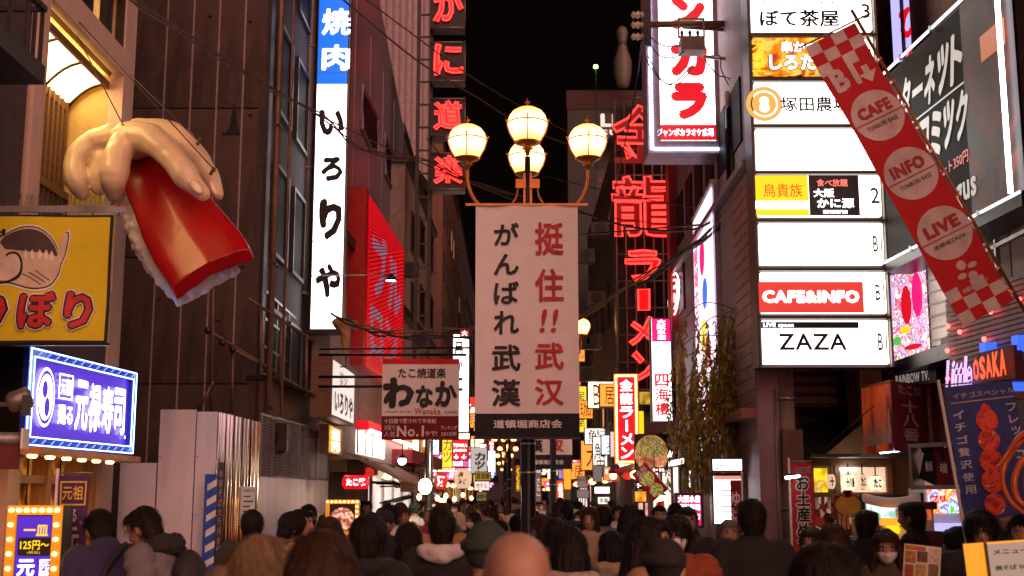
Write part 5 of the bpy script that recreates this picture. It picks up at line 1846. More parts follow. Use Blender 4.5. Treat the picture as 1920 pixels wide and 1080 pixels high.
# ------------------------------------------------------------------ the lit run of shops and signs down the street
rf_ = random.Random(44)
farcols = [('white', emis('far_white', (1, .86, .74), 1.6), black), ('warm white', emis('far_warm', (1, .72, .42), 2.0), inkred), ('red', emis('far_red', (.9, .03, .02), 1.3), Wtx), ('orange', emis('far_orange', (1, .3, .04), 1.5), black),
           ('yellow', emis('far_yellow', (1, .65, .05), 1.3), black), ('pink', emis('far_pink', (.9, .1, .3), 1.2), Wtx), ('blue', emis('far_blue', (.05, .2, .9), 1.2), Wtx), ('pale blue', emis('far_pale_blue', (.6, .8, 1), 1.7), black), ('green', emis('far_green', (.1, .7, .25), .9), Wtx)]
words = ['串カツ', 'たこ焼', '寿司', '居酒屋', '酒場', 'ラーメン', '本店', '薬', '焼肉', '珈琲', '土産', '天ぷら', 'うどん', '大阪', '蟹', '餃子', 'BAR', '麺', '鮨', '千房']
used_l = {}
for i in range(92):
    Y = 31 + (rf_.random() ** 1.4) * 105
    left = rf_.random() < .55
    tall = rf_.random() < .45
    w = rf_.uniform(.35, .6) if tall else rf_.uniform(.6, 1.3)
    h = w * rf_.uniform(2, 4) if tall else w * rf_.uniform(.35, .8)
    z = rf_.uniform(2.3, 3.4) + rf_.random() ** 2 * (1.6 if Y < 45 else 4)
    reach = rf_.uniform(.0, .5)
    x = (-3.1 + reach - w / 2) if left else (3.0 - reach - w / 2)
    if left and Y > 40: x += .4
    cn, fm, tm = rf_.choice(farcols[:5] + farcols[2:4] * 2 + [farcols[1]] * 2 + farcols[5:8])
    word = rf_.choice(words)
    # keep clear of the second banner and the lamp row
    px_ = 960 + (x + w / 2) / Y * F
    if 960 < px_ < 1078 and Y < 60 and z > 3: continue
    p = Pan('shop_sign', 'far %s lit %s sign, %s side, %s' % (cn, 'upright' if tall else 'wide', 'left' if left else 'right', 'nearer' if Y < 45 else ('midway' if Y < 80 else 'at the far end')),
            'sign', Vector((x, Y, z)), Vector((1, 0, 0)), Vector((0, 0, 1)), w, h, 'small shop signs far down the street')
    p.box('sign_body', 0, w, .01, .16, 0, h, darkm)
    p.rect('lit_face', .03, w - .03, .03, h - .03, 0, fm)
    p.txt(word, (w * .15, w * .85, h * .12, h * .88), tm, -.012, .0, px=False, vert=tall)
    p.box('bracket', w if not left else -.6, w + .6 if not left else 0, .05, .1, h * .5, h * .5 + .06, darkm)
for i in range(22):
    left = i % 2 == 0
    Y = 26 + (i // 2) * 8.5 + rf_.uniform(-1, 1)
    x = -3.45 if left else 3.35
    L = rf_.uniform(3.5, 6)
    t = thing('lit_shop', '%s shop front on the %s side of the street, %s' % (['warm lit', 'white lit', 'amber lit', 'pinkish lit'][i % 4], 'left' if left else 'right', ['first', 'second', 'third', 'fourth', 'fifth', 'sixth', 'seventh', 'eighth', 'ninth', 'tenth', 'eleventh'][i // 2] + ' along'), 'shop front', (x, Y, 0), 0, 'lit shop fronts down the street')
    s_ = 1 if left else -1
    gm = [emis('front_warm', (1, .55, .25), .9, var=.6, scale=2), emis('front_white', (1, .85, .75), 1.2, var=.6, scale=2), emis('front_amber', (1, .38, .08), .8, var=.6, scale=2), emis('front_pink', (1, .5, .45), .8, var=.6, scale=2)][i % 4]
    box('lit_interior', t, -.05 * s_, 0.02 * s_, -L / 2, L / 2, .3, 2.5, gm)
    box('fascia', t, -.05 * s_, .25 * s_, -L / 2, L / 2, 2.5, 3.1, [redpaint, wood, darkm, clothdr][i % 4])
    for k in range(4):
        yy_ = -L / 2 + L * k / 3
        box('mullion', t, .02 * s_, .07 * s_, yy_ - .04, yy_ + .04, .3, 2.5, darkm)
    box('awning', t, .25 * s_, .8 * s_, -L / 2, L / 2, 2.42, 2.5, [clothr, darkm, wood, clothdr][(i + 1) % 4])
    for k in range(3):
        yy_ = -L / 2 + L * (k + .5) / 3
        MB().lathe([(.03, -.09), (.1, -.05), (.12, 0), (.1, .05), (.03, .09)], .7 * s_, yy_, 2.28, 10).build('lantern', [lanred, lanpap, OrBulb][(i + k) % 3], t, True)
# air conditioners on the right and left facades
for i, (px_, py_, Y_) in enumerate(((1095, 640, 33), (1110, 640, 33), (1100, 700, 33), (1118, 560, 33), (1098, 480, 33), (1125, 430, 33), (505, 820, 16.9), (768, 505, 32.8), (790, 640, 32.8))):
    t = thing('air_conditioner', ['boxed air conditioner on the dark right facade, lower pair, left one', 'boxed air conditioner on the dark right facade, lower pair, right one', 'air conditioner lowest on the dark right facade', 'air conditioner halfway up the dark right facade',
              'air conditioner upper left on the dark right facade', 'topmost air conditioner on the dark right facade', 'air conditioner low on the left facade by the mesh hoarding', 'air conditioner high on the pale narrow building', 'air conditioner low on the pale narrow building'][i], 'air conditioner', tuple(P(px_, py_, Y_ - .4)))
    k = .5
    t.scale = (.62,) * 3
    box('casing', t, -.4 * k / .5, .4 * k / .5, -.15, .15, -.3, .3, darkm)
    MB().lathe([(.24, 0), (.24, .01)], n=18).build('fan_grille', blackm, t).rotation_euler = (math.radians(90), 0, 0)
    t.children[-1].location = (0, -.155, 0)
    box('bracket', t, -.35, .35, -.05, .3, -.34, -.3, darkm)
# ------------------------------------------------------------------ RIGHT: menu tower of stacked light boxes
frm = mat('bronze_frame', (.06, .04, .038), .4, .4)
mt = Pan.at('sign_tower', 'stacked tower of eight wide white tenant sign boxes in dark frames at the right', 'sign', 1414, 13, 1652, 13, -90, 688)
W, H = mt.W, mt.H
mt.box('backing', 0, W, .06, .34, 0, H, frm)
mt.box('side_channel', W, W + .025, -.02, .34, 0, H, galv)
mt.box('side_channel', -.025, 0, -.02, .34, 0, H, frm)
rows = [(601, 682), (511, 587), (420, 496), (330, 405), (243, 317), (156, 229), (72, 140), (-12, 57), (-96, -26)]
def tr(y0, y1, face, num=None):
    z0, z1 = mt.px(1530, y1)[1], mt.px(1530, y0)[1]
    f_ = mt.box('floor_panel', .03, W * .865, -.02, .06, z0, z1, face)
    n_ = mt.box('number_panel', W * .875, W - .03, -.02, .06, z0, z1, Ww)
    if num:
        mt.txt(num, (W * .897, W * .968, z0 + (z1 - z0) * .3, z0 + (z1 - z0) * .7), mat('number_grey', (.12, .11, .11), .6), -.026, .012, px=False)
    mt.box('rail', -.01, W + .01, -.04, .06, z1 + .015, z1 + .045, frm)
    return z0, z1
menuw = emis('menu_white', (1, .96, .9), 2.4)
menur = emis('menu_red', (.85, .05, .035), .9)
flame = picture('flame_food', ['#1a0602', '#b04a06', '#ff9a10', '#ffd860', '#c85808', '#2a0c02'], 1.0, 4.5)
menuk = mat('menu_black', (.03, .025, .02), .4)
# extra print on a panel: everything placed from the photograph's own rows
z0, z1 = tr(601, 682, menuw, 'B1')
mt.rect('black_strip', *mt.rc(1426, 604, 1609, 616), -.024, black)
mt.txt('LIVE space', (1430, 606, 1487, 616), Wtx, -.03, .03)
mt.txt('ZAZA', (1459, 626, 1586, 657), black, -.03, .022)
mt.txt('DOTONBORI', (1490, 667, 1556, 674), black, -.03, .0)
z0, z1 = tr(511, 587, menuw, 'B1')
mt.rect('red_face', *mt.rc(1422, 529, 1618, 587), -.024, menur)
mt.txt('CAFE&INFO', (1428, 545, 1610, 569), Wtx, -.03, .06)
mt.txt('TONBORI BASE', (1490, 516, 1566, 524), RedL, -.03, .0)
mt.disc('drop_emblem', *[(a + b) / 2 for a, b in (mt.rc(1470, 513, 1482, 525)[:2], mt.rc(1470, 513, 1482, 525)[2:])], .03, .03, -.03, RedL, inner=.75)
tr(420, 496, menuw, 'B1')
z0, z1 = tr(330, 405, menuw, '2')
mt.rect('yellow_face', *mt.rc(1416, 330, 1515, 405), -.024, YelL)
mt.rect('white_face', *mt.rc(1416, 378, 1515, 393), -.03, menuw)
mt.txt('鳥貴族', (1430, 346, 1503, 371), RedL, -.036, .0)
mt.txt('TORIKIZOKU', (1430, 381, 1505, 390), RedL, -.036, .0)
mt.rect('black_face', *mt.rc(1516, 330, 1610, 405), -.024, menuk)
mt.txt('食べ放題', (1530, 337, 1588, 351), emis('lit_pale_red', (1, .2, .15), 1.2), -.03, .03)
mt.txt('大阪', (1524, 355, 1563, 371), Wtx, -.03, .03)
mt.txt('かに源', (1531, 373, 1600, 391), Wtx, -.03, .05)
mt.txt('蟹料理専門店', (1542, 395, 1588, 402), Wtx, -.03, .03)
tr(243, 317, menuw)
tr(156, 229, menuw)
cxz = mt.rc(1410, 156, 1460, 229)
cx_, cz_ = mt.px(1432, 196)
mt.disc('orange_ring', cx_, cz_, .2, .2, -.024, emis('lit_ochre', (.9, .45, .1), 1.0), inner=.75)
mt.disc('orange_disc', cx_, cz_, .135, .135, -.026, emis('lit_ochre', (.9, .45, .1), 1.0))
mt.disc('emblem_face', cx_, cz_ + .035, .05, .045, -.03, menuw)
mt.disc('emblem_face', cx_, cz_ - .045, .055, .05, -.03, menuw)
mt.txt('宮崎県 日向市', (1482, 162, 1568, 174), mat('ink_grey', (.3, .28, .3), .6), -.03, .0)
mt.txt('塚田農場', (1463, 183, 1592, 211), black, -.03, .02, brush=.03)
tr(72, 140, flame, '4')
mt.txt('大食王', (1409, 76, 1434, 137), YelL, -.03, .03, vert=True, brush=.03)
for o_, m_, y_ in ((.09, black, -.03), (.04, Wtx, -.036)):
    mt.txt('串かつ', (1464, 79, 1530, 101), m_, y_, o_, ref_off=.04)
    mt.txt('しろたや', (1441, 104, 1560, 133), m_, y_, o_, ref_off=.04)
tr(-12, 57, menuw, '3')
mt.txt('ぼて茶屋', (1423, 20, 1572, 52), black, -.03, .03, brush=.04)
mt.txt('CREATIVE DINING', (1417, -3, 1575, 9), mat('ink_grey', (.3, .28, .3), .6), -.03, 0)
tr(-96, -26, menuw)
for z in (.6, 2.6, 4.2):
    mt.box('wall_bracket', W * .4, W * .6, .34, 1.6, z, z + .12, darkm)
# post beneath
q = P(1481, 928, 13.6)
mp_ = thing('concrete_pole', 'brownish round pole rising from the crowd under the sign tower, with a box and bands', 'pole', (q.x, q.y, 0))
MB().lathe([(.1, 0), (.085, 3.3)], n=16).build('post', mat('pole_brown', (.2, .12, .09), .7, dirt=.3), mp_, True)
box('meter_box', mp_, -.1, .12, -.2, -.09, 2.05, 2.55, brownw)
for z in (.9, 1.7, 2.9):
    MB().lathe([(.098, -.02), (.104, 0), (.098, .02)], 0, 0, z, 16).build('steel_band', steel, mp_, True)
MB().lathe([(.015, 0), (.015, 3)], -.13, -.02, 0, 6).build('conduit', galv, mp_, True)

# ------------------------------------------------------------------ RIGHT: corner building behind the tower
G = thing('corner_arcade_building', 'brown building on the right with timber balconies and terracotta piers behind the signs', 'building', (4.3, 12, 0))
def gb_(name, x0, x1, y0, y1, z0, z1, m): return box(name, G, x0 - 4.3, x1 - 4.3, y0 - 12, y1 - 12, z0, z1, m)
gb_('wall', 4.62, 11, 3.5, 17.5, 0, 15, brownw)
gb_('side_wall', 2.9, 4.62, 15.9, 17.5, 0, 15, brownw)
gb_('shutter_recess', 3.1, 4.0, 15.8, 15.9, 2.6, 3.75, darkred)
gb_('pier', 4.15, 4.45, 15.2, 15.4, 0, 4.2, terra)
gb_('pier', 3.95, 4.2, 13.9, 14.1, 2.75, 4.3, terra)
gb_('recess_wall', 3.1, 3.95, 14.9, 15.0, 2.9, 3.7, darkred)
for k in range(6):
    gb_('recess_slat', 3.1, 3.95, 14.86, 14.9, 2.95 + k * .125, 3.02 + k * .125, terra)
gb_('soffit', 4.2, 4.62, 8, 13.6, 3.15, 3.3, darkm)
for k in range(9):
    gb_('shutter_slat', 3.1, 4.0, 15.77, 15.8, 2.65 + k * .12, 2.73 + k * .12, darkred)
# timber front above the neon at far right
timb = mat('timber_front', (.26, .11, .045), .6, var=.35, dirt=.4, stretch=(1, 1, 6))
for k in range(12):
    gb_('timber_board', 4.5, 4.6, 8.0 + k * .36, 8.33 + k * .36, 3.3, 4.5, timb)
for z in (3.62, 4.02):
    gb_('balcony_rail', 4.3, 4.34, 7.8, 11.6, z, z + .035, galv)
for k in range(6):
    gb_('balcony_post', 4.3, 4.34, 7.9 + k * .7, 7.94 + k * .7, 3.3, 4.1, galv)
gb_('timber_beam', 4.36, 4.5, 7.8, 12.4, 3.3, 3.42, wood)
gb_('timber_beam', 4.36, 4.5, 7.8, 12.4, 4.32, 4.44, wood)
gb_('pale_panel', 4.5, 4.62, 12.4, 15.2, 0, 3.1, terra)
# projecting unit above with lilac and white lit strips
us = Pan.at('lilac_lit_sign', 'lilac lit sign with a partly hidden red glyph above the dark comic cafe board', 'sign', 1668, 13.8, 1722, 13.4, -90, 125)
us.box('case', 0, us.W, .01, .4, 0, us.H, frm)
us.rect('lit_face', .02, us.W - .02, .02, us.H - .02, 0, Lil)
us.txt('ひ', (1686, 10, 1728, 70), RedL, -.006, .06)
us.txt('ろ', (1688, 86, 1728, 140), RedL, -.006, .06)
us.box('mullion', us.W * .45, us.W * .5, -.04, 0, 0, us.H, blackm)
ul = Pan.at('cream_number_panel', 'cream lit panels with a grey number above the dark comic cafe board', 'sign', 1732, 13.3, 1786, 12.8, -90, 95)
ul.box('case', 0, ul.W, .01, .3, 0, ul.H, frm)
for a, b in ((0.02, .42), (.52, .98)):
    ul.rect('lit_face', a * ul.W, b * ul.W, .02, ul.H - .02, 0, Wd)
ul.txt('8', (1742, 18, 1750, 34), mat('ink_grey', (.3, .28, .3), .6), -.006, 0)

# big dark internet cafe board
nc = Pan.at('comic_cafe_board', 'big dark brown sign board with slanted white katakana and light tubes along its edges', 'sign', 1655, 13, 1921, 9.82, 158, 490, ref='l')
W, H = nc.W, nc.H
nc.box('case', 0, W, .02, .35, 0, H, frm)
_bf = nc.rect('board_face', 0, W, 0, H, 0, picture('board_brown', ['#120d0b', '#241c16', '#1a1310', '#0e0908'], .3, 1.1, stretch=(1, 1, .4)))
_bf.data.materials[0].node_tree.nodes['Principled BSDF'].inputs['Specular IOR Level'].default_value = .03
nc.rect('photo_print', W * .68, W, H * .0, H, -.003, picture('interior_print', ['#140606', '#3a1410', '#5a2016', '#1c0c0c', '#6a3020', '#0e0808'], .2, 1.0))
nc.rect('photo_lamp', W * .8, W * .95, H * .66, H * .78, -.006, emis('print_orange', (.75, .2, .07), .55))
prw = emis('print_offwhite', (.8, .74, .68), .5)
for i, ch in enumerate('ンターネット'):
    nc.txt(ch, (W * (.1 + i * .1), W * (.1 + i * .1 + .085), H * (.66 if ch != 'ー' else .76), H * (.9 if ch != 'ー' else .8)), prw, -.006, .045 if ch != 'ー' else .0, px=False, skew=.18)
for i, ch in enumerate('コミック'):
    nc.txt(ch, (W * (.33 + i * .095), W * (.33 + i * .095 + .08), H * .38, H * .61), prw, -.006, .045, px=False, skew=.18)
nc.box('rule_line', W * .2, W * .68, -.008, -.003, H * .632, H * .64, prw)
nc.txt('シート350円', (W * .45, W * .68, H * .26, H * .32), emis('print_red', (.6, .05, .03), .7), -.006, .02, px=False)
nc.txt('gus', (W * .58, W * .72, H * .05, H * .18), prw, -.008, .03, px=False)
nc.txt('o', (W * .53, W * .57, H * .09, H * .15), Oran, -.008, .03, px=False)
for z in (-.02, H + .02):
    for i in range(4):
        tube('edge_tube', nc.root, [(W * i / 4 + .03, -.04, z), (W * (i + 1) / 4 - .03, -.04, z)], .016, emis('edge_tube', (.85, .9, 1), 1.6), 6)
        nc.box('tube_clip', W * i / 4 - .02, W * i / 4 + .02, -.06, 0, z - .025, z + .025, steel)
tube('end_tube', nc.root, [(W * .955, -.06, .0), (W * .955, -.06, H)], .022, emis('end_tube', (.9, .9, 1), 4), 6)
nc.box('soffit', 0, W, -.04, .35, -.14, -.04, blackm)

# blue picture board between tower and tv
bp_ = Pan.at('blue_picture_board', 'narrow blue printed board squeezed between sign tower and tilted banner', 'sign', 1652, 13.4, 1700, 12.8, 318, 480)
bp_.box('case', 0, bp_.W, .01, .2, 0, bp_.H, steel)
bp_.rect('print', .02, bp_.W - .02, .02, bp_.H - .02, 0, picture('blue_print', ['#10245a', '#2a50a8', '#8aa8d8', '#1a3478', '#c8b0a0'], .45, 3))
# television screen
tv = Pan.at('street_screen', 'bright video screen with a pink and white food picture beside the sign tower', 'screen', 1657, 13.6, 1741, 12.75, 522, 686)
tv.box('housing', -.03, tv.W + .03, .02, .3, -.03, tv.H + .03, frm)
tv.rect('screen_face', 0, tv.W, 0, tv.H, 0, picture('screen_food', ['#f8e8ff', '#e060a0', '#ffffff', '#c83050', '#ffd0e8', '#8a50a0', '#ffffff', '#f0a030'], 1.25, 6))
for (a, b, rx_, rz_, mm) in ((.55, .62, .12, .22, RedL), (.8, .7, .12, .25, Pink), (.3, .25, .1, .05, emis('lit_green', (.1, .6, .1), 1)), (.5, .35, .12, .04, YelL), (.65, .15, .2, .03, RedL), (.2, .75, .08, .12, Lil)):
    tv.disc('picture_blob', tv.W * a, tv.H * b, rx_ * tv.W, rz_ * tv.H, -.004 - a * .004, mm, 10)
tv.txt('RAINBOW TV.', (.25 * tv.W, .98 * tv.W, -.235, -.13), emis('dim_letters', (.5, .42, .38), .5), -.02, .02, px=False)
tv.box('label_strip', .0, tv.W + .1, -.012, .2, -.27, -.05, frm)
sv = Pan.at('silver_duct_box', 'silver ribbed metal box on the facade right of the video screen', 'cladding', 1742, 12.7, 1826, 11.9, 450, 650, ref='l')
sv.box('box_front', 0, sv.W, 0, .5, 0, sv.H, mat('silver_skin', (.45, .38, .36), .35, .7, var=.2, dirt=.2))
for k in range(9):
    sv.box('rib', 0, sv.W, -.012, 0, .05 + k * sv.H / 9, .07 + k * sv.H / 9, galv)

# tilted red flag
tf = Pan.tilted('tilted_cafe_banner', 'long red banner tilted on its pole with three white discs and checkered ends', 'banner', (1806, 612), (1902, 563), (1534, 76), 8.5)
W, H = tf.W, tf.H
tf.wave = lambda x, z: .012 * math.sin(z * 3.2 + x * 5) + .006 * math.sin(z * 7)
tf.rect('cloth', 0, W, 0, H, 0, clothr, 22)
chk = mat('print_pinkwhite', (.72, .6, .58), .7)
cw = W / 4
for r_ in range(3):
    for k in range(4):
        if (r_ + k) % 2 == 0:
            tf.rect('check', k * cw, (k + 1) * cw, H - (r_ + 1) * cw * .85, H - r_ * cw * .85, -.003, chk, 2)
            tf.rect('check', k * cw, (k + 1) * cw, r_ * cw * .85, (r_ + 1) * cw * .85, -.003, chk, 2)
tf.txt('B1', (W * .1, W * .6, H * .815, H * .895), chk, -.005, .05, px=False)
v2 = [(.70, .865), (.82, .865), (.82, .84), (.93, .84), (.76, .805), (.59, .84), (.70, .84)]
tf.flat('arrow', [(W * a, H * b + (H * .0)) for a, b in v2], [tuple(range(7))], -.005, chk)
for cz, t1, t2 in ((.70, 'CAFE', 'TONBORI BASE'), (.49, 'INFO', 'TONBORI BASE'), (.278, 'LIVE', '道頓堀ZAZA')):
    n = 36
    R_ = W * .47
    v = [(W * .52, H * cz)] + [(W * .52 + R_ * math.cos(2 * math.pi * k / n), H * cz + R_ * math.sin(2 * math.pi * k / n)) for k in range(n)]
    tf.flat('white_disc', v, [(0, k + 1, (k + 1) % n + 1) for k in range(n)], -.005, chk)
    tf.txt(t1, (W * .2, W * .84, H * cz + R_ * .02, H * cz + R_ * .5), inkred, -.010, .05, px=False)
    tf.rect('rule_line', W * .06, W * .98, H * cz - R_ * .13, H * cz - R_ * .09, -.010, inkred, 4)
    tf.txt(t2, (W * .22, W * .82, H * cz - R_ * .44, H * cz - R_ * .27), black, -.010, .0, px=False)
for k in range(4):
    a = k * math.pi / 2 + .4
    tf.disc('petal', W * .55 + .055 * math.cos(a), H * .145 + .055 * math.sin(a), .035, .02 + .015 * (k % 2), -.006, chk, 12)
tf.txt('道頓堀スクエア', (W * .3, W * .8, H * .085, H * .1), chk, -.006, .02, px=False)
tube('banner_pole', tf.root, [(W + .03, .01, -.5), (W + .03, .01, H + .1)], .013, lampm, 8)
tube('cross_rod', tf.root, [(-.04, .01, H + .015), (W + .12, .01, H + .015)], .007, galv, 6)
for k in range(12):
    tf.box('clip', W, W + .04, 0, .012, H * k / 12 + .05, H * k / 12 + .07, steel)

# red bulb roof and neon at far right
nr = Pan.at('red_bulb_screen', 'brown slatted screen dotted with small red bulbs above the blue neon sign', 'screen', 1770, 11.1, 1925, 9.7, 560, 760, ref='l')
W, H = nr.W, nr.H
for k in range(22):
    nr.box('slat', 0, W, .04, .06, k * H / 22, k * H / 22 + .035, mat('slat_taupe', (.3, .22, .2), .5))
nr.box('screen_back', 0, W, .07, .12, 0, H, darkm)
rbm = emis('bulb_red', (1, .06, .05), 5)
for (a, b) in ((.05, .7), (.3, .8), (.42, .93), (.02, .48), (.0, .22), (.6, .72), (.78, .86), (.93, .75), (.2, .62), (.5, .5)):
    MB().lathe([(.01, 0), (.022, .02), (.015, .04)], W * a + .04, 0, H * b, 8).build('bulb', rbm, nr.root, True)
lo = Pan.at('script_neon_sign', 'neon sign with lilac script Little and orange OSAKA letters glowing blue at the right edge', 'neon sign', 1783, 10.7, 1900, 9.65, 660, 752, ref='l')
W, H = lo.W, lo.H
neonl = emis('neon_lilac', (.75, .45, 1), 1.5)
lo.box('back_box', W * .4, W * .98, .03, .1, H * .2, H * .86, darkred)
lo.box('back_box', 0, W * .44, .03, .1, H * .08, H * .7, mat('purple_back', (.09, .02, .12), .5))
glow = emis('blue_glow', (.04, .12, 1), 1.5)
for (a, b) in ((.1, .0), (.45, .92), (.62, .1), (.85, .05), (.95, .9), (.25, .02)):
    lo.box('blue_glow_box', W * a - .05, W * a + .05, .06, .16, H * b - .06, H * b + .06, glow)  # glowing boxes standing in for the blue glow round the letters
lo.neon('Little', (0, W * .44, H * .12, H * .82), neonl, None, px=False, rad=.006, y=-.04, skew=.25, off=.02, brush=.05)
orn = emis('neon_orangered', (1, .1, .02), 1.5)
for i, ch in enumerate('OSAKA'):
    x0 = W * (.46 + .105 * i)
    lo.txt(ch, (x0, x0 + W * .095, H * (.3 - .0 * i), H * (.72 + .02 * i)), orn, -.04, .04, px=False, name='neon_letter', brush=.04)
lo.box('under_shelf', W * .3, W, -.1, .1, -.06, .0, terra)

# strawberry flag
fb = Pan.tilted('blue_nobori_flag', 'tall blue flag with white katakana and a skewer of red candied strawberries', 'flag', (1812, 978), (1945, 962), (1842, 718), 8.6)
W, H = fb.W, fb.H
fb.wave = lambda x, z: .015 * math.sin(z * 5 + x * 6)
fb.rect('cloth', 0, W, 0, H, 0, clothn, 12)
fb.txt('イチゴスペシャル', (W * .1, W * 1.0, H * .9, H * .945), ptp, -.006, .02, px=False)
fb.rect('rule_line', W * .06, W * .98, H * .87, H * .878, -.006, ptp, 4)
fb.txt('イチゴ贅沢使用', (W * .06, W * .22, H * .18, H * .83), mat('print_paleblue', (.62, .66, .78), .7), -.006, .02, px=False, vert=True, pad=.16)
fb.txt('フレッシュ', (W * .84, W * .98, H * .4, H * .84), mat('print_paleblue', (.62, .66, .78), .7), -.006, .02, px=False, vert=True, pad=.16)
candy = picture('candy_print', ['#7a0808', '#c81a10', '#e84a30', '#a01010', '#ff9a80'], .1, 12)
for k, (z, r_) in enumerate(((.72, .15), (.57, .145), (.42, .15), (.27, .15), (.1, .14))):
    fb.disc('strawberry_print', W * (.52 - .035 * k * .6), H * z, W * r_ * 1.05, W * r_ * 1.15, -.010 - .002 * k, candy, 18)
fb.disc('strawberry_tip', W * .53, H * .785, W * .08, W * .12, -.009, candy, 12)
tube('flag_pole', fb.root, [(-.02, .01, -1.5), (-.02, .01, H + .06)], .012, whitep, 8)
tube('flag_arm', fb.root, [(-.02, .01, H + .02), (W * 1.05, .01, H + .0)], .006, galv, 6)
# octopus arms sculpture at the right edge
oc_ = thing('octopus_sculpture', 'orange tentacle sculpture curling in at the right edge of the street', 'sculpture', tuple(P(1905, 905, 8.0)))
m = MB()
O0 = Vector(oc_.location)
def opx(a, b, d=0): return P(a, b, 8 + d) - O0
limb(m, [(opx(1940, 800), .016), (opx(1912, 818, -.05), .018), (opx(1890, 848, -.1), .015), (opx(1874, 870, -.1), .009), (opx(1864, 876, -.1), .005)])
limb(m, [(opx(1945, 806), .02), (opx(1908, 834, .05), .02), (opx(1884, 870), .02), (opx(1880, 905), .018), (opx(1895, 940), .016), (opx(1920, 962), .016)])
limb(m, [(opx(1950, 830, .1), .022), (opx(1918, 862, .1), .022), (opx(1902, 900, .05), .022), (opx(1910, 938, .05), .02), (opx(1945, 960), .02)])
limb(m, [(opx(1950, 860), .03), (opx(1928, 895), .03), (opx(1935, 950), .03)])
ob_of('tentacles', remesh(m, .008, 1), mat('octopus_orange', (.75, .16, .03), .3, var=.3, coat=.4), oc_)

# ------------------------------------------------------------------ right stalls
st = thing('takoyaki_stall', 'open stall with a dark timber frame, lit cream window of lanterns and counter', 'stall', (P(1597, 928, 14).x, 14, 0))
x0, x1 = P(1516, 928, 14).x - st.location.x, P(1672, 928, 14).x - st.location.x
zc = lambda y: P(1600, y, 14).z
for x in (x0, P(1566, 928, 14).x - st.location.x, x1 - .05):
    box('post', st, x, x + .06, -.03, .03, 0, zc(862), wood)
box('lintel', st, x0, x1, -.06, .06, zc(874), zc(860), wood)
box('roof_edge', st, x0 - .1, x1 + .08, -.6, .06, zc(860), zc(854), darkm)
box('sill', st, x0, x1, -.06, .06, zc(930), zc(924), wood)
creaml = emis('cream_window', (1, .68, .5), .75, var=.15, scale=2)
box('lit_window', st, P(1571, 928, 14).x - st.location.x, x1 - .06, .0, .03, zc(923), zc(876), creaml)
box('yellow_window', st, x0 + .07, P(1553, 928, 14).x - st.location.x, .0, .03, zc(923), zc(878), picture('stall_yellow', ['#d8b808', '#fff020', '#c89a04', '#fff8a0'], .9, 6))
tube('strip_light', st, [(P(1576, 880, 13.9).x - st.location.x, -.1, zc(880)), (P(1606, 880, 13.9).x - st.location.x, -.1, zc(880))], .02, Wt, 6)
for k in range(7):
    xx_ = x0 + .07 + k * .07
    box('stripe_curtain', st, xx_, xx_ + .035, -.01, .01, zc(955), zc(932), redpaint if k % 2 else whitep)
box('back_shelf', st, x0 + .05, x1, .3, .35, 0, zc(932), picture('stall_goods', ['#1a0808', '#8a3020', '#d8a080', '#3a1010', '#e8d0c0', '#6a2018'], .3, 16, 'voronoi'))
lp3 = emis('stall_lantern', (1, .8, .55), 1.3)
lantern('first cream stall lantern from the left, half hidden by the stall post', 1558, 903, 13.8, 8, 14, lanpap, '十', black, 'lanterns in the stall window')
lantern('wide glowing stall lantern under the strip light', 1591, 905, 13.8, 14, 15, lp3, '十八番', black, 'lanterns in the stall window')
lantern('narrow cream stall lantern between the two glowing ones', 1617, 903, 13.8, 8, 14, lanpap, 'たこ', black, 'lanterns in the stall window')
lantern('brightest round stall lantern at the right end of the stall window', 1642, 906, 13.8, 13, 14, lp3, 'たこ', black, 'lanterns in the stall window')
# tiled roof over the stall
rf = Pan.at('tiled_shop_roof', 'sloping grey tiled roof with a cream gable end above the stalls at right', 'roof', 1425, 14.9, 1622, 14.3, 800, 870, ref='r')
W = rf.W
n = 9
m = MB()
zr1, zr0 = rf.px(1610, 775)[1], rf.px(1610, 862)[1]
tl = 0
for i in range(24):
    for j in range(7):
        xa = W * i / 24
        ya = .0 + 1.3 * j / 7
        za = zr0 + (zr1 - zr0) * j / 7
        zb = zr0 + (zr1 - zr0) * (j + 1) / 7
        w = W / 24
        v = []
        for (yy_, zz) in ((ya, za), (ya + 1.3 / 7 + .03, zb + .0)):
            for k in range(5):
                t = k / 4
                v.append((xa + w * t, yy_, zz + .035 * math.sin(math.pi * t)))
        m.add(v, [(k, k + 1, k + 6, k + 5) for k in range(4)])
m.build('tile_field', greyroof, rf.root, kind='stuff')
rf.box('eave_board', 0, W, -.03, .0, zr0 - .14, zr0 - .01, mat('cream_board', (.5, .38, .22), .6))
rf.box('under_wall', 0, W, .3, .4, -2.4, zr0 - .1, brownw)
tube('ridge', rf.root, [(0, 1.3, zr1 + .02), (W, 1.3, zr1 + .02)], .07, greyroof, 8)
mk('gable_board', [(W - .05, -.05, zr0 - .3), (W + .0, -.05, zr0 - .3), (W, 1.35, zr0 - .3), (W, 1.35, zr1), (W - .9, -.06, zr0 - .3), (W, -.06, zr0 + .42)], [(4, 1, 5)], mat('cream_board', (.5, .38, .22), .6), rf.root)
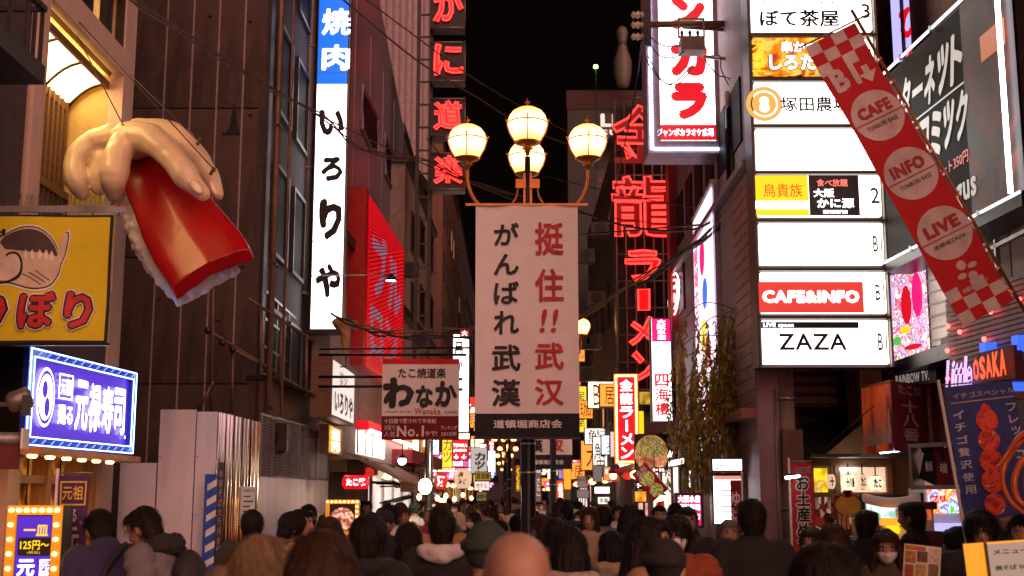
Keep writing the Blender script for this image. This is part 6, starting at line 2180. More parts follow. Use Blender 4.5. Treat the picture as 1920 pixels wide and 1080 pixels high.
# takoyaki cloth box sign
kb = Pan.at('cloth_box_sign', 'box of hanging cloth, one side flame printed, the other maroon with pale brush lettering', 'sign', 1617, 13.4, 1673, 12.6, 716, 846, ref='r')
kb.rect('flame_side', 0, kb.W, 0, kb.H, 0, picture('flame_cloth', ['#3a0c10', '#8a2a14', '#d8501c', '#b84a30', '#4a1014'], .25, 2.2, stretch=(1, 1, .5)))
kb.box('top_bar', -.02, kb.W + .02, -.01, .02, kb.H, kb.H + .02, lampm)
fl_ = []
for k in range(6):
    x = .06 + k * kb.W / 6.5
    fl_ += [(x, kb.H * .25), (x + .05, kb.H * (.5 + .2 * (k % 2))), (x + .09, kb.H * .3)]
kb.flat('flame_print', [(kb.W * .05, kb.H * .1)] + fl_ + [(kb.W * .95, kb.H * .12)], [tuple(range(len(fl_) + 2))], -.004, mat('print_peach', (.6, .33, .24), .7))
kc = Pan.at('maroon_cloth_side', 'x', 'x', 1673, 12.6, 1740, 13.2, 713, 846)
del kc.root['label'], kc.root['category']
kc.root.parent = kb.root
kc.root.matrix_basis = kb.M.inverted() @ kc.M
kc.rect('cloth', 0, kc.W, 0, kc.H, 0, clothdr)
kc.txt('たこ焼', (1683, 722, 1727, 742), mat('print_pink', (.6, .38, .34), .7), -.004, .03, brush=.03)
kc.txt('十八番', (1692, 750, 1722, 828), mat('print_pink', (.6, .38, .34), .7), -.004, .03, vert=True, brush=.03)
fls = thing('fluorescent_tube', 'bare white fluorescent tube glowing under the cloth box sign', 'lamp', tuple(P(1673, 846, 13.0)))
tube('tube', fls, [(-.13, 0, -.01), (.13, 0, .02)], .018, Wt, 8)
box('housing', fls, -.15, .15, -.02, .03, .03, .06, whitep)
f2 = thing('fluorescent_tube', 'short white tube light beside the red souvenir flag', 'lamp', tuple(P(1486, 896, 12.0)))
tube('tube', f2, [(-.07, 0, 0), (.07, 0, .02)], .015, Wt, 8)
box('housing', f2, -.08, .08, -.01, .03, .018, .04, darkm)
# T shirt case
ts = Pan.at('shirt_display_case', 'framed display case with one black and two dark red printed t-shirts on hangers', 'display case', 1713, 12.2, 1808, 11.6, 838, 912, ref='l')
W, H = ts.W, ts.H
ts.rect('backing', 0, W, 0, H, .12, emis('case_light', (.9, .55, .45), .33))
frame_mb(-.03, W + .03, -.03, H + .03, .04, -.03, .14).build('case_frame', steel, ts.root)
shirt = [(-.5, .3), (-.36, .48), (-.12, .5), (0, .44), (.12, .5), (.36, .48), (.5, .3), (.36, .2), (.3, .26), (.28, -.5), (-.28, -.5), (-.3, .26), (-.36, .2)]
for cx_, cz_, s_, mm, tx, rot in ((.26, .55, .4, mat('shirt_black', (.012, .012, .014), .85), '極楽', -.35), (.55, .5, .42, mat('shirt_red', (.2, .01, .02), .85), '魂', 0), (.8, .5, .42, mat('shirt_red', (.2, .01, .02), .85), '侍', .1)):
    L = H * s_ * 2.3
    v = []
    for d in (-.02, .02):
        v += [(cx_ * W + (a * math.cos(rot) - b * math.sin(rot)) * L, .07 + d + .01 * math.sin(a * 9), cz_ * H + (a * math.sin(rot) + b * math.cos(rot)) * L) for a, b in shirt]
    n = len(shirt)
    sh = mk('shirt', v, [tuple(range(n)), tuple(range(2 * n - 1, n - 1, -1))] + [(i, (i + 1) % n, n + (i + 1) % n, n + i) for i in range(n)], mm, ts.root)
    ts.txt(tx, (cx_ * W - .05, cx_ * W + .05, cz_ * H - .07, cz_ * H + .03), inkwhite, .035, .03, px=False, parent=sh)
    tube('hanger', sh, [(cx_ * W - .06, .07, cz_ * H + L * .46), (cx_ * W, .07, H - .03), (cx_ * W + .06, .07, cz_ * H + L * .46)], .005, steel, 5)
# bright game machines
def machine(label, x0, y0, x1, y1, Y, face, top):
    p = Pan.at('game_machine', label, 'game machine', x0, Y, x1, Y, y0, y1, group='lit machines among the right stalls')
    p.box('cabinet', -.03, p.W + .03, .02, .5, -1.2, p.H, whitep)
    p.rect('lit_face', 0, p.W, 0, p.H, 0, face)
    p.box('marquee', -.04, p.W + .04, -.06, .1, p.H, p.H + .07, top)
    p.box('console', -.03, p.W + .03, -.2, .02, -.3, -.1, top)
    return p
mc = machine('colourful glowing machine under the shirt case, yellow, pink and white', 1740, 914, 1797, 962, 12.4, picture('game_print', ['#ffffff', '#ffd820', '#ff4a70', '#fff0c0', '#4060e0', '#ffffff', '#60d060'], 1.2, 7), Lil)
mc.txt('プリ', (1744, 928, 1772, 942), RedL, -.01, .05)
machine('mint green glowing glass case of sweets with a poster', 1626, 940, 1690, 980, 12.8, picture('mint_print', ['#e8ffe8', '#a0e8c0', '#ffffff', '#80c8c0', '#f8fff0'], 1.1, 5), darkm)
machine('orange lit counter front beside the black jacketed man', 1716, 955, 1746, 975, 11.8, emis('counter_orange', (.9, .16, .04), .7), darkred)
machine('yellow lit food counter under the mint glass case', 1662, 985, 1700, 1000, 12.2, YelL, Oran)
cnp = Pan.at('stall_canopy', 'white rolled cloth canopy over the mint green glass case', 'canopy', 1618, 12.5, 1728, 12.2, 924, 942)
v, f = [], []
for i in range(13):
    t = i / 12
    sag = -.05 * math.sin(math.pi * t)
    for k in range(8):
        a = 2 * math.pi * k / 8
        v.append((cnp.W * t, .04 * math.cos(a), cnp.H * .5 + sag + .05 * math.sin(a)))
for i in range(12):
    for k in range(8):
        f.append((i * 8 + k, i * 8 + (k + 1) % 8, (i + 1) * 8 + (k + 1) % 8, (i + 1) * 8 + k))
mk('cloth_roll', v, f, clothw, cnp.root, True)
for x in (0, cnp.W):
    tube('pole', cnp.root, [(x, 0, cnp.H), (x, 0, -2)], .02, darkm, 6)
ck = Pan.at('round_yellow_board', 'plain round yellow board with a red topknot and ragged fringe by the stall', 'sign', 1566, 12.6, 1614, 12.6, 928, 966)
ck.disc('board_face', ck.W / 2, ck.H / 2, ck.W / 2, ck.H / 2, 0, mat('board_yellow', (.55, .32, .03), .6), 24)
ck.disc('board_rim', ck.W / 2, ck.H / 2, ck.W / 2 + .012, ck.H / 2 + .012, -.003, blackm, 24, inner=.94)
for k in range(3):
    ck.disc('topknot', ck.W * (.4 + .1 * k), ck.H * 1.05, .03, .04, -.006, redpaint, 10)
for k in range(5):
    ck.box('fringe', ck.W * (.1 + .17 * k), ck.W * (.2 + .17 * k), 0, .006, -.14 - .03 * (k % 2), .02, mat('board_yellow', (.55, .32, .03), .6))
ck.box('stand', ck.W * .45, ck.W * .55, .01, .04, -1.3, 0, darkm)
# souvenir flag
sf = Pan.at('souvenir_flag', 'red upright souvenir flag with black edged white lettering beside the pole', 'flag', 1487, 12.2, 1526, 12.2, 868, 1060)
W, H = sf.W, sf.H
sf.wave = lambda x, z: .015 * math.sin(z * 6 + x * 9)
sf.rect('cloth', 0, W, 0, H, 0, clothr, 10)
for o_, m_, y_ in ((.08, inkwhite, -.006), (.02, black, -.010)):
    sf.txt('souvenir', (1491, 874, 1522, 886), m_, y_, o_, ref_off=.02)
    sf.txt('お土産めで', (1494, 890, 1519, 1040), m_, y_, o_ * 1.3, vert=True, ref_off=.02)
tube('flag_pole', sf.root, [(-.02, .01, -1), (-.02, .01, H + .05)], .012, whitep, 7)
tube('flag_arm', sf.root, [(-.02, .01, H + .015), (W, .01, H + .015)], .006, galv, 5)
# assorted flags
fg = Pan.tilted('small_tilted_flag', 'small dark red flag on a thin white pole right of the bright board', 'flag', (1372, 1000), (1392, 1000), (1352, 900), 13)
fg.rect('cloth', 0, fg.W, 0, fg.H, 0, clothdr)
fg.txt('ゆば', (.1 * fg.W, .9 * fg.W, .2 * fg.H, .8 * fg.H), inkwhite, -.005, .03, px=False, vert=True)
tube('flag_pole', fg.root, [(fg.W + .01, 0, -.6), (fg.W + .01, 0, fg.H + .1)], .01, whitep, 6)
sm_ = small('small amber lit poster with vertical script at the foot of the pole', 1441, 956, 1467, 1002, 14, picture('poster_amber', ['#8a4a08', '#e89a20', '#ffc850', '#b86a10'], .7, 4), (('うどん', (1448, 962, 1460, 998), black, .0, True),), framem=wood)
ev = Pan.at('shop_eave', 'dark shop eave with a row of warm downlights above the lantern stall', 'eave', 1400, 16.5, 1530, 15.2, 905, 925, ref='r')
ev.box('eave_slab', 0, ev.W, -.5, .6, ev.H, ev.H + .12, wood)
ev.box('shop_wall', 0, ev.W, .55, .6, -2.1, ev.H, brownw)
for k in range(4):
    MB().lathe([(.03, 0), (.04, .03)], .4 + k * .8, -.2, ev.H - .03, 8).build('downlight', emis('downlight', (1, .6, .2), 10), ev.root)
mb_ = Pan.tilted('menu_stand', 'amber edged lit menu board tilted at the lower right corner', 'menu board', (1822, 1140), (1960, 1130), (1862, 1016), 6.6)
mb_.rect('amber_side', 0, mb_.W, 0, mb_.H, .01, emis('amber_board', (1, .38, .02), .9))
mb_.rect('menu_sheet', mb_.W * .3, mb_.W, -.05, mb_.H * .97, -.006, emis('menu_sheet', (.75, .6, .48), .35))
for k, s_ in enumerate(('メニュー', '焼そば 500', 'たこ焼 6個')):
    mb_.txt(s_, (mb_.W * .38, mb_.W * .85, mb_.H * (.8 - .25 * k), mb_.H * (.88 - .25 * k)), black, -.01, .02, px=False)
mb_.box('frame_rail', mb_.W * .28, mb_.W * .3, -.02, .02, 0, mb_.H, darkm)

# ------------------------------------------------------------------ willow
q = P(1462, 928, 15.0)
wt = thing('willow_tree', 'street willow with thin drooping yellow-green fronds in front of the mauve building', 'tree', (q.x, q.y, 0))
tr_ = MB()
limb(tr_, [(Vector((.0, 0, 0)), .11), (Vector((.05, .05, 1.2)), .09), (Vector((-.03, 0, 2.4)), .07), (Vector((-.05, .0, 3.2)), .05), (Vector((-.2, 0, 3.8)), .03)])
barkm = mat('willow_bark', (.1, .07, .045), .9, bump=.8)
tr_.build('trunk', barkm, wt, True)
rd = random.Random(11)
tips = []
for k in range(34):
    dx, dy = rd.uniform(-1.15, .3), rd.uniform(-.45, .45)
    b0_ = Vector((-.1, 0, rd.uniform(2.6, 3.7)))
    top_ = rd.uniform(.25, .6)
    pts = [b0_, b0_ + Vector((dx * .35, dy * .4, top_ * .8)), b0_ + Vector((dx * .75, dy * .8, top_)), b0_ + Vector((dx, dy, top_ * .6))]
    sp2 = smooth_pts(pts, 4)
    tube('limb', wt, sp2, .006, barkm, 5)
    tips += sp2[3:]
fr_m = MB()
leaf = MB()
for tpt in tips:
    if rd.random() < .38:
        continue
    s0 = tpt + Vector((rd.uniform(-.08, .08), rd.uniform(-.1, .1), 0))
    L = rd.uniform(.5, 1.6) if rd.random() < .7 else rd.uniform(1.2, 2.1)
    n = int(L / .045)
    p = s0.copy()
    sway = rd.uniform(-.16, .1)
    pts = [p.copy()]
    for i in range(n):
        p = p + Vector((sway * .1 * (1 - i / n) + rd.uniform(-.006, .006), rd.uniform(-.006, .006), -.045))
        pts.append(p.copy())
        if p.z < 1.9:
            break
        for _ in range(3):
            if rd.random() < .8:
                d = Vector((rd.uniform(-1, 1), rd.uniform(-1, 1), -1.7)).normalized() * rd.uniform(.06, .12)
                sd = Vector((rd.uniform(-1, 1), rd.uniform(-1, 1), 0)).normalized() * .013
                leaf.add([p, p + d * .5 + sd, p + d, p + d * .5 - sd], [(0, 1, 2, 3)])
    fr_m.tube(pts[::3] if len(pts) > 6 else pts, .003, 3, caps=False)
fr_m.build('twig', barkm, wt, kind='stuff')
leafm = mat('willow_leaf', (.3, .24, .03), .5, var=.6, scale=3, bump=0)
leaf.build('crown', leafm, wt, kind='stuff')
# ------------------------------------------------------------------ people
def tubes(mb, pts, n=14, sub=4):
    """limb with elliptical taper: pts = (x,y,z,r)"""
    limb(mb, [(Vector(p[:3]), p[3]) for p in pts])

def loft(mb, rings, n=24):
    """rings: (cx, cy, z, rx, ry)"""
    v, f = [], []
    for (cx, cy_, z, rx, ry) in rings:
        for k in range(n):
            a = 2 * math.pi * k / n
            ca, sa = math.cos(a), math.sin(a)
            e = .85
            v.append((cx + rx * math.copysign(abs(ca) ** e, ca), cy_ + ry * math.copysign(abs(sa) ** e, sa), z))
    for i in range(len(rings) - 1):
        for k in range(n):
            l = (k + 1) % n
            f.append((i * n + k, i * n + l, (i + 1) * n + l, (i + 1) * n + k))
    f.append(tuple(range(n - 1, -1, -1)))
    f.append(tuple((len(rings) - 1) * n + k for k in range(n)))
    mb.add(v, f)

HC = Vector((0, .018, 1.575))      # head centre of the 1.70 m figure, facing +Y
def head_pt(d, grow=0.):
    """surface of the head in direction d"""
    x, y, z = d
    rx, ry, rz = .076, .096, .118
    if z > 0:
        kk = math.sqrt(max(0, 1 - z ** 2.8)) / max(1e-3, math.sqrt(max(1e-6, 1 - z * z)))
        x, y = x * min(kk, 1.6), y * min(kk, 1.6)
    p = Vector((x * rx, y * ry, z * rz * (.94 if z > 0 else 1)))
    if z < 0:
        p.x *= 1 - .28 * (-z) ** 1.5
        if y < 0: p.y *= 1 - .35 * (-z)
        else: p.y *= 1 - .08 * (-z)
    if y > 0:
        gx = lambda w, cx_=0.: math.exp(-((p.x - cx_) / w) ** 2)
        gz = lambda w, cz_: math.exp(-((p.z - cz_) / w) ** 2)
        f = max(0, y) ** .5
        p.y += f * .024 * gx(.013) * math.exp(-((p.z + .028) / (.014 if p.z < -.028 else .03)) ** 2)      # nose
        p.y += f * .006 * gx(.05) * gz(.010, .032)                  # brow
        for s in (-1, 1):
            p.y -= f * .010 * gx(.017, s * .031) * gz(.013, .008)  # eye sockets
            p.y += f * .004 * gx(.018, s * .04) * gz(.02, -.028)  # cheeks
        p.y += f * .006 * gx(.022) * gz(.006, -.060)
        p.y += f * .006 * gx(.022) * gz(.006, -.072)
        p.y -= f * .003 * gx(.024) * gz(.003, -.066)
        p.y += f * .008 * gx(.022) * gz(.013, -.098)
    return p

def head_mb(mb):
    n, m_ = 40, 34
    v, f = [], []
    for i in range(1, m_):
        th = math.pi * i / m_
        for k in range(n):
            ph = 2 * math.pi * k / n
            v.append(HC + head_pt((math.sin(th) * math.cos(ph), math.sin(th) * math.sin(ph), math.cos(th))))
    for i in range(m_ - 2):
        for k in range(n):
            l = (k + 1) % n
            f.append((i * n + k, i * n + l, (i + 1) * n + l, (i + 1) * n + k))
    f.append(tuple(range(n - 1, -1, -1)))
    f.append(tuple((m_ - 2) * n + k for k in range(n)))
    mb.add(v, f)
    for s in (-1, 1):
        ellip(mb, HC + Vector((s * .078, -.004, -.008)), (.009, .019, .031), 10, Matrix.Rotation(s * -.3, 3, 'Z'))

def arm_pts(pose, s):
    if pose == 'down':
        return [(s * .185, 0, 1.38, .05), (s * .225, -.01, 1.13, .042), (s * .235, .05, .90, .03)], Vector((s * .235, .07, .84)), Vector((0, .15, -1))
    if pose == 'phone':
        return [(s * .185, 0, 1.38, .05), (s * .215, .02, 1.13, .042), (s * .10, .24, 1.19, .03)], Vector((s * .075, .29, 1.22)), Vector((-s * .3, .5, .8))
    if pose == 'walk':
        return [(s * .185, 0, 1.38, .05), (s * .225, -.05 * s, 1.13, .042), (s * .235, .12 * s + .05, .93, .03)], Vector((s * .235, .14 * s + .07, .87)), Vector((0, .4, -1))
    return None

def hand_mb(mb, c_, d):
    d = d.normalized()
    side = d.cross(Vector((0, 1, 0)))
    if side.length < .1: side = Vector((1, 0, 0))
    side.normalize()
    up = side.cross(d)
    Mx = Matrix((side, up, d)).transposed()
    ellip(mb, c_ + d * .02, (.038, .018, .045), 10, Mx)
    for i in range(4):
        o = side * (-.028 + .019 * i)
        L = (.062, .072, .068, .052)[i]
        b = c_ + d * .045 + o
        limb(mb, [(b, .0095), (b + d * L * .5 + up * .006, .009), (b + d * L + up * .022, .0075)])
    b = c_ + side * -.034
    limb(mb, [(b, .012), (b - side * .018 + d * .03, .011), (b - side * .018 + d * .06 + up * .01, .009)])

def bend(co, ang, zh=.95, headang=0.):
    """lean forward about the hips, then the head about the neck"""
    p = Vector(co)
    if headang and p.z > 1.44:
        t = min(1, (p.z - 1.44) / .06)
        piv = Vector((0, .0, 1.46))
        p = piv + Matrix.Rotation(-headang * t, 3, 'X') @ (p - piv)
    if ang and p.z > zh:
        t = min(1, (p.z - zh) / .3)
        piv = Vector((0, 0, zh))
        p = piv + Matrix.Rotation(-ang * t, 3, 'X') @ (p - piv)
    return p

def build_body(pose):
    mb = MB()
    loft(mb, [(0, 0, .86, .12, .09), (0, 0, .93, .155, .10), (0, .005, 1.08, .13, .09), (0, .008, 1.22, .145, .098), (0, 0, 1.34, .155, .095), (0, -.01, 1.41, .14, .075), (0, -.012, 1.45, .07, .055)])
    loft(mb, [(0, -.012, 1.40, .062, .058), (0, -.008, 1.46, .05, .052), (0, .004, 1.54, .048, .052)])
    head_mb(mb)
    for s in (-1, 1):
        a, hc, hd_ = arm_pts(pose, s)
        tubes(mb, [(s * .12, 0, 1.375, .05)] + a)
        hand_mb(mb, hc, hd_)
        st_ = .1 * s if pose == 'walk' else 0
        tubes(mb, [(s * .08, 0, .88, .085), (s * .09, .01 + st_, .5, .055), (s * .095, -.01 + st_ * 1.6, .09, .036)])
        ellip(mb, (s * .1, .055 + st_ * 1.6, .045), (.043, .125, .045), 12)
    return mb

def build_coat(pose, kind):
    mb = MB()
    lo = {'coat': .62, 'jacket': .84, 'parka': .7}[kind]
    g = {'coat': .03, 'jacket': .028, 'parka': .055}[kind]
    loft(mb, [(0, 0, lo, .165 + g, .12 + g), (0, 0, .95, .155 + g, .105 + g), (0, .005, 1.1, .14 + g, .1 + g), (0, .005, 1.24, .152 + g, .103 + g), (0, -.002, 1.35, .165 + g * .8, .1 + g * .7), (0, -.01, 1.42, .135 + g * .5, .078 + g * .5), (0, -.012, 1.455, .082 + g * .3, .066 + g * .3), (0, -.01, 1.485, .07 + g * .3, .066 + g * .3)])
    for s in (-1, 1):
        a, hc, hd_ = arm_pts(pose, s)
        q = [(s * .11, -.003, 1.36, .065 + g * .4)] + [(x, y, z, r + .014 + g * .5) for x, y, z, r in a]
        tubes(mb, q)
    return mb

def fold(kind):
    def f(co, n):
        if kind == 'parka':
            d = .013 * abs(math.sin(co.z * 38 + noise.noise(co * 5) * 1.2)) - .008
        else:
            d = 0
        d += noise.noise(Vector((co.x * 9, co.y * 9, co.z * 13))) * .010 + noise.noise(co * 26) * .004
        return co + n * d
    return f

def hair_mb(style):
    mb = MB()
    c0 = HC
    if style == 'short':
        ellip(mb, c0 + Vector((0, -.022, .03)), (.086, .098, .102), 18)
        ellip(mb, c0 + Vector((0, -.05, -.02)), (.074, .06, .09), 14)
        ellip(mb, c0 + Vector((0, .035, .085)), (.062, .06, .035), 12)
    elif style == 'bob':
        ellip(mb, c0 + Vector((0, -.015, .028)), (.094, .104, .108), 18)
        loft(mb, [(0, -.035, c0.z - .15, .088, .075), (0, -.03, c0.z - .12, .1, .082), (0, -.025, c0.z - .03, .1, .088), (0, -.02, c0.z + .05, .08, .08)])
        ellip(mb, c0 + Vector((0, .04, .08)), (.068, .058, .04), 12)
    elif style == 'long':
        ellip(mb, c0 + Vector((0, -.015, .028)), (.092, .103, .107), 18)
        loft(mb, [(0, -.09, c0.z - .38, .09, .03), (0, -.1, c0.z - .32, .12, .045), (0, -.085, c0.z - .2, .125, .06), (0, -.05, c0.z - .1, .11, .075), (0, -.03, c0.z, .1, .085), (0, -.02, c0.z + .06, .075, .08)])
        for s in (-1, 1):
            limb(mb, [(c0 + Vector((s * .08, .02, .0)), .028), (c0 + Vector((s * .09, .02, -.1)), .027), (c0 + Vector((s * .1, .04, -.24)), .02)])
        ellip(mb, c0 + Vector((0, .04, .08)), (.068, .058, .04), 12)
    elif style == 'tail':
        ellip(mb, c0 + Vector((0, -.02, .028)), (.086, .1, .102), 18)
        ellip(mb, c0 + Vector((0, -.04, -.01)), (.076, .068, .08), 14)
        limb(mb, [(c0 + Vector((0, -.1, .02)), .03), (c0 + Vector((0, -.15, -.01)), .036), (c0 + Vector((0, -.155, -.12)), .033), (c0 + Vector((.01, -.14, -.24)), .014)])
    elif style == 'mop':
        ellip(mb, c0 + Vector((0, -.012, .035)), (.098, .112, .108), 18)
        ellip(mb, c0 + Vector((0, .045, .078)), (.076, .06, .04), 14)
        ellip(mb, c0 + Vector((0, -.05, -.03)), (.082, .065, .08), 14)
    elif style == 'beanie':
        ellip(mb, c0 + Vector((0, -.012, .035)), (.09, .108, .106), 18)
        loft(mb, [(0, -.012, c0.z + .022, .093, .112), (0, -.012, c0.z + .062, .096, .114)])
    elif style == 'hood':
        ellip(mb, c0 + Vector((0, -.03, .015)), (.11, .115, .135), 18)
        ellip(mb, c0 + Vector((0, -.04, -.12)), (.13, .12, .06), 14)
    return mb

def hairdisp(co, n):
    a = math.atan2(co.x, co.y - HC.y) * 14
    return co + n * (noise.noise(Vector((a, co.z * 5, 0))) * .010 + noise.noise(Vector((a * 2.6, co.z * 9, 3))) * .005)

BODY, COAT, HAIR, POSE = {}, {}, {}, {}
for pz in ('down', 'phone', 'walk'):
    BODY[pz] = remesh(build_body(pz), .0085, 1, None, .4)
for pz, kd in (('down', 'jacket'), ('phone', 'jacket'), ('walk', 'coat'), ('down', 'parka'), ('phone', 'coat')):
    COAT[(pz, kd)] = remesh(build_coat(pz, kd), .016, 3, fold(kd))
for h in ('short', 'bob', 'long', 'tail', 'mop', 'beanie', 'hood'):
    HAIR[h] = remesh(hair_mb(h), .009, 1, hairdisp if h not in ('beanie', 'hood') else None)

def add_strands(me, count, seed):
    """loose locks lying on the hair and breaking its outline"""
    rr = random.Random(seed)
    V = [v.co.copy() for v in me.vertices]
    N = [v.normal.copy() for v in me.vertices]
    Fq = [tuple(p.vertices) for p in me.polygons]
    n0 = len(V)
    for _ in range(count):
        i = rr.randrange(n0)
        p, n = V[i].copy(), N[i]
        if n.z < -.6:
            continue
        w = rr.uniform(.0012, .0028)
        lift = rr.uniform(.001, .007)
        side = n.cross(Vector((0, 0, 1)))
        if side.length < .2: side = Vector((1, 0, 0))
        side.normalize()
        dn = side.cross(n).normalized()
        if dn.z > 0: dn = -dn
        dn = (dn + side * rr.uniform(-.25, .25)).normalized()
        L = rr.uniform(.03, .07)
        base = len(V)
        for k in range(4):
            t = k / 3
            q = p + dn * L * t + n * lift * (1 - (1 - t) ** 2 * .9) - Vector((0, 0, L * .25 * t * t))
            ww = w * (1 - t * .8)
            V.append(q - side * ww); V.append(q + side * ww)
        for k in range(3):
            Fq.append((base + 2 * k, base + 2 * k + 1, base + 2 * k + 3, base + 2 * k + 2))
    m2 = bpy.data.meshes.new(me.name)
    m2.from_pydata([tuple(v) for v in V], [], Fq)
    m2.polygons.foreach_set('use_smooth', [True] * len(m2.polygons))
    m2.update()
    return m2
for i_, h in enumerate(('short', 'bob', 'long', 'tail', 'mop')):
    HAIR[h] = add_strands(HAIR[h], 2600 if h in ('long', 'bob') else 2000, i_)

# skin on head and hands, dark trousers and shoes on the same body mesh
skins = [mat('skin_warm', (.36, .19, .12), .5, var=.16, scale=22, bump=.2, bscale=130), mat('skin_fair', (.46, .26, .18), .5, var=.14, scale=22, bump=.2, bscale=130)]
trous = [mat('trousers_black', (.015, .015, .018), .85), mat('trousers_denim', (.03, .04, .09), .85), mat('trousers_brown', (.07, .05, .035), .85)]
shoe = mat('shoe', (.02, .02, .02), .4)
for me in BODY.values():
    for k in range(3):
        me.materials.append(None)
    mi = []
    for p in me.polygons:
        z = p.center.z
        mi.append(2 if z < .11 else (1 if z < .93 and abs(p.center.x) < .2 else 0))
    me.polygons.foreach_set('material_index', mi)
for me in list(COAT.values()) + list(HAIR.values()):
    me.materials.append(None)

# bent versions, kept in a cache
BENT = {}
def bent(me, key, ang, hang):
    if not ang and not hang:
        return me
    k = (key, ang, hang)
    if k not in BENT:
        m2 = me.copy()
        for v in m2.vertices:
            v.co = bend(v.co, ang, .95, hang)
        BENT[k] = m2
    return BENT[k]

def slotobj(name, me, mats, parent):
    o = bpy.data.objects.new(name, me)
    COL.objects.link(o)
    o.parent = parent
    for i, m_ in enumerate(mats):
        o.material_slots[i].link = 'OBJECT'
        o.material_slots[i].material = m_
    return o

eyew = mat('eye_white', (.6, .57, .55), .2, bump=0)
eyeb = mat('eye_dark', (.012, .008, .006), .1, bump=0)
lipm = mat('lip', (.36, .12, .1), .5, bump=0)
maskm = mat('face_mask', (.78, .76, .77), .7, var=.05, bump=.1)
EYE = MB(); ellip(EYE, (0, 0, 0), (.0125, .006, .0062), 12); EYE.k = 1; ellip(EYE, (0, .0030, 0), (.0056, .0042, .0058), 10)
EYE = EYE.build('eye', [eyew, eyeb], None, True).data
bpy.data.objects.remove(bpy.data.objects['eye'])
BROW = MB().tube([(-.018, -.004, -.003), (-.006, .003, .003), (.006, .003, .003), (.018, -.004, -.001)], [.002, .0036, .0036, .002], 6)
BROW = BROW.build('eyebrow', mat('brow', (.015, .012, .01), .8), None, True).data
bpy.data.objects.remove(bpy.data.objects['eyebrow'])
LIP = MB(); ellip(LIP, (0, 0, 0), (.021, .007, .0075), 12)
LIP = LIP.build('mouth', lipm, None, True).data
bpy.data.objects.remove(bpy.data.objects['mouth'])
# surgical mask: the lower face pushed out
vv, ff = [], []
nx, nz = 14, 12
for j in range(nz + 1):
    for i in range(nx + 1):
        ph = math.pi / 2 + (i / nx - .5) * 2.35
        zz = -.105 + .1 * j / nz
        th = math.acos(max(-1, min(1, zz / .118)))
        p = head_pt((math.sin(th) * math.cos(ph), math.sin(th) * math.sin(ph), math.cos(th)))
        u_ = (i / nx - .5) * 2
        p = Vector((p.x * 1.05, p.y * 1.04 + .012 * (1 - u_ * u_) * math.sin(math.pi * min(1, j / nz + .15)) + .003, p.z + .012 * u_ * u_ * (.5 - j / nz)))
        p.y += .0015 * (j % 3 == 0)
        vv.append(HC + p)
for j in range(nz):
    for i in range(nx):
        a = j * (nx + 1) + i
        ff.append((a, a + 1, a + nx + 2, a + nx + 1))
MASK = mk('mask', vv, ff, maskm, None, True).data
bpy.data.objects.remove(bpy.data.objects['mask'])
GLS = MB()
for s in (-1, 1):
    GLS.tube([(s * .033 + .022 * math.cos(t * .63), .0, .017 * math.sin(t * .63)) for t in range(10)], .0018, 5, closed=True)
    GLS.tube([(s * .055, 0, .004), (s * .078, -.03, .004), (s * .082, -.1, 0)], .0018, 5)
GLS.tube([(-.011, .002, .004), (.011, .002, .004)], .0018, 5)
GLS = GLS.build('glasses', blackm, None, True).data
bpy.data.objects.remove(bpy.data.objects['glasses'])

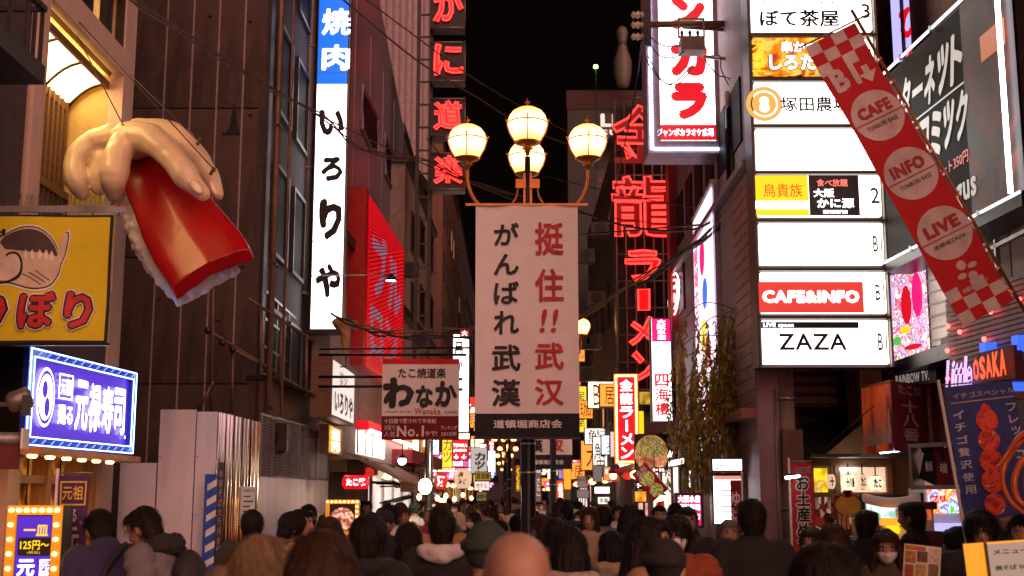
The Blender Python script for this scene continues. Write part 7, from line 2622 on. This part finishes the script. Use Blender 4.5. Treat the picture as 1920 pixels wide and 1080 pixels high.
def person(label, px_, ytop, Y, face=0., hair='short', hairm=None, coat=('down', 'jacket'), coatm=None, skin=0, tr_=0, features=False, mask=False, glasses=False,
           hood=None, bag=None, lean=0., nod=0., scale=None, collar=None, group=None, X=None, phone=False):
    """face: 0 looks down the street away from us, 180 looks at us, 90 looks left"""
    htop = CAMZ - (ytop - 928) * Y / F
    # tall figures keep a natural height
    hh = scale if scale else htop / (1.70 + (.02 if hair else -.008)) if not lean else scale
    x = (px_ - 960) / F * Y if X is None else X
    fa = math.radians(face)
    if lean:
        # the head comes forward when leaning; shift the feet back
        off = math.sin(lean) * .65 * hh
        x -= -math.sin(fa) * off
        Y -= math.cos(fa) * off
    t = thing('person', label, 'person', (x, Y, 0), fa, group)
    t.scale = (hh, hh, hh)
    pz = coat[0] if coat else 'down'
    sk = skins[skin]
    key = ('b', pz)
    b = slotobj('body', bent(BODY[pz], key, lean, nod), [sk, trous[tr_], shoe], t)
    if coat:
        slotobj(coat[1] if coat[1] != 'parka' else 'puffer_jacket', bent(COAT[coat], coat, lean, nod), [coatm], t)
    if hair:
        nm = {'beanie': 'beanie', 'hood': 'hood'}.get(hair, 'hair')
        slotobj(nm, bent(HAIR[hair], ('h', hair), lean, nod), [hairm or hairs[0]], t)
    def at(p):
        return bend(p, lean, .95, nod)
    rot = (-(lean + nod), 0, 0)
    def part(name, me, p):
        o = bpy.data.objects.new(name, me)
        COL.objects.link(o); o.parent = t
        o.location = at(p); o.rotation_euler = rot
        return o
    if features:
        for s in (-1, 1):
            part('eye', EYE, HC + Vector((s * .031, .081, .008)))
            part('eyebrow', BROW, HC + Vector((s * .032, .0915, .031)))
        if not mask:
            part('mouth', LIP, HC + Vector((0, .0905, -.066)))
    if mask:
        o = bpy.data.objects.new('face_mask', MASK if not (lean or nod) else bent(MASK, 'mask', lean, nod)); COL.objects.link(o); o.parent = t
    if glasses:
        part('glasses', GLS, HC + Vector((0, .102, .009)))
    if hood:
        m = MB()
        limb(m, [(Vector((-.12, .0, 1.44)), .035), (Vector((-.1, -.09, 1.44)), .05), (Vector((0, -.13, 1.42)), .062), (Vector((.1, -.09, 1.44)), .05), (Vector((.12, .0, 1.44)), .035)])
        for i, v in enumerate(m.v):
            m.v[i] = tuple(at(Vector(v)))
        k = 'hood' + str((lean, nod))
        if k not in BENT:
            BENT[k] = remesh(m, .012, 2, (lambda co, n: co + n * noise.noise(co * 60) * .02) if hood.name.startswith('fur') else (lambda co, n: co + n * noise.noise(co * 18) * .012))
            BENT[k].materials.append(None)
        slotobj('hood', BENT[k], [hood], t)
    if bag:
        if bag == 'backpack':
            m = MB()
            ellip(m, at(Vector((0, -.2, 1.2))), (.15, .1, .2), 14, Matrix.Rotation(-lean, 3, 'X'))
            ellip(m, at(Vector((0, -.27, 1.12))), (.11, .06, .1), 12, Matrix.Rotation(-lean, 3, 'X'))
            ob_of('backpack', remesh(m, .014, 1, lambda co, n: co + n * noise.noise(co * 12) * .012), mat('bag_black', (.02, .018, .02), .7), t)
        m = MB()
        pts = [Vector((-.15, -.1, 1.0)), Vector((-.1, -.15, 1.2)), Vector((.05, -.13, 1.38)), Vector((.13, -.03, 1.445)), Vector((.1, .1, 1.38))] if bag == 'strap' else [Vector((.12, -.13, 1.3)), Vector((.125, -.06, 1.44)), Vector((.12, .08, 1.42)), Vector((.13, .15, 1.25)), Vector((.15, .08, 1.05))]
        m.tube([at(p) for p in smooth_pts(pts, 5)], .018, 6)
        m.build('bag_strap', mat('bag_black', (.02, .018, .02), .7), t, True)
    return t

def clothmat(name, col): return mat(name, col, .9, var=.18, scale=9, bump=.35, bscale=160)
hairs = [mat('hair_black', (.012, .009, .008), .55, var=.5, scale=8, stretch=(30, 30, 2), bump=.8, bscale=3, spec=.22), mat('hair_brown', (.045, .022, .012), .55, var=.5, scale=8, stretch=(30, 30, 2), bump=.8, bscale=3, spec=.22),
         mat('hair_blonde', (.2, .14, .075), .55, var=.5, scale=8, stretch=(30, 30, 2), bump=.8, bscale=3, spec=.22), mat('hair_grey', (.2, .18, .17), .6, var=.4, scale=8, stretch=(30, 30, 2), bump=.8, bscale=3, spec=.22)]
K = {n: clothmat('cloth_' + n, q) for n, q in dict(black=(.016, .015, .018), charcoal=(.035, .033, .036), grey=(.16, .15, .16), brown=(.12, .065, .035), camel=(.33, .2, .1), beige=(.42, .31, .21), navy=(.02, .025, .06), indigo=(.035, .03, .085),
     rust=(.28, .06, .025), green=(.03, .045, .03), white=(.6, .56, .55), yellow=(.6, .4, .03), pink=(.5, .17, .2), olive=(.08, .07, .035), red=(.35, .03, .03)).items()}
furg = mat('fur_grey', (.4, .33, .3), .9, var=.4, scale=40, bump=.8)
furb = mat('fur_black', (.02, .018, .017), .9, var=.4, scale=40, bump=.8)

person('bald man seen from behind at the bottom centre, bare head close to the viewer', 970, 992, 2.95, 3, None, coat=('down', 'coat') if ('down', 'coat') in COAT else ('phone', 'coat'), coatm=K['black'], skin=1, collar=1)
person('blonde woman with a low ponytail turned to the right at the lower left', 497, 990, 3.9, -68, 'tail', hairs[2], ('phone', 'coat'), K['brown'], 1)
person('person with long dark hair seen from behind, close to the viewer at lower left', 612, 984, 3.25, 0, 'long', hairs[1], ('down', 'jacket'), K['black'])
person('man with glasses, grey puffer jacket and black backpack leaning forward by the hoarding', 292, 957, 8.0, 78, 'short', hairs[0], ('down', 'parka'), K['grey'], 1, features=True, glasses=True, bag='backpack', hood=furb, lean=.22, nod=.25, scale=1.06)
person('man in an indigo jacket with a shoulder strap bending forward by the purple flag', 203, 974, 8.4, 40, 'short', hairs[0], ('down', 'jacket'), K['indigo'], 1, bag='strap', lean=.4, nod=.2, scale=1.07)
person('man in a yellow rain jacket half hidden behind the purple flag', 160, 1010, 9.2, 30, 'short', hairs[0], ('down', 'jacket'), K['yellow'], 1)
person('dark haired head turned away in front of the shiny hoarding', 481, 951, 10, 10, 'short', hairs[0], ('down', 'jacket'), K['charcoal'])
person('young man in a camel hooded jacket looking down by the mesh hoarding', 545, 956, 10.5, -60, 'mop', hairs[0], ('phone', 'jacket'), K['camel'], 1, hood=K['brown'], nod=.25)
person('man in black behind the camel jacket, facing left by the mesh hoarding', 569, 951, 11.2, -100, 'short', hairs[0], ('down', 'jacket'), K['black'], 1, features=True)
person('person in a black hooded top left of the picture board', 694, 962, 7.0, -25, 'mop', hairs[0], ('down', 'parka'), K['black'], hood=K['black'])
person('woman with shoulder length hair right of the black hooded person', 770, 976, 8.8, 15, 'bob', hairs[0], ('down', 'jacket'), K['brown'])
person('man with a white collar and black coat from behind, left of the lamp pole', 831, 948, 8.3, 0, 'short', hairs[0], ('phone', 'coat'), K['black'], hood=K['white'])
person('person in a dark green beanie and glasses left of the bald man', 912, 972, 5.2, -20, 'beanie', K['green'], ('phone', 'coat'), K['black'], 1, glasses=True)
person('woman in a grey parka with a fur hood right of the bald man', 1064, 980, 6.4, 5, 'bob', hairs[0], ('down', 'parka'), K['grey'], 1, hood=furg)
person('person with bobbed hair, brown coat and pale scarf right of the fur hood', 1143, 990, 8.8, 10, 'bob', hairs[0], ('phone', 'coat'), K['brown'], hood=K['beige'])
person('woman with long dark hair and a camel coat turned to the right', 1206, 962, 6.5, -105, 'long', hairs[0], ('phone', 'coat'), K['camel'], 1, features=True)
person('masked man in a rust coloured jacket facing the viewer', 1262, 962, 7.9, 170, 'mop', hairs[0], ('down', 'parka'), K['rust'], 1, features=True, mask=True)
person('person in a black knitted beanie raising hands, in front of the masked man', 1240, 1003, 5.4, -30, 'beanie', K['black'], ('phone', 'jacket'), K['charcoal'], 1)
person('man in a dark suit facing the viewer behind the masked man', 1283, 946, 10.5, 175, 'short', hairs[0], ('down', 'coat') if ('down', 'coat') in COAT else ('down', 'jacket'), K['black'], 0, features=True)
person('older man with grey hair facing the viewer below the bright board', 1359, 970, 10.8, 178, 'short', hairs[3], ('phone', 'coat'), K['black'], 1, features=True)
person('tall man in a black coat seen from behind before the bright board', 1402, 930, 8.3, 0, 'short', hairs[0], ('phone', 'coat'), K['black'])
person('person with black hair turned to the right, close to the viewer at lower right', 1528, 1012, 3.9, -75, 'mop', hairs[0], ('down', 'jacket'), K['black'], 1, features=True)
person('small masked woman with bobbed hair beside the souvenir flag', 1512, 983, 9.2, 150, 'bob', hairs[1], ('down', 'jacket'), K['charcoal'], 1, features=True, mask=True)
person('woman with long brown hair seen from behind beside the souvenir flag', 1552, 976, 8.6, 5, 'long', hairs[1], ('down', 'jacket'), K['black'])
person('man in black turned half right in front of the lantern stall', 1614, 952, 10.4, -50, 'short', hairs[0], ('down', 'jacket'), K['black'], 1)
person('masked woman with long hair and a brown checked coat facing the viewer', 1646, 985, 8.2, 168, 'long', hairs[1], ('phone', 'coat'), K['olive'], 1, features=True, mask=True, nod=.15)
person('man in a black jacket looking left at the mint green glass case', 1700, 937, 10.6, 60, 'short', hairs[0], ('down', 'jacket'), K['black'], 1, features=True)
person('short person looking left beside the young man with glasses', 1784, 984, 8.8, 70, 'mop', hairs[0], ('down', 'jacket'), K['charcoal'], 1, features=True)
person('young man with glasses and a black turtleneck facing the viewer', 1822, 953, 7.8, 165, 'mop', hairs[0], ('down', 'parka'), K['black'], 1, features=True, glasses=True)
person('young man with short hair facing the viewer at the right edge by the menu board', 1898, 960, 8.2, 160, 'short', hairs[0], ('down', 'jacket'), K['charcoal'], 1, features=True)
person('person behind the blue flag at the right edge', 1870, 935, 10.2, 170, 'short', hairs[0], ('down', 'jacket'), K['black'], 1, features=True)
person('man in a white shirt standing by the white shopfront at left', 738, 944, 14, -20, 'short', hairs[0], ('phone', 'jacket'), K['white'])
person('dark haired man beside the white shirted one at the left shopfront', 752, 947, 15, -100, 'short', hairs[1], ('down', 'jacket'), K['black'])
person('person in a black and white cap jacket by the left picture board', 722, 952, 12, -60, 'beanie', K['black'], ('down', 'parka'), K['black'])
person('person in a pink jacket just right of the lamp pole', 1042, 940, 19, 0, 'short', hairs[0], ('down', 'jacket'), K['pink'])
person('person in a dark blue jacket right of the pink jacket', 1060, 938, 16, 5, 'short', hairs[0], ('down', 'parka'), K['navy'])
person('person in a beige coat walking toward the viewer right of the second banner', 1103, 948, 13, 170, 'bob', hairs[1], ('walk', 'coat'), K['beige'], 1, features=True)
person('person in a red cap at the ramen stall', 1132, 944, 19, 20, 'beanie', K['red'], ('down', 'jacket'), K['charcoal'])
person('person with long hair before the ramen banner', 1176, 946, 12.5, 10, 'long', hairs[0], ('down', 'jacket'), K['charcoal'])
person('person standing before the magenta board', 1262, 940, 14, 0, 'short', hairs[0], ('down', 'jacket'), K['black'])
# paper map held by the masked woman
mp_r = Pan.tilted('held_map', 'glossy folded map sheet held open in front of the masked woman', 'map', (1692, 1088), (1762, 1096), (1688, 1018), 7.4)
W, H = mp_r.W, mp_r.H
mp_r.wave = lambda x, z: .02 * math.sin(x * 14)
mp_r.rect('sheet', 0, W, 0, H, 0, mat('map_paper', (.7, .64, .58), .3, coat=.4), 12)
for (a, b, d, e, cc) in ((.03, .6, .86, .97, (.5, .1, .04)), (.04, .34, .5, .82, (.45, .2, .06)), (.38, .66, .55, .84, (.09, .05, .04)), (.7, .95, .6, .95, (.62, .55, .5)), (.05, .3, .08, .45, (.35, .1, .05)), (.36, .64, .1, .48, (.5, .32, .12)), (.7, .94, .1, .52, (.2, .12, .08))):
    mp_r.rect('print_block', a * W, b * W, d * H, e * H, -.004, mat('map_print_%d' % int(a * 100 + d * 10), cc, .35, var=.6, scale=60, bump=0), 6)
mp_r.txt('MAP', (.06 * W, .3 * W, .88 * H, .95 * H), pt, -.008, .02, px=False)

# the packed crowd beyond
rc_ = random.Random(21)
placed = [(o.location.x, o.location.y) for o in bpy.data.objects if o.get('category') == 'person']
explicit = [q for q in placed if q[1] < 16]
poles = [(.17, 13), (.93, 28), (P(1481, 928, 13.6).x, 13.6), (P(1462, 928, 15).x, 15), (P(1402, 928, 15.2).x, 15.2), (-.1, 43), (-.3, 60)]
coats = ['black', 'black', 'charcoal', 'grey', 'grey', 'brown', 'navy', 'camel', 'green', 'olive', 'white', 'rust', 'beige', 'beige', 'pink', 'red']
n_ok = 0
for tries in range(5000):
    if n_ok >= 175:
        break
    Y = 8.6 + (rc_.random() ** 1.5) * 58
    xl = -3.1 if Y > 21 else (-2.9 if Y > 13 else -2.6)
    xr = 2.4 if Y > 16 else 2.3
    x = rc_.uniform(xl, xr)
    if Y < 13.2 and (x < -2.1 or x > 1.75):
        continue
    if any(Y < ey + .3 and abs((x / Y - ex / ey) * F) < 48 for ex, ey in explicit):
        continue
    md = .52 if Y < 25 else .6
    if any((x - a) ** 2 + (Y - b) ** 2 < md * md for a, b in placed) or any((x - a) ** 2 + (Y - b) ** 2 < .2 for a, b in poles):
        continue
    placed.append((x, Y))
    n_ok += 1
    away = rc_.random() < .62
    fa = rc_.gauss(0, 18) if away else 180 + rc_.gauss(0, 18)
    wom = rc_.random() < .5
    hgt = rc_.gauss(1.59, .05) if wom else rc_.gauss(1.71, .055)
    hgt = max(1.5, min(1.8, hgt))
    hs = rc_.choice(['bob', 'long', 'long', 'tail', 'mop'] if wom else ['short', 'short', 'mop', 'short', 'beanie'])
    hm_ = K[rc_.choice(['black', 'green', 'charcoal'])] if hs == 'beanie' else hairs[rc_.choice([0, 0, 0, 1, 1, 2 if rc_.random() < .3 else 0, 3 if rc_.random() < .4 else 1])]
    ck_ = rc_.choice(list(COAT.keys()))
    cn = rc_.choice(coats)
    ytop = 928 + (CAMZ - hgt) * F / Y
    dirw = 'from behind' if away else 'facing us'
    where = 'near' if Y < 12 else ('middle' if Y < 22 else 'far')
    lane = 'left lane' if x < -1.9 else ('centre left' if x < 0 else ('centre right' if x < 1.4 else 'right lane'))
    hw = {'bob': 'bobbed hair', 'long': 'long hair', 'tail': 'tied hair', 'mop': 'full hair', 'short': 'short hair', 'beanie': 'beanie'}[hs]
    lab = '%s %s, %s %s, %s, %s' % ({'near': 'near', 'middle': 'mid-distance', 'far': 'distant'}[where] + ' walker', hw, cn if cn not in ('green', 'navy') else 'dark ' + cn, {'jacket': 'jacket', 'coat': 'coat', 'parka': 'puffer'}[ck_[1]], dirw, lane)
    person(lab, 0, ytop, Y, fa, hs, hm_, ck_, K[cn], rc_.choice([0, 1]), rc_.choice([0, 0, 1, 2]), features=(not away and Y < 22), mask=(not away and rc_.random() < .3), group='packed crowd along the street: ' + where, X=x)


# look-alikes that still share a label are told apart by their order across the view
_grp = {}
for o in bpy.data.objects:
    if o.parent is None and o.get('group') and o.get('label'):
        _grp.setdefault((o['group'], o['label']), []).append(o)
for (g_, l_), os_ in _grp.items():
    if len(os_) > 1 and 'walker' in l_ or len(os_) > 1 and l_.startswith('far '):
        os_.sort(key=lambda o: o.matrix_basis.translation.x / max(1, o.matrix_basis.translation.y))
        for i, o in enumerate(os_):
            o['label'] = l_ + ', ' + ['leftmost', 'second from left', 'third from left', 'fourth from left', 'fifth from left', 'sixth from left', 'seventh from left', 'eighth from left'][min(i, 7)]
